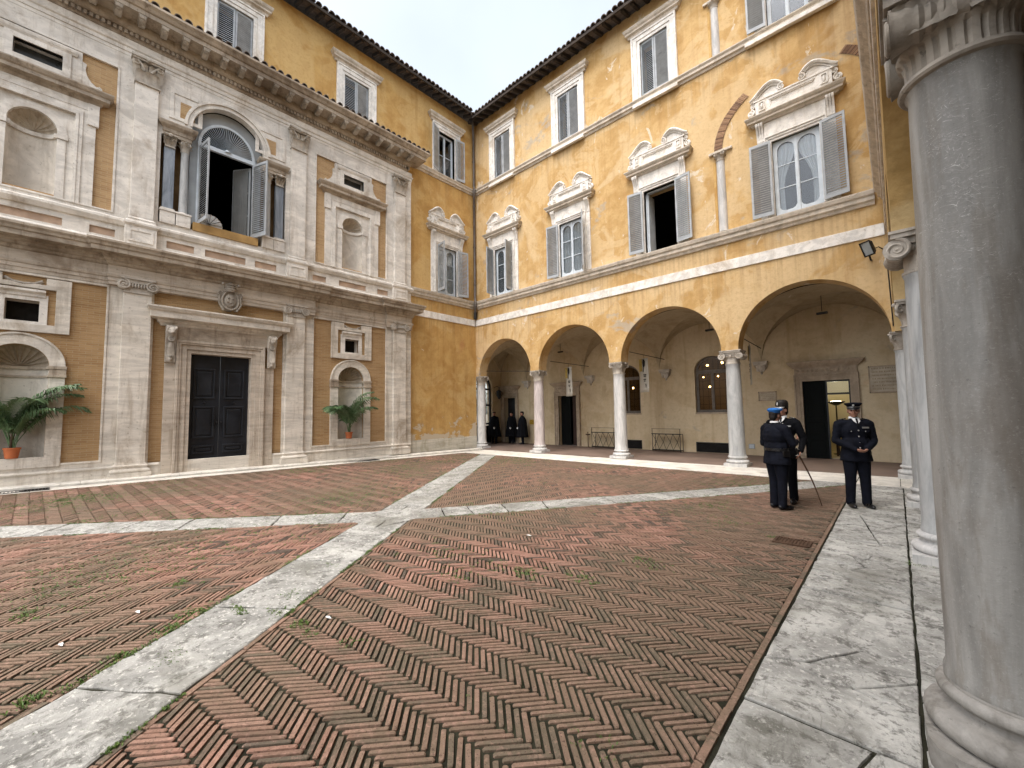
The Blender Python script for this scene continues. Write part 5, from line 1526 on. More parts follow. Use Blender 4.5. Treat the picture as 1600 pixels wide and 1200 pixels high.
# ------------------------------------------------------------------ arcaded wing at the back
wb = thing('arcade_wing', 'weathered yellow ochre palace wing with an arcade on marble columns', 'building', (7.2, .2, 0))
ARC = [(1.77, 1.55), (5.355, 1.605), (9.02, 1.61), (12.70, 1.62)]
WBX = [1.90, 5.50, 9.00, 12.72]
out = [(-.0, 15.5), (-.0, 3.33)]
for c, r in ARC:
    out += [(c - r, 3.33)] + arc(c, 3.33, r, pi, 0, 36)[1:-1] + [(c + r, 3.33)]
out += [(14.37, 3.33), (14.37, 15.5)]
holes = [rect(c - .53, c + .53, 6.86, 8.96) for c in WBX] + [rect(c - .475, c + .475, 12.27, 14.24) for c in WBX]
m = MB(FB); m.plate(out, holes, -.50, 0); m.build('wall', M['ochre_b'], wb)
m = MB(FB); m.box(.045, 14.325, -.02, .035, 5.68, 5.97); m.build('white_band', M['bandstone'] if 'bandstone' in M else M['white'], wb, None, .006)
m = MB(FB); m.sweep([(.17, 0), (14.20, 0)], SILL, 1); m.build('sill_course', M['hoodstone'], wb)
m = MB(FB); m.sweep([(.14, 0), (14.22, 0)], STR2, 1); m.build('string_course', M['hoodstone'], wb)
for a, b in ((1.15, 2.65), (4.75, 6.25), (8.25, 9.78), (11.7, 13.75)):
    m = MB(FB); m.box(a, b, .06, .17, 11.93, 12.05); m.build('string_block', M['white'], wb, None, .008)
big_window(wb, FB, WBX[0], (100, 75), 'closed', False, False, .50)
big_window(wb, FB, WBX[1], (6, 55), 'closed', True, False, .52)
big_window(wb, FB, WBX[2], (7, 10), None, True, True, .50)
big_window(wb, FB, WBX[3], (4, 9), 'drawn', True, False, .51)
top_window(wb, FB, WBX[0]); top_window(wb, FB, WBX[1]); top_window(wb, FB, WBX[2], None, True)
top_window(wb, FB, WBX[3], (5, 20), True, True)
# walled-up columns and brick arch left in the wall
def relief_column(u, z0, z1, zc, r):
    m = MB(FB); m.lathe(u, -.02, [(r, z0), (r * .98, z0 + .8), (r * .9, z1)], 20); o = m.build('old_column', M['col_w'], wb, 40)
    m = MB(FB); corinth_round(m, u, -.02, z1, zc - .05, r * .9, r * 1.25, 6); m.build('capital', M['cap'], o, 45)
    m = MB(FB); m.box(u - .30, u + .34, -.1, .075, zc - .055, zc + .02); m.build('impost', M['hoodstone'], o, None, .01)
    m = MB(FB); m.box(u - .20, u - .13, -.02, .022, z0, z1); m.build('recess_edge', M['ochre_a'], o, None, .008)
relief_column(10.87, 6.85, 9.0, 9.30, .125); relief_column(10.91, 12.25, 13.82, 14.1, .115)
ab = MB(FB); bricks_m = []
R0, R1, cx_, cz_ = 1.78, 2.0, 12.72, 9.32
def arch_brick(t, dt):
    m = MB(FB); q = [(cx_ + R_ * math.cos(a), cz_ + R_ * .86 * math.sin(a)) for R_, a in ((R0, t), (R1, t), (R1, t + dt * .70), (R0, t + dt * .70))]
    m.plate(q, [], -.02, .026 + RNG.uniform(-.005, .005)); return m
_om = flat('old_mortar', (.46, .37, .25), .95, .1); bas = []
for a0, a1 in ((180, 125), (55, 33)):
    m = MB(FB); m.plate(arc(cx_, cz_, R1 + .01, rad(a0), rad(a1), 20, (R1 + .01) * .86) + arc(cx_, cz_, R0 - .01, rad(a1), rad(a0), 20, (R0 - .01) * .86), [], -.02, .009)
    bas.append(m.build('brick_arch', _om, wb))
_n = NT('old_arch_brick', .9, .15); _r = _n.rnd()
M['oldbrick'] = _n.done(_n.mix(_n.ramp(_r, .1, .9), (.17, .10, .07), (.40, .25, .15)), _n.bump(_n.noise(_n.pos(), 40, 4), .006))
k = 0
for (a0, a1), ba in zip(((125, 179), (33, 55)), bas):
    t = rad(a0)
    while t < rad(a1) - .01:
        arch_brick(t, .024).build('brick', M['oldbrick'], ba); t += .024
# columns
column(wb, FB, .08, -.25, 0, 3.33, .205, .185, .29, M['col_w'], 'leafy', M['cap'], M['col_w'], .40)
column(wb, FB, 3.535, -.25, 0, 3.33, .215, .19, .30, M['col_p'], 'corinth', M['cap'], M['col_w'], .42)
column(wb, FB, 7.185, -.25, 0, 3.33, .215, .19, .30, M['col_w'], 'leafy', M['cap'], M['col_w'], .40)
column(wb, FB, 10.855, -.25, 0, 3.33, .215, .185, .30, M['col_g'], 'ionic', M['cap'], M['col_w'], .38)
# loggia behind the arcade
D = 3.5
DOORS = [(-1.13, .40, 2.42), (2.66, .52, 2.40), (12.67, .61, 2.50)]
WINS = [(5.78, .62, 1.52, 3.05), (9.24, .60, 1.52, 3.10)]
holes = []
outl = [(-1.8, 0)]
for c, hw, z1 in DOORS: outl += [(c - hw, 0), (c - hw, z1), (c + hw, z1), (c + hw, 0)]
outl += [(18.4, 0), (18.4, 5.1), (-1.8, 5.1)]
for c, hw, z0, zs in WINS: holes.append([(c - hw, z0), (c + hw, z0)] + arc(c, zs, hw, 0, pi, 18, .55))
def FL(p): return (p[0], D - p[1], p[2])          # loggia back wall: d towards -y
m = MB(FL); m.plate(outl, holes, -.35, 0); m.build('loggia_wall', M['beige'], wb)
def FE(p): return (-1.8 + p[1], p[0], p[2])
m = MB(FE); m.plate([(.3, 0), (.95, 0), (.95, 2.9)] + arc(1.88, 2.9, .93, pi, 0, 20)[1:-1] + [(2.81, 2.9), (2.81, 0), (3.5, 0), (3.5, 5.1), (.3, 5.1)], [], -.4, 0); m.build('loggia_end_wall', M['beige'], wb)
m = MB(FE)
ring = [(.95, 0), (.95, 2.9)] + arc(1.88, 2.9, .93, pi, 0, 20)[1:-1] + [(2.81, 2.9), (2.81, 0)]
inn = [(2.73, 0), (2.73, 2.9)] + arc(1.88, 2.9, .85, 0, pi, 20)[1:-1] + [(1.03, 2.9), (1.03, 0)]
m.plate(ring + inn, [], -.22, -.12)
for z in (1.0, 2.0, 2.85): m.box(1.03, 2.73, -.2, -.14, z, z + .10)
for u in (1.03, 1.85, 2.25): m.box(u, u + .06, -.2, -.14, 0, 3.6)
m.box(1.03, 2.73, -.19, -.15, 0, .95)
m.build('glazed_gate', M['iron'], wb)
def vault(mb, x0, x1, y0, y1, z, R, n=16):
    rows = []
    for j in range(2 * n + 1):
        b = -1 + j / n; row = []
        for i in range(2 * n + 1):
            a = -1 + i / n
            h = max(math.sqrt(max(0, 1 - a * a)), math.sqrt(max(0, 1 - b * b)))
            row.append((x0 + (x1 - x0) * (a + 1) / 2, y0 + (y1 - y0) * (b + 1) / 2, z + R * h))
        rows.append(row)
    # split quads along the groins so the creases stay straight
    k = 2 * n + 1; vs = [p for r in rows for p in r]; fs = []
    for j in range(2 * n):
        for i in range(2 * n):
            q = (j * k + i, j * k + i + 1, (j + 1) * k + i + 1, (j + 1) * k + i)
            if (i < n) == (j < n): fs += [(q[0], q[1], q[2]), (q[0], q[2], q[3])]
            else: fs += [(q[0], q[1], q[3]), (q[1], q[2], q[3])]
    mb.add(vs, fs)
for a, b in ((-1.8, .08), (.08, 3.6), (3.6, 7.25), (7.25, 10.92), (10.92, 14.6), (14.6, 18.4)):
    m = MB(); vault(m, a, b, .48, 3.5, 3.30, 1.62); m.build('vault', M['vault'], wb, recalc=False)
m = MB(); m.box(-2.2, 18.7, .52, 3.86, 5.16, 5.26); m.build('sky_leak_cap', M['dark_in'], wb)  # unseen slab added over the vaults to block sky light leaking in
# corbels carrying the vault on the back wall
for c in (.15, 4.0, 7.53, 10.91):
    m = MB(FL)
    m.box(c - .22, c + .22, -.05, .22, 3.20, 3.26); m.box(c - .20, c + .20, -.05, .20, 3.14, 3.20)
    rows = []
    for i in range(7):
        t = i / 6; r = .19 * (1 - t ** 1.7) + .02; rows.append([(c + r * math.cos(pi * j / 10), -.02 + r * math.sin(pi * j / 10), 3.14 - .26 * t) for j in range(11)])
    m.grid(rows); m.ball((c, .0, 2.86), (.035, .035, .05), 8, 6)
    for k in (-1, 0, 1): leaf(m, (c + k * .09, .12, 2.92), (0, 1), .08, .2, .05)
    m.build('corbel', M['cap'], wb, 45)
# iron tie rods
for a, b in (((.25, .35, 3.66), (3.3, .35, 3.30)), ((3.35, 1.5, 3.82), (5.17, 1.5, 3.46)), ((6.98, 1.5, 3.86), (8.31, 1.5, 3.44)), ((10.90, 1.5, 3.83), (11.34, 1.5, 3.48))): pass
m = MB(); m.tube([(.1, .45, 3.60), (3.55, .45, 3.33)], .016, 6); m.build('tie_rod', M['iron'], wb)
# door frames on the loggia wall
def loggia_door(c, hw, z1, wide, hood=True):
    m = MB(FL)
    for w_, o, d1 in ((.07, 0, .05), (.10, .07, .07), (.05, .17, .10)):
        m.plate([(c - hw - o - w_, 0), (c - hw - o, 0), (c - hw - o, z1 + o), (c + hw + o, z1 + o), (c + hw + o, 0), (c + hw + o + w_, 0), (c + hw + o + w_, z1 + o + w_), (c - hw - o - w_, z1 + o + w_)], [], -.05, d1)
    m.box(c - hw - .20, c + hw + .20, -.05, .06, z1 + .215, z1 + .44)
    s = m.build('door_surround', M['doorstone'], wb, None, .006)
    m = MB(FL); e = hw + .22
    m.sweep([(c + e, -.02), (c + e, .06), (c - e, .06), (c - e, -.02)], [(-.08, z1 + .43), (.02, z1 + .43), (.05, z1 + .48), (.09, z1 + .51), (.14, z1 + .57), (.17, z1 + .63), (-.08, z1 + .66)], -1)
    m.build('hood', M['doorstone'], s)
    m = MB(FL)
    for i in range(int(hw * 2 / .13) + 2):
        u = c - hw - .1 + .13 * i
        if u < c + hw + .12: m.ball((u, .065, z1 + .33), (.045, .02, .05), 8, 6)
    m.build('frieze_carving', M['doorstone'], s, 60)
M['doorstone'] = stone('brownish_door_stone', (.40, .32, .235), (.23, .17, .11), .5, .2, (2, 2, 2))
for c, hw, z1 in DOORS: loggia_door(c, hw, z1, 0)
# door leaves
m = MB(FL); m.box(-1.53, -.73, -.30, -.26, 0.01, 2.42); m.build('door', M['door_dark'], wb)
m = MB(FL); m.box(2.14, 2.70, -.24, -.20, .01, 2.40); m.box(2.15, 2.66, -.2, -.19, .2, 1.0); dd = m.build('door', M['door_green'], wb, label='dark green door leaf')
m = MB(FL); m.box(2.78, 3.18, -.30, -.26, .01, 2.40); m.build('door', M['door_brown'], wb, label='dark brown door leaf')
m = MB(FL); m.box(12.06, 12.66, -.10, -.05, .01, 2.50); dl = m.build('door', M['door_green'], wb, None, .004, label='dark closed leaf with plain panels')
for z0, z1 in ((.12, .62), (.75, 1.15), (1.3, 2.36)):
    m = MB(FL); m.plate(rect(12.14, 12.58, z0, z1), [rect(12.18, 12.54, z0 + .04, z1 - .04)], -.055, -.035); m.build('panel', M['door_green'], dl, None, .006)
m = MB(FL); m.box(12.66, 12.70, -.12, -.04, .01, 2.50); m.box(13.24, 13.28, -.12, -.04, .01, 2.5); m.box(12.70, 13.24, -.12, -.04, 2.04, 2.10); m.box(12.70, 13.24, -.12, -.04, 2.45, 2.5)
m.build('door_frame', M['door_dark'], wb)
m = MB(FL); m.box(12.70, 13.24, -.09, -.08, 2.10, 2.45); m.build('transom_pane', M['glass'], wb)
# loggia windows with round tops
for c, hw, z0, zs in WINS:
    m = MB(FL)
    o = [(c - hw, z0), (c + hw, z0)] + arc(c, zs, hw, 0, pi, 18, .55)
    hl = [rect(c - hw + .10, c - .05, z0 + .10, zs - .10), rect(c + .05, c + hw - .10, z0 + .10, zs - .10), arc(c, zs + .03, hw - .09, 0, pi, 16, .44)]
    m.plate(o, hl, -.20, -.14); w_ = m.build('window', flat('brown_grey_frame', (.13, .11, .09), .6, .25), wb)
    for h in hl[:2]:
        m = MB(FL); m.plate(h, [], -.175, -.172); m.build('pane', M['glass_in'], w_)
    m = MB(FL); m.plate(hl[2], [], -.175, -.172); m.build('fanlight_pane', M['glass_in'], w_)
    m = MB(FL); m.box(c - hw - .02, c + hw + .02, -.2, .03, z0 - .06, z0 + .0); m.build('sill', M['doorstone'], w_, None, .006)
    m = MB(FL); 
    for a in range(1, 6): m.box(c - hw + 2 * hw * a / 6 - .006, c - hw + 2 * hw * a / 6 + .006, -.30, -.29, z0, zs + .5)
    for z in (z0 + .3, z0 + .6, z0 + .9, z0 + 1.2): m.box(c - hw, c + hw, -.303, -.293, z, z + .012)
    m.build('grille_bars', M['iron'], w_)
# rooms behind the loggia
m = MB(FL); room(m, 3.6, 11.4, -5, -.36, .0, 5.0); m.plate(rect(3.6, 11.4, 0, 5), holes, -.37, -.355); m.build('lit_room', M['room'], wb, recalc=False)
m = MB(FL); room(m, 11.5, 14.3, -3.2, -.36, 0, 3.2); m.plate(rect(11.5, 14.3, 0, 3.2), [rect(12.06, 13.28, .0 + .001, 2.50)], -.37, -.355); m.build('hall', flat('cream_hall_wall', (.60, .54, .40), .9, .1, 0, .05, 1), wb, recalc=False)
m = MB(FL); room(m, -1.75, 3.5, -2, -.36, 0, 3.2); m.build('dark_room', M['dark_in'], wb, recalc=False)
# upper rooms
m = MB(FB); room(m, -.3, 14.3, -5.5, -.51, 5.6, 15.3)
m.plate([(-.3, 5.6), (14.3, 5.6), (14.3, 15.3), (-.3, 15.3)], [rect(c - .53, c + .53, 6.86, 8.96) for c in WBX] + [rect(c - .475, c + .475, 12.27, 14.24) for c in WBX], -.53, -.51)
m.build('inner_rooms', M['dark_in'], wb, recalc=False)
eave(wb, FB, .0, 14.9, 15.42, .62, 1, 0)

# ------------------------------------------------------------------ colonnade wing on the right
wc = thing('colonnade_wing', 'shaded palace wing on the right carried by a row of grey stone columns', 'building', (14.9, -6.5, 0))
CY = [.10, -3.30, -6.58, -10.02, -13.95, -17.2]
ZC = [3.36, 3.42, 3.56, 3.77, 3.77, 3.77]
outl = [(-17.3, 15.5), (-17.3, 3.77)]
for i in range(len(CY) - 1, 0, -1):
    a, b = CY[i] + .22, CY[i - 1] - .22
    c, r = (a + b) / 2, (b - a) / 2
    za, zb = ZC[i], ZC[i - 1]
    q = [(c + r * math.cos(pi - pi * k / 30), za + (zb - za) * k / 30 + min(r, 1.5) * math.sin(pi * k / 30)) for k in range(31)]
    outl += q
outl += [(-.0, ZC[0]), (-.0, 15.5)]
m = MB(FC); m.plate(outl, [], -.50, 0); m.build('wall', M['ochre_c'], wc)
m = MB(FC); m.box(-17.2, -.04, -.02, .035, 5.68, 5.97); m.build('white_band', M['white'], wc, None, .006)
m = MB(FC); m.sweep([(-17.2, 0), (-.20, 0)], SILL, 1); m.build('sill_course', M['hoodstone'], wc)
m = MB(FC); m.sweep([(-17.2, 0), (-.17, 0)], STR2, 1); m.build('string_course', M['hoodstone'], wc)
mats = [M['col_g'], M['col_g'], M['col_g'], None, M['granite'], M['granite']]
XC = CX + .26
def FW(p): return p
for i, y in enumerate(CY):
    if i == 3: continue
    if i == 0: column(wc, FW, 14.52, .22, 0, 3.37, .20, .18, .29, M['col_g'], 'corinth', M['cap'], M['col_w'], .42)
    else: column(wc, FW, XC, y, 0, ZC[i] + .01, .205, .185, .30, mats[i], 'corinth' if i != 2 else 'ionic', M['cap'], M['col_w'], .45)
# the big near column, fluted necking and leafy cushion capital
y = CY[3]; r0, r1 = .224, .195
m = MB(); shaft(m, XC, y, .36, 3.29, r0, r1, 64); nc = m.build('column', M['granite'], wc, 40, label='scratched grey granite column shaft with brown staining')
b = MB(); attic_base(b, XC, y, 0, r0, .315, .13, .24)
o = b.build('base', M['nearbase'], nc)
# worn, chipped block: refine the plinth and tori and knock the edges about
bm = bmesh.new(); bm.from_mesh(o.data)
bmesh.ops.subdivide_edges(bm, edges=[e_ for e_ in bm.edges if e_.calc_length() > .05], cuts=5, use_grid_fill=True)
for v in bm.verts:
    p_ = v.co; q_ = Vector((p_.x - XC, p_.y - y, 0)); k_ = abs(q_.x) ** 6 + abs(q_.y) ** 6
    if p_.z < .131 and max(abs(q_.x), abs(q_.y)) > .25:
        rr = (k_ ** (1 / 6)) / max(1e-6, max(abs(q_.x), abs(q_.y)))
        v.co = Vector((XC + q_.x / rr ** 1.0, y + q_.y / rr ** 1.0, p_.z))
    n_ = mnoise.noise(p_ * 9) * .6 + mnoise.noise(p_ * 24) * .4
    d_ = Vector((p_.x - XC, p_.y - y, .2 * (1 if p_.z > .06 else 0))).normalized()
    v.co = v.co - d_ * (.010 * max(-.3, n_)) * (1.6 if p_.z < .14 else .45)
    if v.co.z < .002: v.co.z = 0
bm.to_mesh(o.data); bm.free()
o.data.polygons.foreach_set('use_smooth', [True] * len(o.data.polygons)); o.data.set_sharp_from_angle(angle=rad(50))
c = MB()
zc = 3.29
def flute(r, z, a, j): return r - (.016 * max(0, math.sin(a * 24)) if 5 <= j <= 8 else 0)
c.lathe(XC, y, [(r1, zc - .03), (r1 * 1.16, zc - .022), (r1 * 1.20, zc - .01), (r1 * 1.16, zc + .012), (r1 * 1.05, zc + .018), (r1 * 1.03, zc + .04), (r1 * 1.03, zc + .08), (r1 * 1.04, zc + .12), (r1 * 1.08, zc + .145), (r1 * 1.16, zc + .16), (r1 * 1.18, zc + .18), (r1 * 1.1, zc + .2)], 192, mod=flute)
a = .255
c.box(XC - a * .95, XC + a * .95, y - a * .9, y + a * .9, zc + .27, zc + .35)
for sg in (-1, 1):       # rolls along x in front and behind, bound with leaves
    rows = []
    for i in range(25):
        q = -1 + 2 * i / 24; rr = .062 + .045 * abs(q) ** 1.4 + (.012 if abs(q) < .13 else 0) + .006 * math.sin(abs(q) * 34)
        rows.append([(XC + q * a * .98, y + sg * a * .78 + rr * math.cos(2 * pi * j / 28) * (1 + .05 * math.sin(7 * j)), zc + .235 + rr * math.sin(2 * pi * j / 28) * (1 + .05 * math.sin(5 * j + i))) for j in range(29)])
    c.grid(rows)
    for e in (-1, 1):
        vv = [(XC + e * a * .985, y + sg * a * .78 + .107 * math.cos(2 * pi * j / 24), zc + .235 + .107 * math.sin(2 * pi * j / 24)) for j in range(24)]
        c.add(vv, [tuple(range(24))])
        pts = []
        for i in range(30):
            t = i / 29; rr = .10 * (1 - .85 * t); an = pi / 2 + sg * 2 * pi * 1.8 * t
            pts.append((XC + e * a * 1.0, y + sg * a * .78 + rr * math.cos(an), zc + .235 + rr * math.sin(an)))
        c.tube(pts, [.016 * (1 - .5 * i / 29) for i in range(30)], 6)
    for e in (-1, 1):
        for k in range(4): leaf(c, (XC + e * (.05 + .055 * k), y + sg * (a * .78 + .055), zc + .16), (0, sg), .07, .14, .035)
c.box(XC - a * 1.04, XC + a * 1.04, y - a * 1.04, y + a * 1.04, zc + .345, zc + .40); c.box(XC - a * 1.10, XC + a * 1.10, y - a * 1.10, y + a * 1.10, zc + .40, 3.78)
c.build('capital', M['cap_near'] if 'cap_near' in M else M['cap_dark'], nc, 40)
# unseen loggia behind: vaults, inner wall, far end, in plaster darkened to dim the column
for a, b in zip(CY[1:], CY[:-1]):
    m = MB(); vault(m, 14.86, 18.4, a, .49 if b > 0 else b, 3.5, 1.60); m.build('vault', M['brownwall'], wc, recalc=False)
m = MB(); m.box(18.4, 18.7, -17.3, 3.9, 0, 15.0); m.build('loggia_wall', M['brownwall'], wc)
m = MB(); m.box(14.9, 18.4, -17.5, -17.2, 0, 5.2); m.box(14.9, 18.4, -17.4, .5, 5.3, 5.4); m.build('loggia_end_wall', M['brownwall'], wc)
eave(wc, FC, -17.3, -.0, 15.42, .55, 0, 1, .36, False, False)
# ------------------------------------------------------------------ shutters and casement of the arched window, the pale fan in it
def arched_leaf(hu, hd, sg, ang):
    return shutter(mf, FA, hu, hd, 7.12, 9.46, .66, sg, ang, True)
arched_leaf(OP1, -.02, 1, 70); arched_leaf(OP0, -.02, -1, 98)
m = MB(FA)
def inner_leaf():
    # glazed leaf opened into the room, hinge on the right jamb
    mb = MB(); h = 2.3; w_ = .62
    mb.plate(rect(0, w_, 0, h), [rect(.07, w_ - .07, .10, .75), rect(.07, w_ - .07, .80, 1.48), rect(.07, w_ - .07, 1.53, 2.2)], -.02, .02)
    me = mb.mesh('inner_window', M['woodgrey'])
    o = bpy.data.objects.new('inner_window', me)
    p = Vector(FA((OP1 - .01, -.16, 7.12))); q = Vector(FA((OP1 - .36, -.66, 7.12))); d = q - p
    o.location = p; o.rotation_euler = (0, 0, math.atan2(d.y, d.x)); link(o, mf)
    Mx = o.matrix_basis.copy() if False else Matrix.Translation(p) @ Matrix.Rotation(math.atan2(d.y, d.x), 4, 'Z')
    for z0, z1 in ((.1, .75), (.8, 1.48), (1.53, 2.2)):
        b = MB(); b.box(.07, .55, -.003, .003, z0, z1); g_ = bpy.data.objects.new('pane', b.mesh('pane', M['glass'])); g_.matrix_basis = Mx; link(g_, o)
    b = MB(); b.grid([[(.06 + .5 * i / 40, .05 + .02 * math.sin(i * 1.1), z) for i in range(41)] for z in (.08, 1.2, 2.25)])
    c_ = bpy.data.objects.new('curtain', b.mesh('curtain', M['curtain_grey'], 60, False)); c_.matrix_basis = Mx; link(c_, o)
inner_leaf()
fan = thing('pleated_fan', 'round pale pleated fan standing on the sill of the arched window', 'fan', (-.05, -10.33, 7.10))
m = MB(FA); N = 24
pts = [(-10.33, -.15, 7.12)]
R = .34; vs = [(-10.34, -.10, 7.24)] + [(-10.34 + R * math.cos(2 * pi * i / (2 * N)), -.13 + (.02 if i % 2 else -.02), 7.24 + R * .95 * math.sin(2 * pi * i / (2 * N))) for i in range(2 * N)]
vs = [(v[0], v[1], max(7.11, v[2])) for v in vs]
m.add(vs, [(0, 1 + i, 1 + (i + 1) % (2 * N)) for i in range(2 * N)]); m.build('pleats', M['curtain'], fan, recalc=False)
for k in range(7):
    t = pi * (k + .3) / 7; m = MB(FA); m.tube([(-10.34, -.085, 7.24), (-10.34 + R * math.cos(t), -.10, 7.24 + R * .95 * math.sin(t))], .006, 6); m.build('rib', M['iron'], fan)

# ------------------------------------------------------------------ potted palms in the lower niches
def palm(loc, label, seed, n, size, pot_r):
    r = random.Random(seed)
    t = thing('potted_palm', label, 'potted palm', loc, 'palms in the niches')
    x, y, z = loc
    m = MB(); m.lathe(x, y, [(pot_r * .55, z + .0), (pot_r * .78, z), (pot_r * .98, z + pot_r * 1.55), (pot_r * 1.08, z + pot_r * 1.56), (pot_r * 1.08, z + pot_r * 1.85), (pot_r * .96, z + pot_r * 1.85), (pot_r * .92, z + pot_r * 1.6), (.01, z + pot_r * 1.6)], 24)
    p = m.build('pot', M['terracotta'], t, 40)
    m = MB(); m.lathe(x, y, [(.01, z + pot_r * 1.66), (pot_r * .93, z + pot_r * 1.64)], 16); m.build('soil', M['soil'], p)
    z0 = z + pot_r * 1.6
    m = MB()
    for k in range(3): m.tube([(x + .03 * k - .03, y + r.uniform(-.03, .03), z0), (x + .04 * k - .04, y + r.uniform(-.05, .05), z0 + .30 * size)], [.022, .012], 7)
    m.build('stem', M['bark'], t)
    for k in range(n):
        # fronds lean out of the niche (towards +x) and sideways
        a = rad((-1) ** k * r.uniform(20, 105))
        el = rad(r.uniform(62, 89)); L = size * r.uniform(.7, 1.2); droop = r.uniform(.55, 1.1)
        o = Vector((math.cos(a), math.sin(a), 0)); N = 22
        P = []; d = (o * math.cos(el) + Vector((0, 0, math.sin(el)))); pos = Vector((x + r.uniform(-.03, .03), y + r.uniform(-.04, .04), z0))
        for i in range(N + 1):
            P.append(pos.copy()); e = el - droop * 1.9 * (i / N) ** 2.0
            pos = pos + (o * math.cos(e) + Vector((0, 0, math.sin(e)))) * (L / N)
            if pos.x < .02 - .28: pos.x = -.26 + .01 * r.random()
        m = MB(); m.tube(P, [.011 * (1 - .8 * i / N) for i in range(N + 1)], 5)
        for i in range(5, N + 1):
            s = i / N; tdir = (P[min(N, i + 1)] - P[i - 1]).normalized(); side = tdir.cross(Vector((0, 0, 1))).normalized(); up = side.cross(tdir)
            for sub in (0, .33, .66):
              q0 = P[i] + tdir * (L / N) * sub
              for sg in (-1, 1):
                ll = .30 * size * math.sin(pi * (.14 + .78 * s)) * r.uniform(.85, 1.1); wl = .0075 * size
                dr = (side * sg * .80 + tdir * .62 + up * .18).normalized()
                tip = q0 + dr * ll + Vector((0, 0, -ll * (.25 + .5 * r.random())))
                mid = q0 + dr * ll * .5 + Vector((0, 0, ll * .02))
                for v in (tip, mid):
                    if v.x < -.27: v.x = -.27
                pv = tdir * wl
                m.add([q0 - pv * .5, q0 + pv * .5, mid + pv, tip, mid - pv], [(0, 1, 2, 3, 4)])
        m.build('frond', M['palm'], t, recalc=False)
palm((.12, -6.16, .818), 'tall sparse palm in a small terracotta pot, in the niche beside the orange wall', 5, 8, 1.6, .12)
palm((.12, -13.74, .818), 'dense bushy palm in a terracotta pot, in the niche below the black window opening', 9, 13, 1.66, .125)

# ------------------------------------------------------------------ drainpipe, floodlight, cable
dp = thing('drainpipe', 'thin grey brown drainpipe in the corner between the two ochre wings', 'drainpipe', (.1, -.12, 6))
m = MB(); m.tube([(.30, -.32, 15.50), (.26, -.28, 15.2), (.12, -.13, 14.6), (.115, -.125, 12.4), (.22, -.20, 12.25), (.22, -.20, 11.95), (.115, -.125, 11.8), (.115, -.125, 7.0), (.24, -.22, 6.86), (.24, -.22, 6.45), (.13, -.13, 6.30), (.115, -.12, 6.02)], .055, 10); m.build('pipe', M['pipe'], dp, 60)
for z in (13.6, 11.4, 9.4, 7.6):
    m = MB(); m.lathe(.115, -.125, [(.055, z), (.068, z), (.068, z + .05), (.055, z + .05)], 12); m.build('collar', M['pipe'], dp)
m = MB(); m.lathe(.12, -.12, [(.05, 5.99), (.075, 6.0), (.08, 6.3), (.06, 6.34)], 12); m.build('shoe', M['iron'], dp, 50)
fl = thing('floodlight', 'black floodlight with pale lens on the ochre wall beside the colonnade', 'floodlight', (14.05, -.1, 5.3))
Mf = Matrix.Translation((14.03, -.30, 5.36)) @ Matrix.Rotation(rad(-38), 4, 'Z') @ Matrix.Rotation(rad(24), 4, 'X') @ Matrix.Scale(.72, 4)
m = MB(lambda p: Mf @ Vector(p)); m.add([(-.16, -.06, -.24), (.16, -.06, -.24), (.16, -.06, .24), (-.16, -.06, .24), (-.11, .10, -.17), (.11, .10, -.17), (.11, .10, .17), (-.11, .10, .17)], [(0, 1, 2, 3), (7, 6, 5, 4), (0, 4, 5, 1), (1, 5, 6, 2), (2, 6, 7, 3), (3, 7, 4, 0)])
m.plate(rect(-.17, .17, -.25, .25), [rect(-.135, .135, -.205, .205)], -.09, -.055)
hb = m.build('housing', M['iron'], fl, None, .006)
m = MB(lambda p: Mf @ Vector(p)); m.box(-.134, .134, -.066, -.062, -.204, .204); m.build('lens', M['floodglass'], fl)
m = MB(); m.tube([(14.03, -.22, 5.2), (14.05, -.10, 5.12), (14.06, .01, 5.14)], .02, 6); m.build('bracket', M['iron'], fl)
cb = MB(); cb.tube([(14.10, -.2, 5.34), (14.20, -.10, 5.40), (14.28, -.02, 5.34), (14.33, -.012, 5.05), (14.34, -.012, 4.4), (14.35, -.012, 3.5)], .012, 6)
setp(cb.build('power_cable', M['iron']), 'thin dark cable running from the floodlight down the wall corner', 'cable')

# ------------------------------------------------------------------ grates
def grate(name, label, x0, x1, y0, y1, nb, axis):
    t = thing(name, label, 'grate', ((x0 + x1) / 2, (y0 + y1) / 2, gz((x0 + x1) / 2, (y0 + y1) / 2)), None)
    cx, cy = (x0 + x1) / 2, (y0 + y1) / 2; z = gz(cx, cy) + .012
    m = MB(); m.box(x0, x1, y0, y1, z - .02, z - .012 + .006); m.build('pit', M['dark_in'], t)
    m = MB()
    for a in ((x0, x0 + .03, y0, y1), (x1 - .03, x1, y0, y1), (x0 + .03, x1 - .03, y0, y0 + .03), (x0 + .03, x1 - .03, y1 - .03, y1)): m.box(*a, z - .01, z + .006)
    m.build('frame', M['iron'], t)
    for k in range(nb):
        m = MB(); f = (k + .5) / nb
        if axis == 0: xx = x0 + .03 + (x1 - x0 - .06) * f; m.box(xx - .006, xx + .006, y0 + .03, y1 - .03, z - .01, z + .003)
        else: yy = y0 + .03 + (y1 - y0 - .06) * f; m.box(x0 + .03, x1 - .03, yy - .006, yy + .006, z - .01, z + .003)
        m.build('bar', M['iron'], t)
grate('drain_grate', 'long dark drain grate set in the kerb strip below the bushy palm', .47, .80, -14.15, -13.15, 18, 1)
grate('drain_grate', 'long dark drain grate set in the kerb strip below the sparse palm', .47, .80, -6.55, -5.35, 20, 1)
grate('square_drain', 'small brick-coloured drain cover in the herringbone paving by the walk', 13.08, 13.46, -7.02, -6.74, 9, 0)
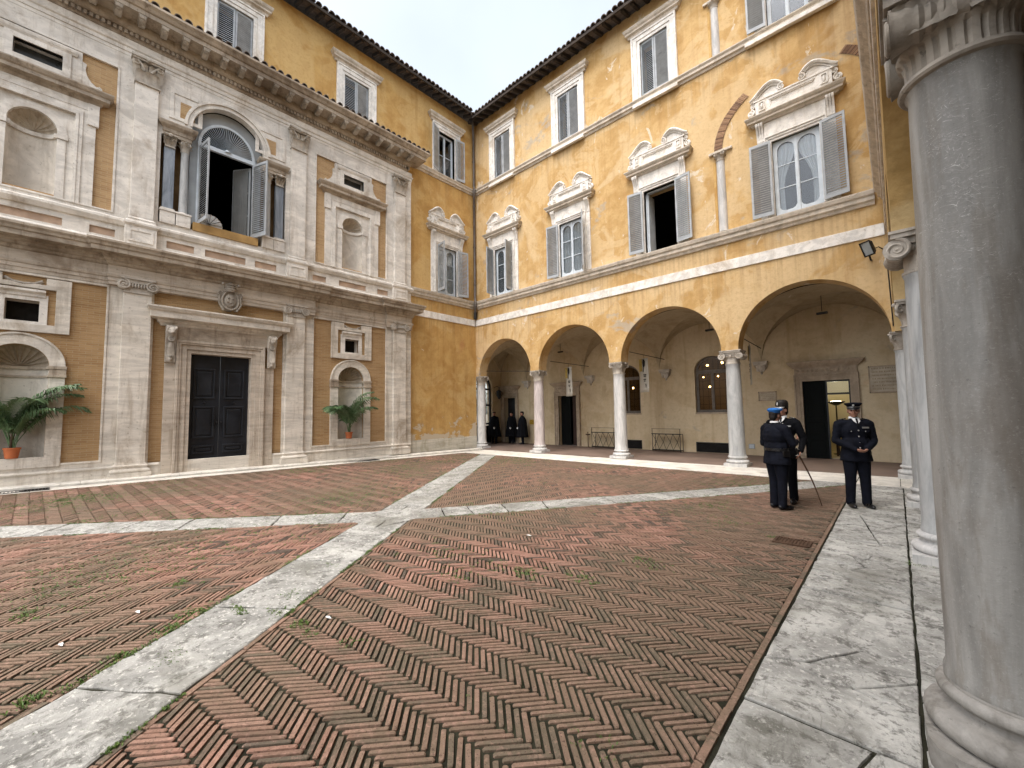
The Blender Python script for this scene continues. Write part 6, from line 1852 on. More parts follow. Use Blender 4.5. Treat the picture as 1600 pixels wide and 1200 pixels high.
for c in COL.objects:
    if c.name.startswith('square_drain'):
        for ch in c.children: ch.data.materials.clear(); ch.data.materials.append(M['rust'])
rp = random.Random(2)
for (x, y), lab in zip(((10.87, -11.50), (9.60, -12.52), (9.84, -12.95), (10.65, -8.78)), ('white feather lying on the bricks just beside the diagonal stone path', 'white scrap in the left-hand paving, the one farther from the stone path', 'white scrap in the left-hand paving between weeds and path', 'pale leaf scrap on the bricks beyond the stone crossing')):
    m = MB(); z = gz(x, y) + .008
    m.add([(x - .035, y - .006, z), (x, y - .016, z + .006), (x + .03, y, z + .002), (x + .045, y + .008, z + .004), (x, y + .012, z + .009), (x - .03, y + .006, z + .002)], [(0, 1, 4, 5), (1, 2, 3, 4)])
    m.add([(x - .04, y, z - .002), (x + .05, y + .004, z + .0), (x + .0, y + .002, z + .004)], [(0, 1, 2)])
    setp(m.build('litter_scrap', M['paper']), lab, 'litter')

# ------------------------------------------------------------------ loggia furniture
def rack(x, y, label):
    t = thing('iron_rack', label, 'rack', (x, y, 0), 'iron lattice racks by the loggia wall')
    w_ = 1.10; x0, x1 = x - w_ / 2, x + w_ / 2; r = .011
    for xx in (x0, x1):
        m = MB(); m.tube([(xx, y, 0), (xx, y, .90)], r, 6); m.build('leg', M['iron'], t)
        m = MB(); m.tube([(xx, y + .28, 0), (xx, y + .28, .70)], r, 6); m.build('leg', M['iron'], t)
    for z, rr in ((.90, r * .7), (.70, .018), (.08, .02)):
        m = MB(); m.tube([(x0 - .03, y, z), (x1 + .03, y, z)], rr, 6); m.build('rail', M['iron'], t)
    m = MB(); m.box(x0, x1, y, y + .28, .68, .70); m.build('shelf', M['iron'], t)
    m = MB(); m.box(x0, x1, y, y + .28, .05, .075); m.build('shelf', M['rust'], t)
    n = 4
    for k in range(n):
        a, b = x0 + w_ * k / n, x0 + w_ * (k + 1) / n
        for p, q in (((a, .08), (b, .70)), ((b, .08), (a, .70))):
            m = MB(); m.tube([(p[0], y - .004, p[1]), ((p[0] + q[0]) / 2 + .03, y - .004, .39), (q[0], y - .004, q[1])], r * .75, 5); m.build('lattice_bar', M['iron'], t)
rack(4.82, 3.02, 'black iron lattice rack against the loggia wall beside the dark doorway')
rack(7.62, 3.02, 'black iron lattice rack against the loggia wall between vent grilles')
def vent(x0, x1, z0, z1, label):
    t = thing('vent_grille', label, 'vent', ((x0 + x1) / 2, 3.49, z0), 'black vents at the foot of the loggia wall')
    m = MB(FL); m.box(x0, x1, -.01, .012, z0, z1); m.build('backing', M['dark_in'], t)
    k = 0; z = z0 + .02
    while z < z1 - .02:
        m = MB(FL); m.add([(x0 + .02, .012, z), (x1 - .02, .012, z), (x1 - .02, .03, z - .015), (x0 + .02, .03, z - .015), (x0 + .02, .012, z + .006), (x1 - .02, .012, z + .006), (x1 - .02, .032, z - .009), (x0 + .02, .032, z - .009)], [(0, 1, 2, 3), (7, 6, 5, 4), (0, 4, 5, 1), (1, 5, 6, 2), (2, 6, 7, 3), (3, 7, 4, 0)]); m.build('slat', M['iron'], t); z += .045
    m = MB(FL); m.plate(rect(x0 - .02, x1 + .02, z0 - .0, z1 + .02), [rect(x0 + .015, x1 - .015, z0 + .015, z1 - .015)], -.01, .035); m.build('frame', M['iron'], t)
vent(5.45, 6.38, .03, .37, 'low black vent grille under the loggia window that shows half behind a column')
vent(8.62, 9.78, .03, .38, 'wide low black vent grille under the brightly lit round-topped loggia window')
m = MB(FL); m.box(10.39, 10.58, -.01, .03, .23, .40); bx = thing('socket_box', 'small grey box low on the loggia wall between vent and far door', 'box', (10.48, 3.49, .23)); m.build('cover', M['woodgrey'], bx, None, .006)
m = MB(FL); m.box(10.41, 10.56, .029, .034, .25, .38); m.build('lid', M['frame_w'], bx, None, .003)
m = MB(FL); m.box(.26, .52, -.01, .02, 1.00, 1.24)
ys = thing('notice_sign', 'small yellow notice on the loggia wall beside the cloaked guards', 'sign', (.39, 3.48, 1.0)); m.build('board', M['yellow'], ys)
for k in range(4):
    m = MB(FL); m.box(.29, .49 - .05 * (k % 2), .0195, .0225, 1.05 + .045 * k, 1.065 + .045 * k); m.build('print', M['ink'], ys)
st = thing('ashtray_stand', 'thin rusty metal ashtray stand beside the rack and dark doorway', 'stand', (3.92, 3.25, 0))
m = MB(); m.lathe(3.92, 3.25, [(.11, .0), (.11, .012), (.02, .02), (.014, .55), (.014, .56)], 14); m.build('pole', M['rust'], st, 40)
m = MB(); m.lathe(3.92, 3.25, [(.02, .54), (.10, .56), (.11, .60), (.09, .58), (.01, .57)], 14); m.lathe(3.92, 3.25, [(.012, .58), (.012, .66), (.03, .68), (.0, .70)], 8); m.build('bowl', M['rust'], st, 40)
def plaque(x0, x1, z0, z1, lines, label, name='wall_plaque'):
    t = thing(name, label, 'plaque', ((x0 + x1) / 2, 3.48, z0), None)
    m = MB(FL); m.box(x0, x1, -.01, .022, z0, z1); m.build('tablet', M['plaque'], t, None, .005)
    m = MB(FL); m.plate(rect(x0 - .015, x1 + .015, z0 - .015, z1 + .015), [rect(x0 + .02, x1 - .02, z0 + .02, z1 - .02)], -.01, .032); m.build('frame', M['doorstone'], t, None, .004)
    r = random.Random(int(x0 * 10))
    for k in range(lines):
        z = z1 - (z1 - z0) * (k + .8) / (lines + .6); h = (z1 - z0) / (lines + 1) * .42; x = x0 + .06 + r.uniform(0, .04); e = x1 - .06 - r.uniform(0, .05)
        m = MB(FL)
        while x < e:       # letters too small to read: short upright strokes
            wl = r.uniform(.012, .03); m.box(x, x + wl * .55, .021, .0245, z, z + h); x += wl + .008
            if r.random() < .15: x += .02
        m.build('inscription', M['plaque_line'], t)
    for x in (x0, x1):
        for z in (z0, z1):
            m = MB(FL); m.ball((x, .025, z), .016, 6, 5); m.build('stud', M['iron'], t)
plaque(10.79, 11.31, 1.91, 2.20, 4, 'small stone plaque on the loggia wall beside the far door')
plaque(13.74, 14.42, 2.06, 2.84, 7, 'large inscribed stone plaque on the loggia wall past the lit doorway')
def banner(x, y, z0, z1, w_, label, rodx0, rodx1, rz0, rz1, flip=0):
    t = thing('hanging_banner', label, 'banner', (x, y, z0), 'banners hung under the arcade')
    m = MB(); m.tube([(rodx0, y, rz0), (rodx1, y, rz1)], .014, 6); m.build('rod', M['iron'], t)
    a = rad(22 if not flip else 72); ux = Vector((math.cos(a), -math.sin(a), 0))
    def F(p): v = Vector((x, y, 0)) + ux * p[0] + Vector((-ux.y, ux.x, 0)) * p[1]; return (v.x, v.y, p[2])
    m = MB(F); N = 10
    m.grid([[(-w_ / 2 + w_ * i / N, .012 * math.sin(i * .7 + j * .4), z0 + (z1 - z0) * j / 8) for i in range(N + 1)] for j in range(9)])
    o = m.build('cloth', M['banner'], t, 60, recalc=False)
    sm = o.modifiers.new('thick', 'SOLIDIFY'); sm.thickness = .004
    h = z1 - z0
    def art(nm, mat, poly):
        b = MB(F); b.plate([(-w_ / 2 + w_ * q[0], z0 + h * q[1]) for q in poly], [], -.026, -.020); b.build(nm, mat, t)
        b = MB(F); b.plate([(-w_ / 2 + w_ * q[0], z0 + h * q[1]) for q in poly], [], .020, .026); b.build(nm, mat, t)
    art('yellow_field', M['banner_y'], [(.02, .62), (.36, .62), (.36, .99), (.02, .99)])
    art('dark_figure', M['ink'], [(.42, .60), (.50, .60), (.52, .72), (.66, .78), (.70, .90), (.60, .97), (.44, .98), (.40, .88), (.46, .74)])
    for k, (a0, a1, zz) in enumerate(((.46, .80, .50), (.50, .78, .455), (.48, .76, .36), (.52, .70, .315), (.66, .80, .22), (.68, .80, .18), (.70, .78, .14))):
        art('print', M['ink'], [(a0, zz), (a1, zz), (a1, zz + .025), (a0, zz + .025)])
    m = MB(); zr = rz0 + (rz1 - rz0) * (x - rodx0) / (rodx1 - rodx0)
    m.tube([(x, y, z1 - .01), (x, y, zr)], .004, 5); m.build('cord', M['iron'], t)
banner(4.17, 1.5, 2.28, 3.52, .46, 'printed banner hanging in front of the brown door frame', 3.2, 5.17, 3.86, 3.46)
banner(7.53, 1.5, 2.30, 3.55, .44, 'printed banner hanging beside the window half hidden by a column', 6.98, 8.31, 3.86, 3.44)
banner(11.02, 1.5, 2.38, 3.62, .44, 'printed banner turned edge-on beside the ionic column', 10.88, 11.34, 3.84, 3.48, 1)
for k, ((x, y, z), lab) in enumerate((((3.40, 2.0, 4.80), 'small dark spotlight under the vault above the brown door frame'), ((9.72, 2.0, 4.86), 'small dark spotlight under the vault above the lit round-topped window'), ((12.85, 2.0, 4.90), 'small dark spotlight under the vault above the open lit doorway'))):
    t = thing('ceiling_spotlight', lab, 'lamp', (x, y, z), 'spotlights under the vaults')
    m = MB(); m.tube([(x, y, z + .1), (x, y, z - .45)], .01, 6); m.build('stem', M['iron'], t)
    m = MB(); m.obox((x, y, z - .50), (.26, .10, .06), Matrix.Rotation(rad(-10), 3, 'Z')); m.build('head', M['iron'], t, None, .006)
ln = thing('wall_lantern', 'dark wrought iron lantern bracketed beside the glazed gate in the loggia', 'lantern', (-1.2, 3.0, 2.3))
lx, ly = -1.42, 2.95
m = MB(); m.tube([(-1.8, ly, 2.98), (-1.6, ly, 3.06), (lx, ly, 3.0), (lx, ly, 2.86)], .015, 6); m.build('bracket', M['iron'], ln)
m = MB(); m.lathe(lx, ly, [(.02, 2.86), (.13, 2.80), (.14, 2.78), (.10, 2.44), (.06, 2.40), (.02, 2.36)], 6); m.build('cage', M['iron'], ln)
m = MB()
for k in range(6): a = pi * k / 3; m.tube([(lx + .12 * math.cos(a), ly + .12 * math.sin(a), 2.80), (lx + .20 * math.cos(a), ly + .20 * math.sin(a), 2.66), (lx + .13 * math.cos(a), ly + .13 * math.sin(a), 2.52)], .012, 5)
m.build('scrollwork', M['iron'], ln)

# lamps burning inside the rooms behind the loggia
def bulb(x, y, z, r, label, watts):
    t = thing('pendant_lamp', label, 'lamp', (x, y, z), 'lamps burning behind the loggia windows')
    m = MB(); m.ball((x, y, z), r, 12, 8); m.build('globe', M['bulb'], t, 60)
    m = MB(); m.tube([(x, y, z + r * .9), (x, y, z + r * .9 + .9)], .008, 5); m.build('cord', M['iron'], t)
    L = bpy.data.lights.new('lamp_light', 'POINT'); L.energy = watts; L.color = (1, .70, .36); L.shadow_soft_size = r
    o = bpy.data.objects.new('lamp_light', L); o.location = (x, y - r - .03, z - .03); link(o, t)
for x, z, y, r, lab in ((8.35, 3.55, 6.0, .05, 'bright pendant globe high in the lit window, next to the jamb'), (8.95, 3.62, 6.0, .055, 'bright pendant globe seen high in the lit window, between two other globes of its row'), (9.45, 3.62, 6.1, .048, 'bright pendant globe seen high in the lit window, the one half behind the ionic column'),
                  (7.9, 3.10, 6.8, .035, 'small warm globe deep in the lit room, next to the window jamb'), (8.5, 3.12, 6.9, .035, 'small warm globe deep in the lit room, under the high row of globes'), (9.1, 3.15, 7.0, .035, 'small warm globe deep in the lit room, behind the mullion'),
                  (8.35, 2.62, 6.2, .045, 'low warm globe hanging in the left half of the lit window'), (4.75, 2.75, 6.2, .05, 'single warm globe seen through the window half hidden by a column')):
    bulb(x, y, z, r, lab, 5.6)
fl2 = thing('floor_lamp', 'lit floor lamp standing in the hall behind the half-open door', 'lamp', (12.75, 5.3, 0))
m = MB(); m.lathe(12.75, 5.3, [(.16, .006), (.16, .03), (.03, .05), (.02, 1.72)], 16); m.build('pole', M['iron'], fl2, 40)
m = MB(); m.lathe(12.75, 5.3, [(.05, 1.70), (.24, 1.80), (.26, 1.84)], 20); m.build('shade', M['iron'], fl2, 40)
m = MB(); m.lathe(12.75, 5.3, [(.01, 1.79), (.20, 1.812), (.235, 1.835), (.01, 1.86)], 20); m.build('bulb', M['lamp_on'], fl2, 40)
L = bpy.data.lights.new('floor_lamp_light', 'POINT'); L.energy = 5.6; L.color = (1, .88, .62); L.shadow_soft_size = .12
o = bpy.data.objects.new('floor_lamp_light', L); o.location = (12.75, 5.3, 2.05); link(o, fl2)
# dark table in the hall
tb = thing('hall_table', 'dark table inside the hall behind the half-open door', 'table', (13.0, 4.8, 0))
m = MB(); m.box(12.70, 13.6, 4.6, 5.0, .70, .76); m.build('top', M['door_brown'], tb)
for x in (12.74, 13.52):
    for y in (4.64, 4.92): m = MB(); m.box(x, x + .05, y, y + .05, .006, .70); m.build('leg', M['door_brown'], tb)
# garden tree glimpsed through the glazed gate
gt = thing('garden_tree', 'green tree glimpsed through the glazed gate of the loggia', 'tree', (-6.5, 4.6, -.35))
m = MB(); m.tube([(-6.5, 4.6, -.35), (-6.45, 4.6, 1.0), (-6.5, 4.65, 2.6)], [.14, .10, .05], 8)
for k in range(6): a = k * 1.05; m.tube([(-6.47, 4.6, 1.1 + .2 * k), (-6.47 + .8 * math.cos(a), 4.6 + .8 * math.sin(a), 1.9 + .25 * k)], [.04, .015], 6)
m.build('trunk', M['bark'], gt)
m = MB(); tr = random.Random(8)
for k in range(2600):
    c = Vector((tr.gauss(0, .75), tr.gauss(0, .75), tr.gauss(0, .8))) + Vector((-6.5, 4.6, 2.4)); 
    a = Vector((tr.uniform(-1, 1), tr.uniform(-1, 1), tr.uniform(-1, 1))).normalized() * .07; b = a.orthogonal().normalized() * .035
    m.add([c - a, c + b, c + a, c - b], [(0, 1, 2, 3)])
m.build('crown', M['tree'], gt, recalc=False)
# ------------------------------------------------------------------ people
def capsule(mb, p, q, r0, r1, n=12):
    p, q = Vector(p), Vector(q); mb.tube([p, q], [r0, r1], n); mb.ball(p, r0, n, 8); mb.ball(q, r1, n, 8)
TMP = bpy.data.scenes.new('tmp')     # scratch scene: evaluating it does not touch the court
def remeshed(mb, name, mats, voxel, smooth_it, assign):
    me = bpy.data.meshes.new('tmp'); me.from_pydata(mb.v, [], mb.f)
    bm = bmesh.new(); bm.from_mesh(me); bmesh.ops.recalc_face_normals(bm, faces=bm.faces); bm.to_mesh(me); bm.free()
    o = bpy.data.objects.new('tmp', me); TMP.collection.objects.link(o)
    r = o.modifiers.new('r', 'REMESH'); r.mode = 'VOXEL'; r.voxel_size = voxel
    if smooth_it:
        s = o.modifiers.new('s', 'SMOOTH'); s.factor = .5; s.iterations = smooth_it
    vl = TMP.view_layers[0]; vl.update(); dg = vl.depsgraph; ev = o.evaluated_get(dg)
    m2 = bpy.data.meshes.new_from_object(ev, depsgraph=dg)
    TMP.collection.objects.unlink(o); bpy.data.objects.remove(o); bpy.data.meshes.remove(me)
    m2.name = name
    m2.materials.clear()
    for m in mats: m2.materials.append(m)
    for p in m2.polygons:
        p.use_smooth = True; p.material_index = assign(p.center) if assign else 0
    return m2
def hand(mb, w_, d, palm_n, side, curl=1.1):
    """wrist position w_, direction d, palm normal; thumb on side"""
    w_, d, pn = Vector(w_), Vector(d).normalized(), Vector(palm_n).normalized()
    s = d.cross(pn).normalized() * side
    c = w_ + d * .05
    for k in (-.024, -.008, .008, .024): capsule(mb, w_ + d * .012 + s * k * .8, w_ + d * .082 + s * k, .013, .0115, 8)
    for k, L in ((-.026, .062), (-.009, .072), (.008, .078), (.025, .070)):
        p = w_ + d * .085 + s * k; dd = d.copy()
        for seg in range(3):
            dd = (dd * math.cos(curl * .42) + pn * math.sin(curl * .42)).normalized(); q = p + dd * L * (.45, .32, .23)[seg]
            capsule(mb, p, q, .0095 - .0008 * seg, .0088 - .0008 * seg, 8); p = q
    p = w_ + d * .03 + s * .030; q = p + (d * .6 + s * .7 + pn * .35).normalized() * .042; capsule(mb, p, q, .0125, .0105, 8)
    capsule(mb, q, q + (d * .9 + pn * .4).normalized() * .034, .0105, .009, 8)
def person(label, loc, face, H, arms, hat, stout=1., jacket=True, cape=False, look=0., voxel=.010, stance=.10, jm=None, group=None, lean=0., bare_hair=True):
    """arms: ((elbow, wrist, hand dir, palm normal) right, left) in body space: x right, y forward, z up"""
    sc = H / 1.75
    t = thing('person', label, 'person', loc, group)
    ang = math.atan2(face[1], face[0]) - pi / 2
    Mw = Matrix.Translation(loc) @ Matrix.Rotation(ang, 4, 'Z') @ Matrix.Scale(sc, 4)
    def put(o, parent=t):
        o.matrix_basis = Mw; link(o, parent); return o
    W = stout
    b = MB()
    # torso and legs of the one continuous body
    b.ball((0, .0, 1.28), (.175 * W, .115 * W, .21)); b.ball((0, .015, 1.07), (.165 * W, .115 * W, .18)); b.ball((0, 0, .94), (.165 * W, .115, .13))
    capsule(b, (-.155, -.01, 1.42), (.155, -.01, 1.42), .065, .065)
    capsule(b, (0, -.01, 1.42), (0, .012, 1.56), .062, .056)
    for sg in (-1, 1):
        fx = stance * sg
        capsule(b, (.085 * sg, 0, .90), (.09 * sg * 1.0 + (fx - .09 * sg) * .5, .012, .50), .105 * W, .080); capsule(b, (.09 * sg + (fx - .09 * sg) * .5, .012, .50), (fx, -.01, .10), .080, .066)
        capsule(b, (fx, -.01, .13), (fx, -.012, .08), .070, .070)
    # head
    lk = Matrix.Rotation(look, 3, 'Z'); hc = Vector((0, .02, 1.625))
    def hp(x, y, z): v = lk @ Vector((x, y, 0)); return (hc.x + v.x, hc.y + v.y, hc.z + z)
    hd = MB(lambda p: hp(*p)) 
    hd.ball((0, -.005, .03), (.076, .096, .092)); hd.ball((0, .022, -.045), (.058, .066, .072)); hd.ball((0, .062, -.088), (.028, .026, .024))
    capsule(hd, (0, .088, .018), (0, .108, -.020), .012, .016, 8); hd.ball((0, .096, -.052), (.026, .010, .012)); hd.ball((0, .080, .026), (.058, .020, .016))
    for sg in (-1, 1): hd.ball((sg * .078, -.008, -.005), (.011, .022, .034)); hd.ball((sg * .04, .07, -.025), (.025, .022, .022))
    b.v += []; k = len(b.v); b.v += hd.v; b.f += [tuple(i + k for i in f) for f in hd.f]
    wr = []
    for sg, (el, ws, hdr, pn) in zip((1, -1), arms):
        sh = Vector((.195 * sg * (.55 + .45 * W), -.01, 1.40))
        capsule(b, sh, el, .058, .047); capsule(b, el, ws, .047, .032)
        hand(b, ws, hdr, pn, -sg if True else sg); wr.append(Vector(ws))
    hands = [w_ + Vector(a[2]).normalized() * .07 for w_, a in zip(wr, arms)]
    def asg(c):
        if c.z > 1.53: return 1
        for h in hands:
            if (c - h).length < .098: return 1
        return 0
    jm = jm or M['navy']
    body = put(bpy.data.objects.new('body', remeshed(b, 'body', [jm, M['skin']], voxel, 3, asg)))
    # eyes, brows
    for sg in (-1, 1):
        e = MB(lambda p: hp(*p)); e.ball((sg * .031, .086, .008), .011, 8, 6); put(bpy.data.objects.new('eye', e.mesh('eye', M['hair'], 60)))
    # hair
    h = MB(lambda p: hp(*p)); h.ball((0, -.020, .030), (.080, .092, .090), 16, 12); 
    h.ball((0, -.055, -.02), (.066, .055, .075), 14, 10)
    put(bpy.data.objects.new('hair', h.mesh('hair', M['hair'], 60)))
    # shoes
    for sg in (-1, 1):
        s = MB(); fx = stance * sg
        s.ball((fx, -.035, .05), (.045, .06, .05), 12, 8); s.ball((fx + .012 * sg, .085, .035), (.048, .12, .042), 14, 8); s.ball((fx, .02, .05), (.045, .09, .048), 12, 8)
        me = remeshed(s, 'shoe', [M['leather']], .009, 3, None)
        for v in me.vertices: v.co.z = max(v.co.z, .002)
        put(bpy.data.objects.new('shoe', me))
    if jacket:
        j = MB()
        j.ball((0, .0, 1.28), (.192 * W, .132 * W, .215)); j.ball((0, .018, 1.08), (.182 * W, .135 * W, .17))
        capsule(j, (-.175 * (.5 + .5 * W), -.01, 1.405), (.175 * (.5 + .5 * W), -.01, 1.405), .078, .078)
        # skirt
        j.lathe(0, .004, [(.17 * W, 1.10), (.172 * W, 1.03), (.182 * W, .95), (.194 * W, .86), (.200 * W, .79), (.19 * W, .775)], 32, mod=lambda r, z, a, j_: r * (1 - .30 * abs(math.sin(a)) ** 1.5))
        for sg, (el, ws, hdr, pn) in zip((1, -1), arms):
            sh = Vector((.20 * sg * (.55 + .45 * W), -.01, 1.395)); el, ws = Vector(el), Vector(ws)
            capsule(j, sh, el, .074, .060); capsule(j, el, el + (ws - el) * .97, .060, .046)
        me = remeshed(j, 'jacket', [jm], voxel, 2, None)
        # folds
        nv = [v.normal.copy() for v in me.vertices]; cv = [v.co.copy() for v in me.vertices]; flat_co = []
        for n0, c0 in zip(nv, cv):
            k_ = mnoise.noise(Vector((c0.x * 7, c0.y * 7, c0.z * 4 + loc[0]))) + .6 * mnoise.noise(Vector((c0.x * 16, c0.y * 16, c0.z * 22 + loc[0])))
            flat_co += list(c0 + n0 * (.010 * k_))
        me.vertices.foreach_set('co', flat_co)
        put(bpy.data.objects.new('jacket', me))
        c_ = MB(); c_.lathe(0, .0, [(.070, 1.50), (.066, 1.530), (.060, 1.533), (.064, 1.50)], 20); put(bpy.data.objects.new('collar', c_.mesh('collar', M['whitecloth'], 60)))
        for sg in (-1, 1):
            e = MB(); e.obox((sg * .15 * (.5 + .5 * W), -.01, 1.488), (.10, .05, .012), Matrix.Rotation(sg * .25, 3, 'Y')); put(bpy.data.objects.new('epaulette', e.mesh('epaulette', jm)))
            e = MB()
            for q in range(2): e.ball((sg * (.125 + .04 * q) * (.5 + .5 * W), -.01, 1.50 - .008 * q), (.012, .012, .006), 6, 4)
            put(bpy.data.objects.new('star_badge', e.mesh('star_badge', M['silver'])))
        yb = .130 * W
        for z in (1.30, 1.20, 1.10, 1.01):
            e = MB(); e.ball((.0, yb + (.012 if z < 1.15 else .002) + (.004 if z < 1.05 else 0), z), .012, 8, 6); put(bpy.data.objects.new('button', e.mesh('button', M['silver'], 60)))
        for sg in (-1, 1):
            e = MB(); e.box(sg * .10 - .05, sg * .10 + .05, yb * .80, yb * .98, 1.27, 1.31); put(bpy.data.objects.new('pocket_flap', e.mesh('pocket_flap', jm)))
            e = MB(); e.ball((sg * .10, yb * .98, 1.285), .009, 6, 5); put(bpy.data.objects.new('button', e.mesh('button', M['silver'], 60)))
            e = MB(); e.add([(sg * .018, .090 * W, 1.505), (sg * .060, .060, 1.515), (sg * .046, .108 * W, 1.455), (sg * .012, .122 * W, 1.42)], [(0, 1, 2, 3)]); q = put(bpy.data.objects.new('lapel', e.mesh('lapel', M['whitecloth'] if sg else jm))); q.modifiers.new('t', 'SOLIDIFY').thickness = .008
        e = MB(); e.box(-.15, -.06, yb * .86, yb * 1.0, 1.335, 1.36); put(bpy.data.objects.new('medal_ribbon', e.mesh('medal_ribbon', M['silver'])))
        e = MB(); e.add([(-.012, .10 * W, 1.49), (.012, .10 * W, 1.49), (.02, .135 * W, 1.37), (-.02, .135 * W, 1.37)], [(0, 1, 2, 3)]); q = put(bpy.data.objects.new('tie', e.mesh('tie', M['navy2']))); q.modifiers.new('t', 'SOLIDIFY').thickness = .008
    if cape:
        c_ = MB(); rows = []
        for i in range(14):
            tt = i / 13; z = 1.49 - 1.12 * tt; rx = (.085 + .15 * min(1, tt * 5) ** .7 + .14 * tt); ry = rx * .80
            rows.append([((rx + .022 * tt * math.sin(9 * a + i * .05)) * math.cos(a), (ry + .022 * tt * math.sin(9 * a)) * math.sin(a), z) for a in [2 * pi * q / 72 for q in range(73)]])
        c_.grid(rows); q = put(bpy.data.objects.new('cape', c_.mesh('cape', M['navy2'], 60, False))); q.modifiers.new('t', 'SOLIDIFY').thickness = .01
        e = MB(); e.ball((-.05, .27, .86), (.045, .04, .06), 10, 8); put(bpy.data.objects.new('white_glove', e.mesh('white_glove', M['whitecloth'], 60)))
    # headgear
    def hobj(nm, mb, mat, sm=40): return put(bpy.data.objects.new(nm, mb.mesh(nm, mat, sm)))
    Fh = lambda p: hp(*p)
    if hat == 'cap':
        e = MB(Fh); e.lathe(0, -.008, [(.078, .050), (.088, .054), (.090, .085), (.094, .090), (.122, .118), (.126, .130), (.11, .142), (.01, .150)], 28, mod=lambda r, z, a, j: r * (1 + .06 * abs(math.sin(a))) + (.0))
        ht = hobj('cap', e, jm)
        e = MB(Fh); e.lathe(0, -.005, [(.090, .058), (.0935, .060), (.0935, .072), (.090, .074)], 28, mod=lambda r, z, a, j: r * (1 + .06 * abs(math.sin(a)))); hobj('cap_band', e, M['silver'])
        e = MB(Fh); rows = []
        for i in range(5):
            q = i / 4; rows.append([(.098 * math.cos(a) * (1 + .02 * q), -.005 + (.10 + .055 * q) * math.sin(a), .068 - .045 * q * math.sin(a)) for a in [pi * (.12 + .76 * s / 14) for s in range(15)]])
        e.grid(rows); v = hobj('visor', e, M['leather']); v.modifiers.new('t', 'SOLIDIFY').thickness = .006
        e = MB(Fh); e.ball((0, .108, .102), (.016, .010, .022), 8, 6); hobj('badge', e, M['silver'])
    elif hat == 'beret':
        e = MB(Fh); e.lathe(0, -.01, [(.083, .040), (.088, .045), (.092, .075), (.112, .095), (.112, .112), (.085, .132), (.01, .140)], 28, mod=lambda r, z, a, j: r * (1 + .16 * max(0, math.cos(a - .3)) * (z > .08)))
        hobj('beret', e, M['blue'], 60)
        e = MB(Fh); e.lathe(0, -.01, [(.084, .034), (.090, .036), (.090, .050), (.084, .052)], 28); hobj('beret_rim', e, M['hair'])
    elif hat == 'tall':
        e = MB(Fh); e.lathe(0, -.005, [(.083, .045), (.092, .05), (.093, .08), (.092, .12), (.086, .155), (.068, .18), (.04, .192), (.01, .195)], 28, mod=lambda r, z, a, j: r * (1 + .10 * abs(math.sin(a))) + .003 * math.sin(a * 17 + j * 2))
        hobj('tall_hat', e, M['hair'], 60)
        e = MB(Fh); e.ball((0, .101, .105), (.016, .01, .024), 8, 6); e.ball((0, .097, .135), (.008, .008, .011), 8, 6); hobj('badge', e, M['silver'])
        e = MB(Fh); rows = []
        for i in range(5):
            q = i / 4; rows.append([(.098 * math.cos(a) * (1 + .02 * q), -.005 + (.105 + .045 * q) * math.sin(a), .062 - .03 * q * math.sin(a)) for a in [pi * (.12 + .76 * s / 14) for s in range(15)]])
        e.grid(rows); v = hobj('visor', e, M['silver']); v.modifiers.new('t', 'SOLIDIFY').thickness = .006
    elif hat == 'flat':
        e = MB(Fh); e.lathe(0, -.01, [(.083, .045), (.088, .05), (.098, .085), (.09, .105), (.01, .115)], 24); hobj('cap', e, M['navy2'])
    return t, Mw, put, wr
# officer with hands folded, peaked cap
clasp = (((.275, -.02, 1.12), (.075, .215, .985), (-.75, .45, -.25), (0, -.6, .8)), ((-.275, -.02, 1.12), (-.075, .215, .985), (.75, .45, -.25), (0, -.6, .8)))
person('stout officer in a navy uniform and peaked cap standing with folded hands', (13.76, -4.08, gz(13.76, -4.08) + .006), (.42, -.9), 1.69, clasp, 'cap', 1.16, look=-.35, stance=.115)
# officer seen from behind in a blue beret, hands raised to the chest
ra = (((.30, .06, 1.14), (.13, .30, 1.17), (-.35, .7, .5), (-.7, -.2, .2)), ((-.27, .0, 1.12), (-.08, .27, 1.10), (.5, .7, .35), (.3, -.8, .3)))
t2, M2, put2, w2 = person('officer in a bright blue beret seen from behind, hands raised while talking', (12.80, -5.00, gz(12.74, -5.02) + .006), (.60, .80), 1.63, ra, 'beret', 1.24, look=.15, stance=.09)
e = MB(); e.lathe(0, 0, [(.176, 1.01), (.192, 1.012), (.192, 1.06), (.176, 1.062)], 32, mod=lambda r, z, a, j: r * 1.2 * (1.0 - .28 * abs(math.sin(a))))
put2(bpy.data.objects.new('belt', e.mesh('belt', M['leather'], 40)))
e = MB(); e.box(.19, .235, -.06, .06, .92, 1.02); put2(bpy.data.objects.new('holster', e.mesh('holster', M['leather'])))
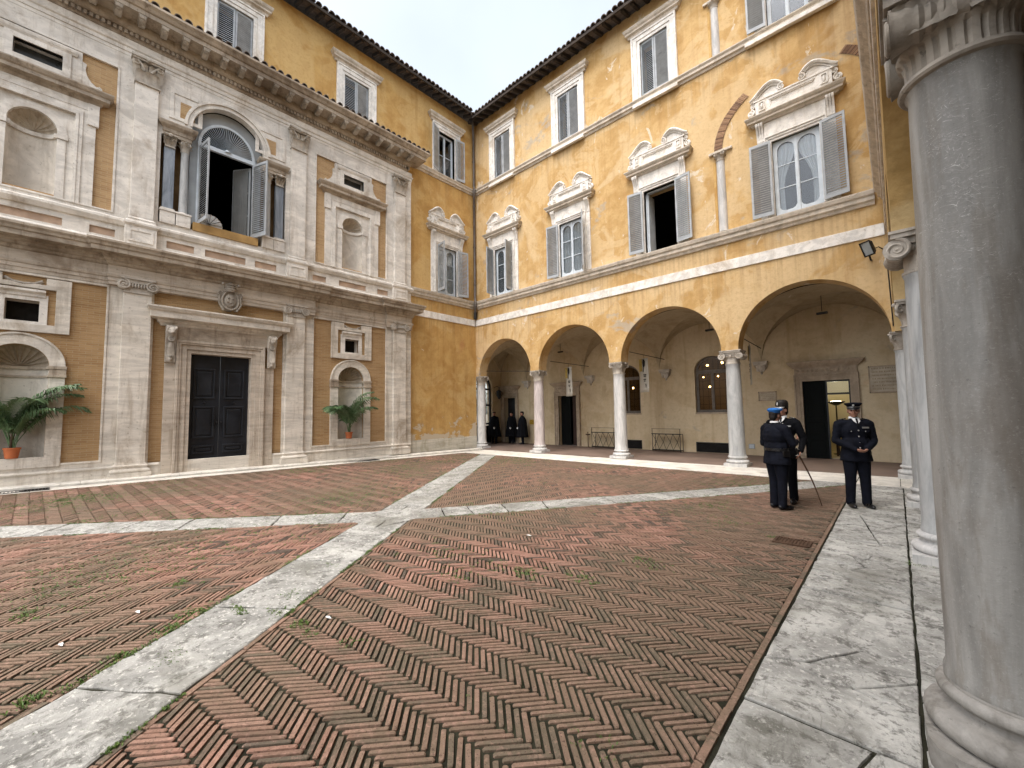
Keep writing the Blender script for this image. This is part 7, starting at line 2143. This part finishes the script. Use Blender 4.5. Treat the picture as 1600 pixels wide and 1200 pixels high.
# guard in a tall black hat holding a sabre
sab = (((.26, -.04, 1.12), (.20, .15, .98), (.1, .8, -.3), (-.9, 0, 0)), ((-.29, -.03, 1.12), (-.27, .10, .92), (.1, .5, -.8), (.85, .3, 0)))
t3, M3, put3, w3 = person('guard in a tall black hat with silver badge, holding a sabre point down', (12.81, -4.36, gz(12.9, -4.36) + .006), (-.10, -.99), 1.72, sab, 'tall', 1.0, look=-.45, stance=.10, jm=M['navy2'])
gripw = M3 @ (w3[1] + Vector((.02, .05, -.06)))
tip = Vector((13.30, -4.42, gz(13.2, -4.4) + .02))
sb = thing('sabre', 'thin sabre with dark scabbard held point down to the bricks', 'sabre', tip)
d = (gripw - tip).normalized(); up = gripw + d * .10
m = MB(); P = [tip + (gripw - tip) * (i / 12) + Vector((.012, 0, 0)) * math.sin(pi * i / 12) * 2 for i in range(13)]
m.tube(P, [.008 + .006 * (i / 12) for i in range(13)], 8); m.build('scabbard', M['rust'], sb, 60)
m = MB(); m.tube([gripw, up], .014, 8); m.ball(up, .020, 8, 6); m.build('grip', M['iron'], sb, 60)
x_ = d.orthogonal().normalized()
m = MB(); m.tube([gripw - x_ * .05, gripw + x_ * .05, gripw + x_ * .06 + d * .06, up + x_ * .02], .007, 6); m.build('guard', M['silver'], sb, 60)
# cloaked guards deep in the loggia
down = (((.25, -.02, 1.12), (.22, .05, .88), (0, .2, -1), (-1, 0, 0)), ((-.25, -.02, 1.12), (-.22, .05, .88), (0, .2, -1), (1, 0, 0)))
G = 'cloaked guards under the arcade'
person('cloaked guard standing alone beside the glazed gate in the dark loggia', (-1.42, 2.55, .006), (.55, -.85), 1.68, down, 'flat', 1, False, True, voxel=.018, group=G)
person('cloaked guard in the dark inner doorway at the darkest end of the loggia', (-.72, 3.15, .006), (.3, -.95), 1.64, down, 'flat', 1, False, True, voxel=.018, group=G)
person('cloaked guard next to the small yellow notice under the arcade', (.22, 2.95, .006), (-.7, -.7), 1.68, down, 'flat', 1, False, True, voxel=.018, group=G)

bpy.data.scenes.remove(TMP)
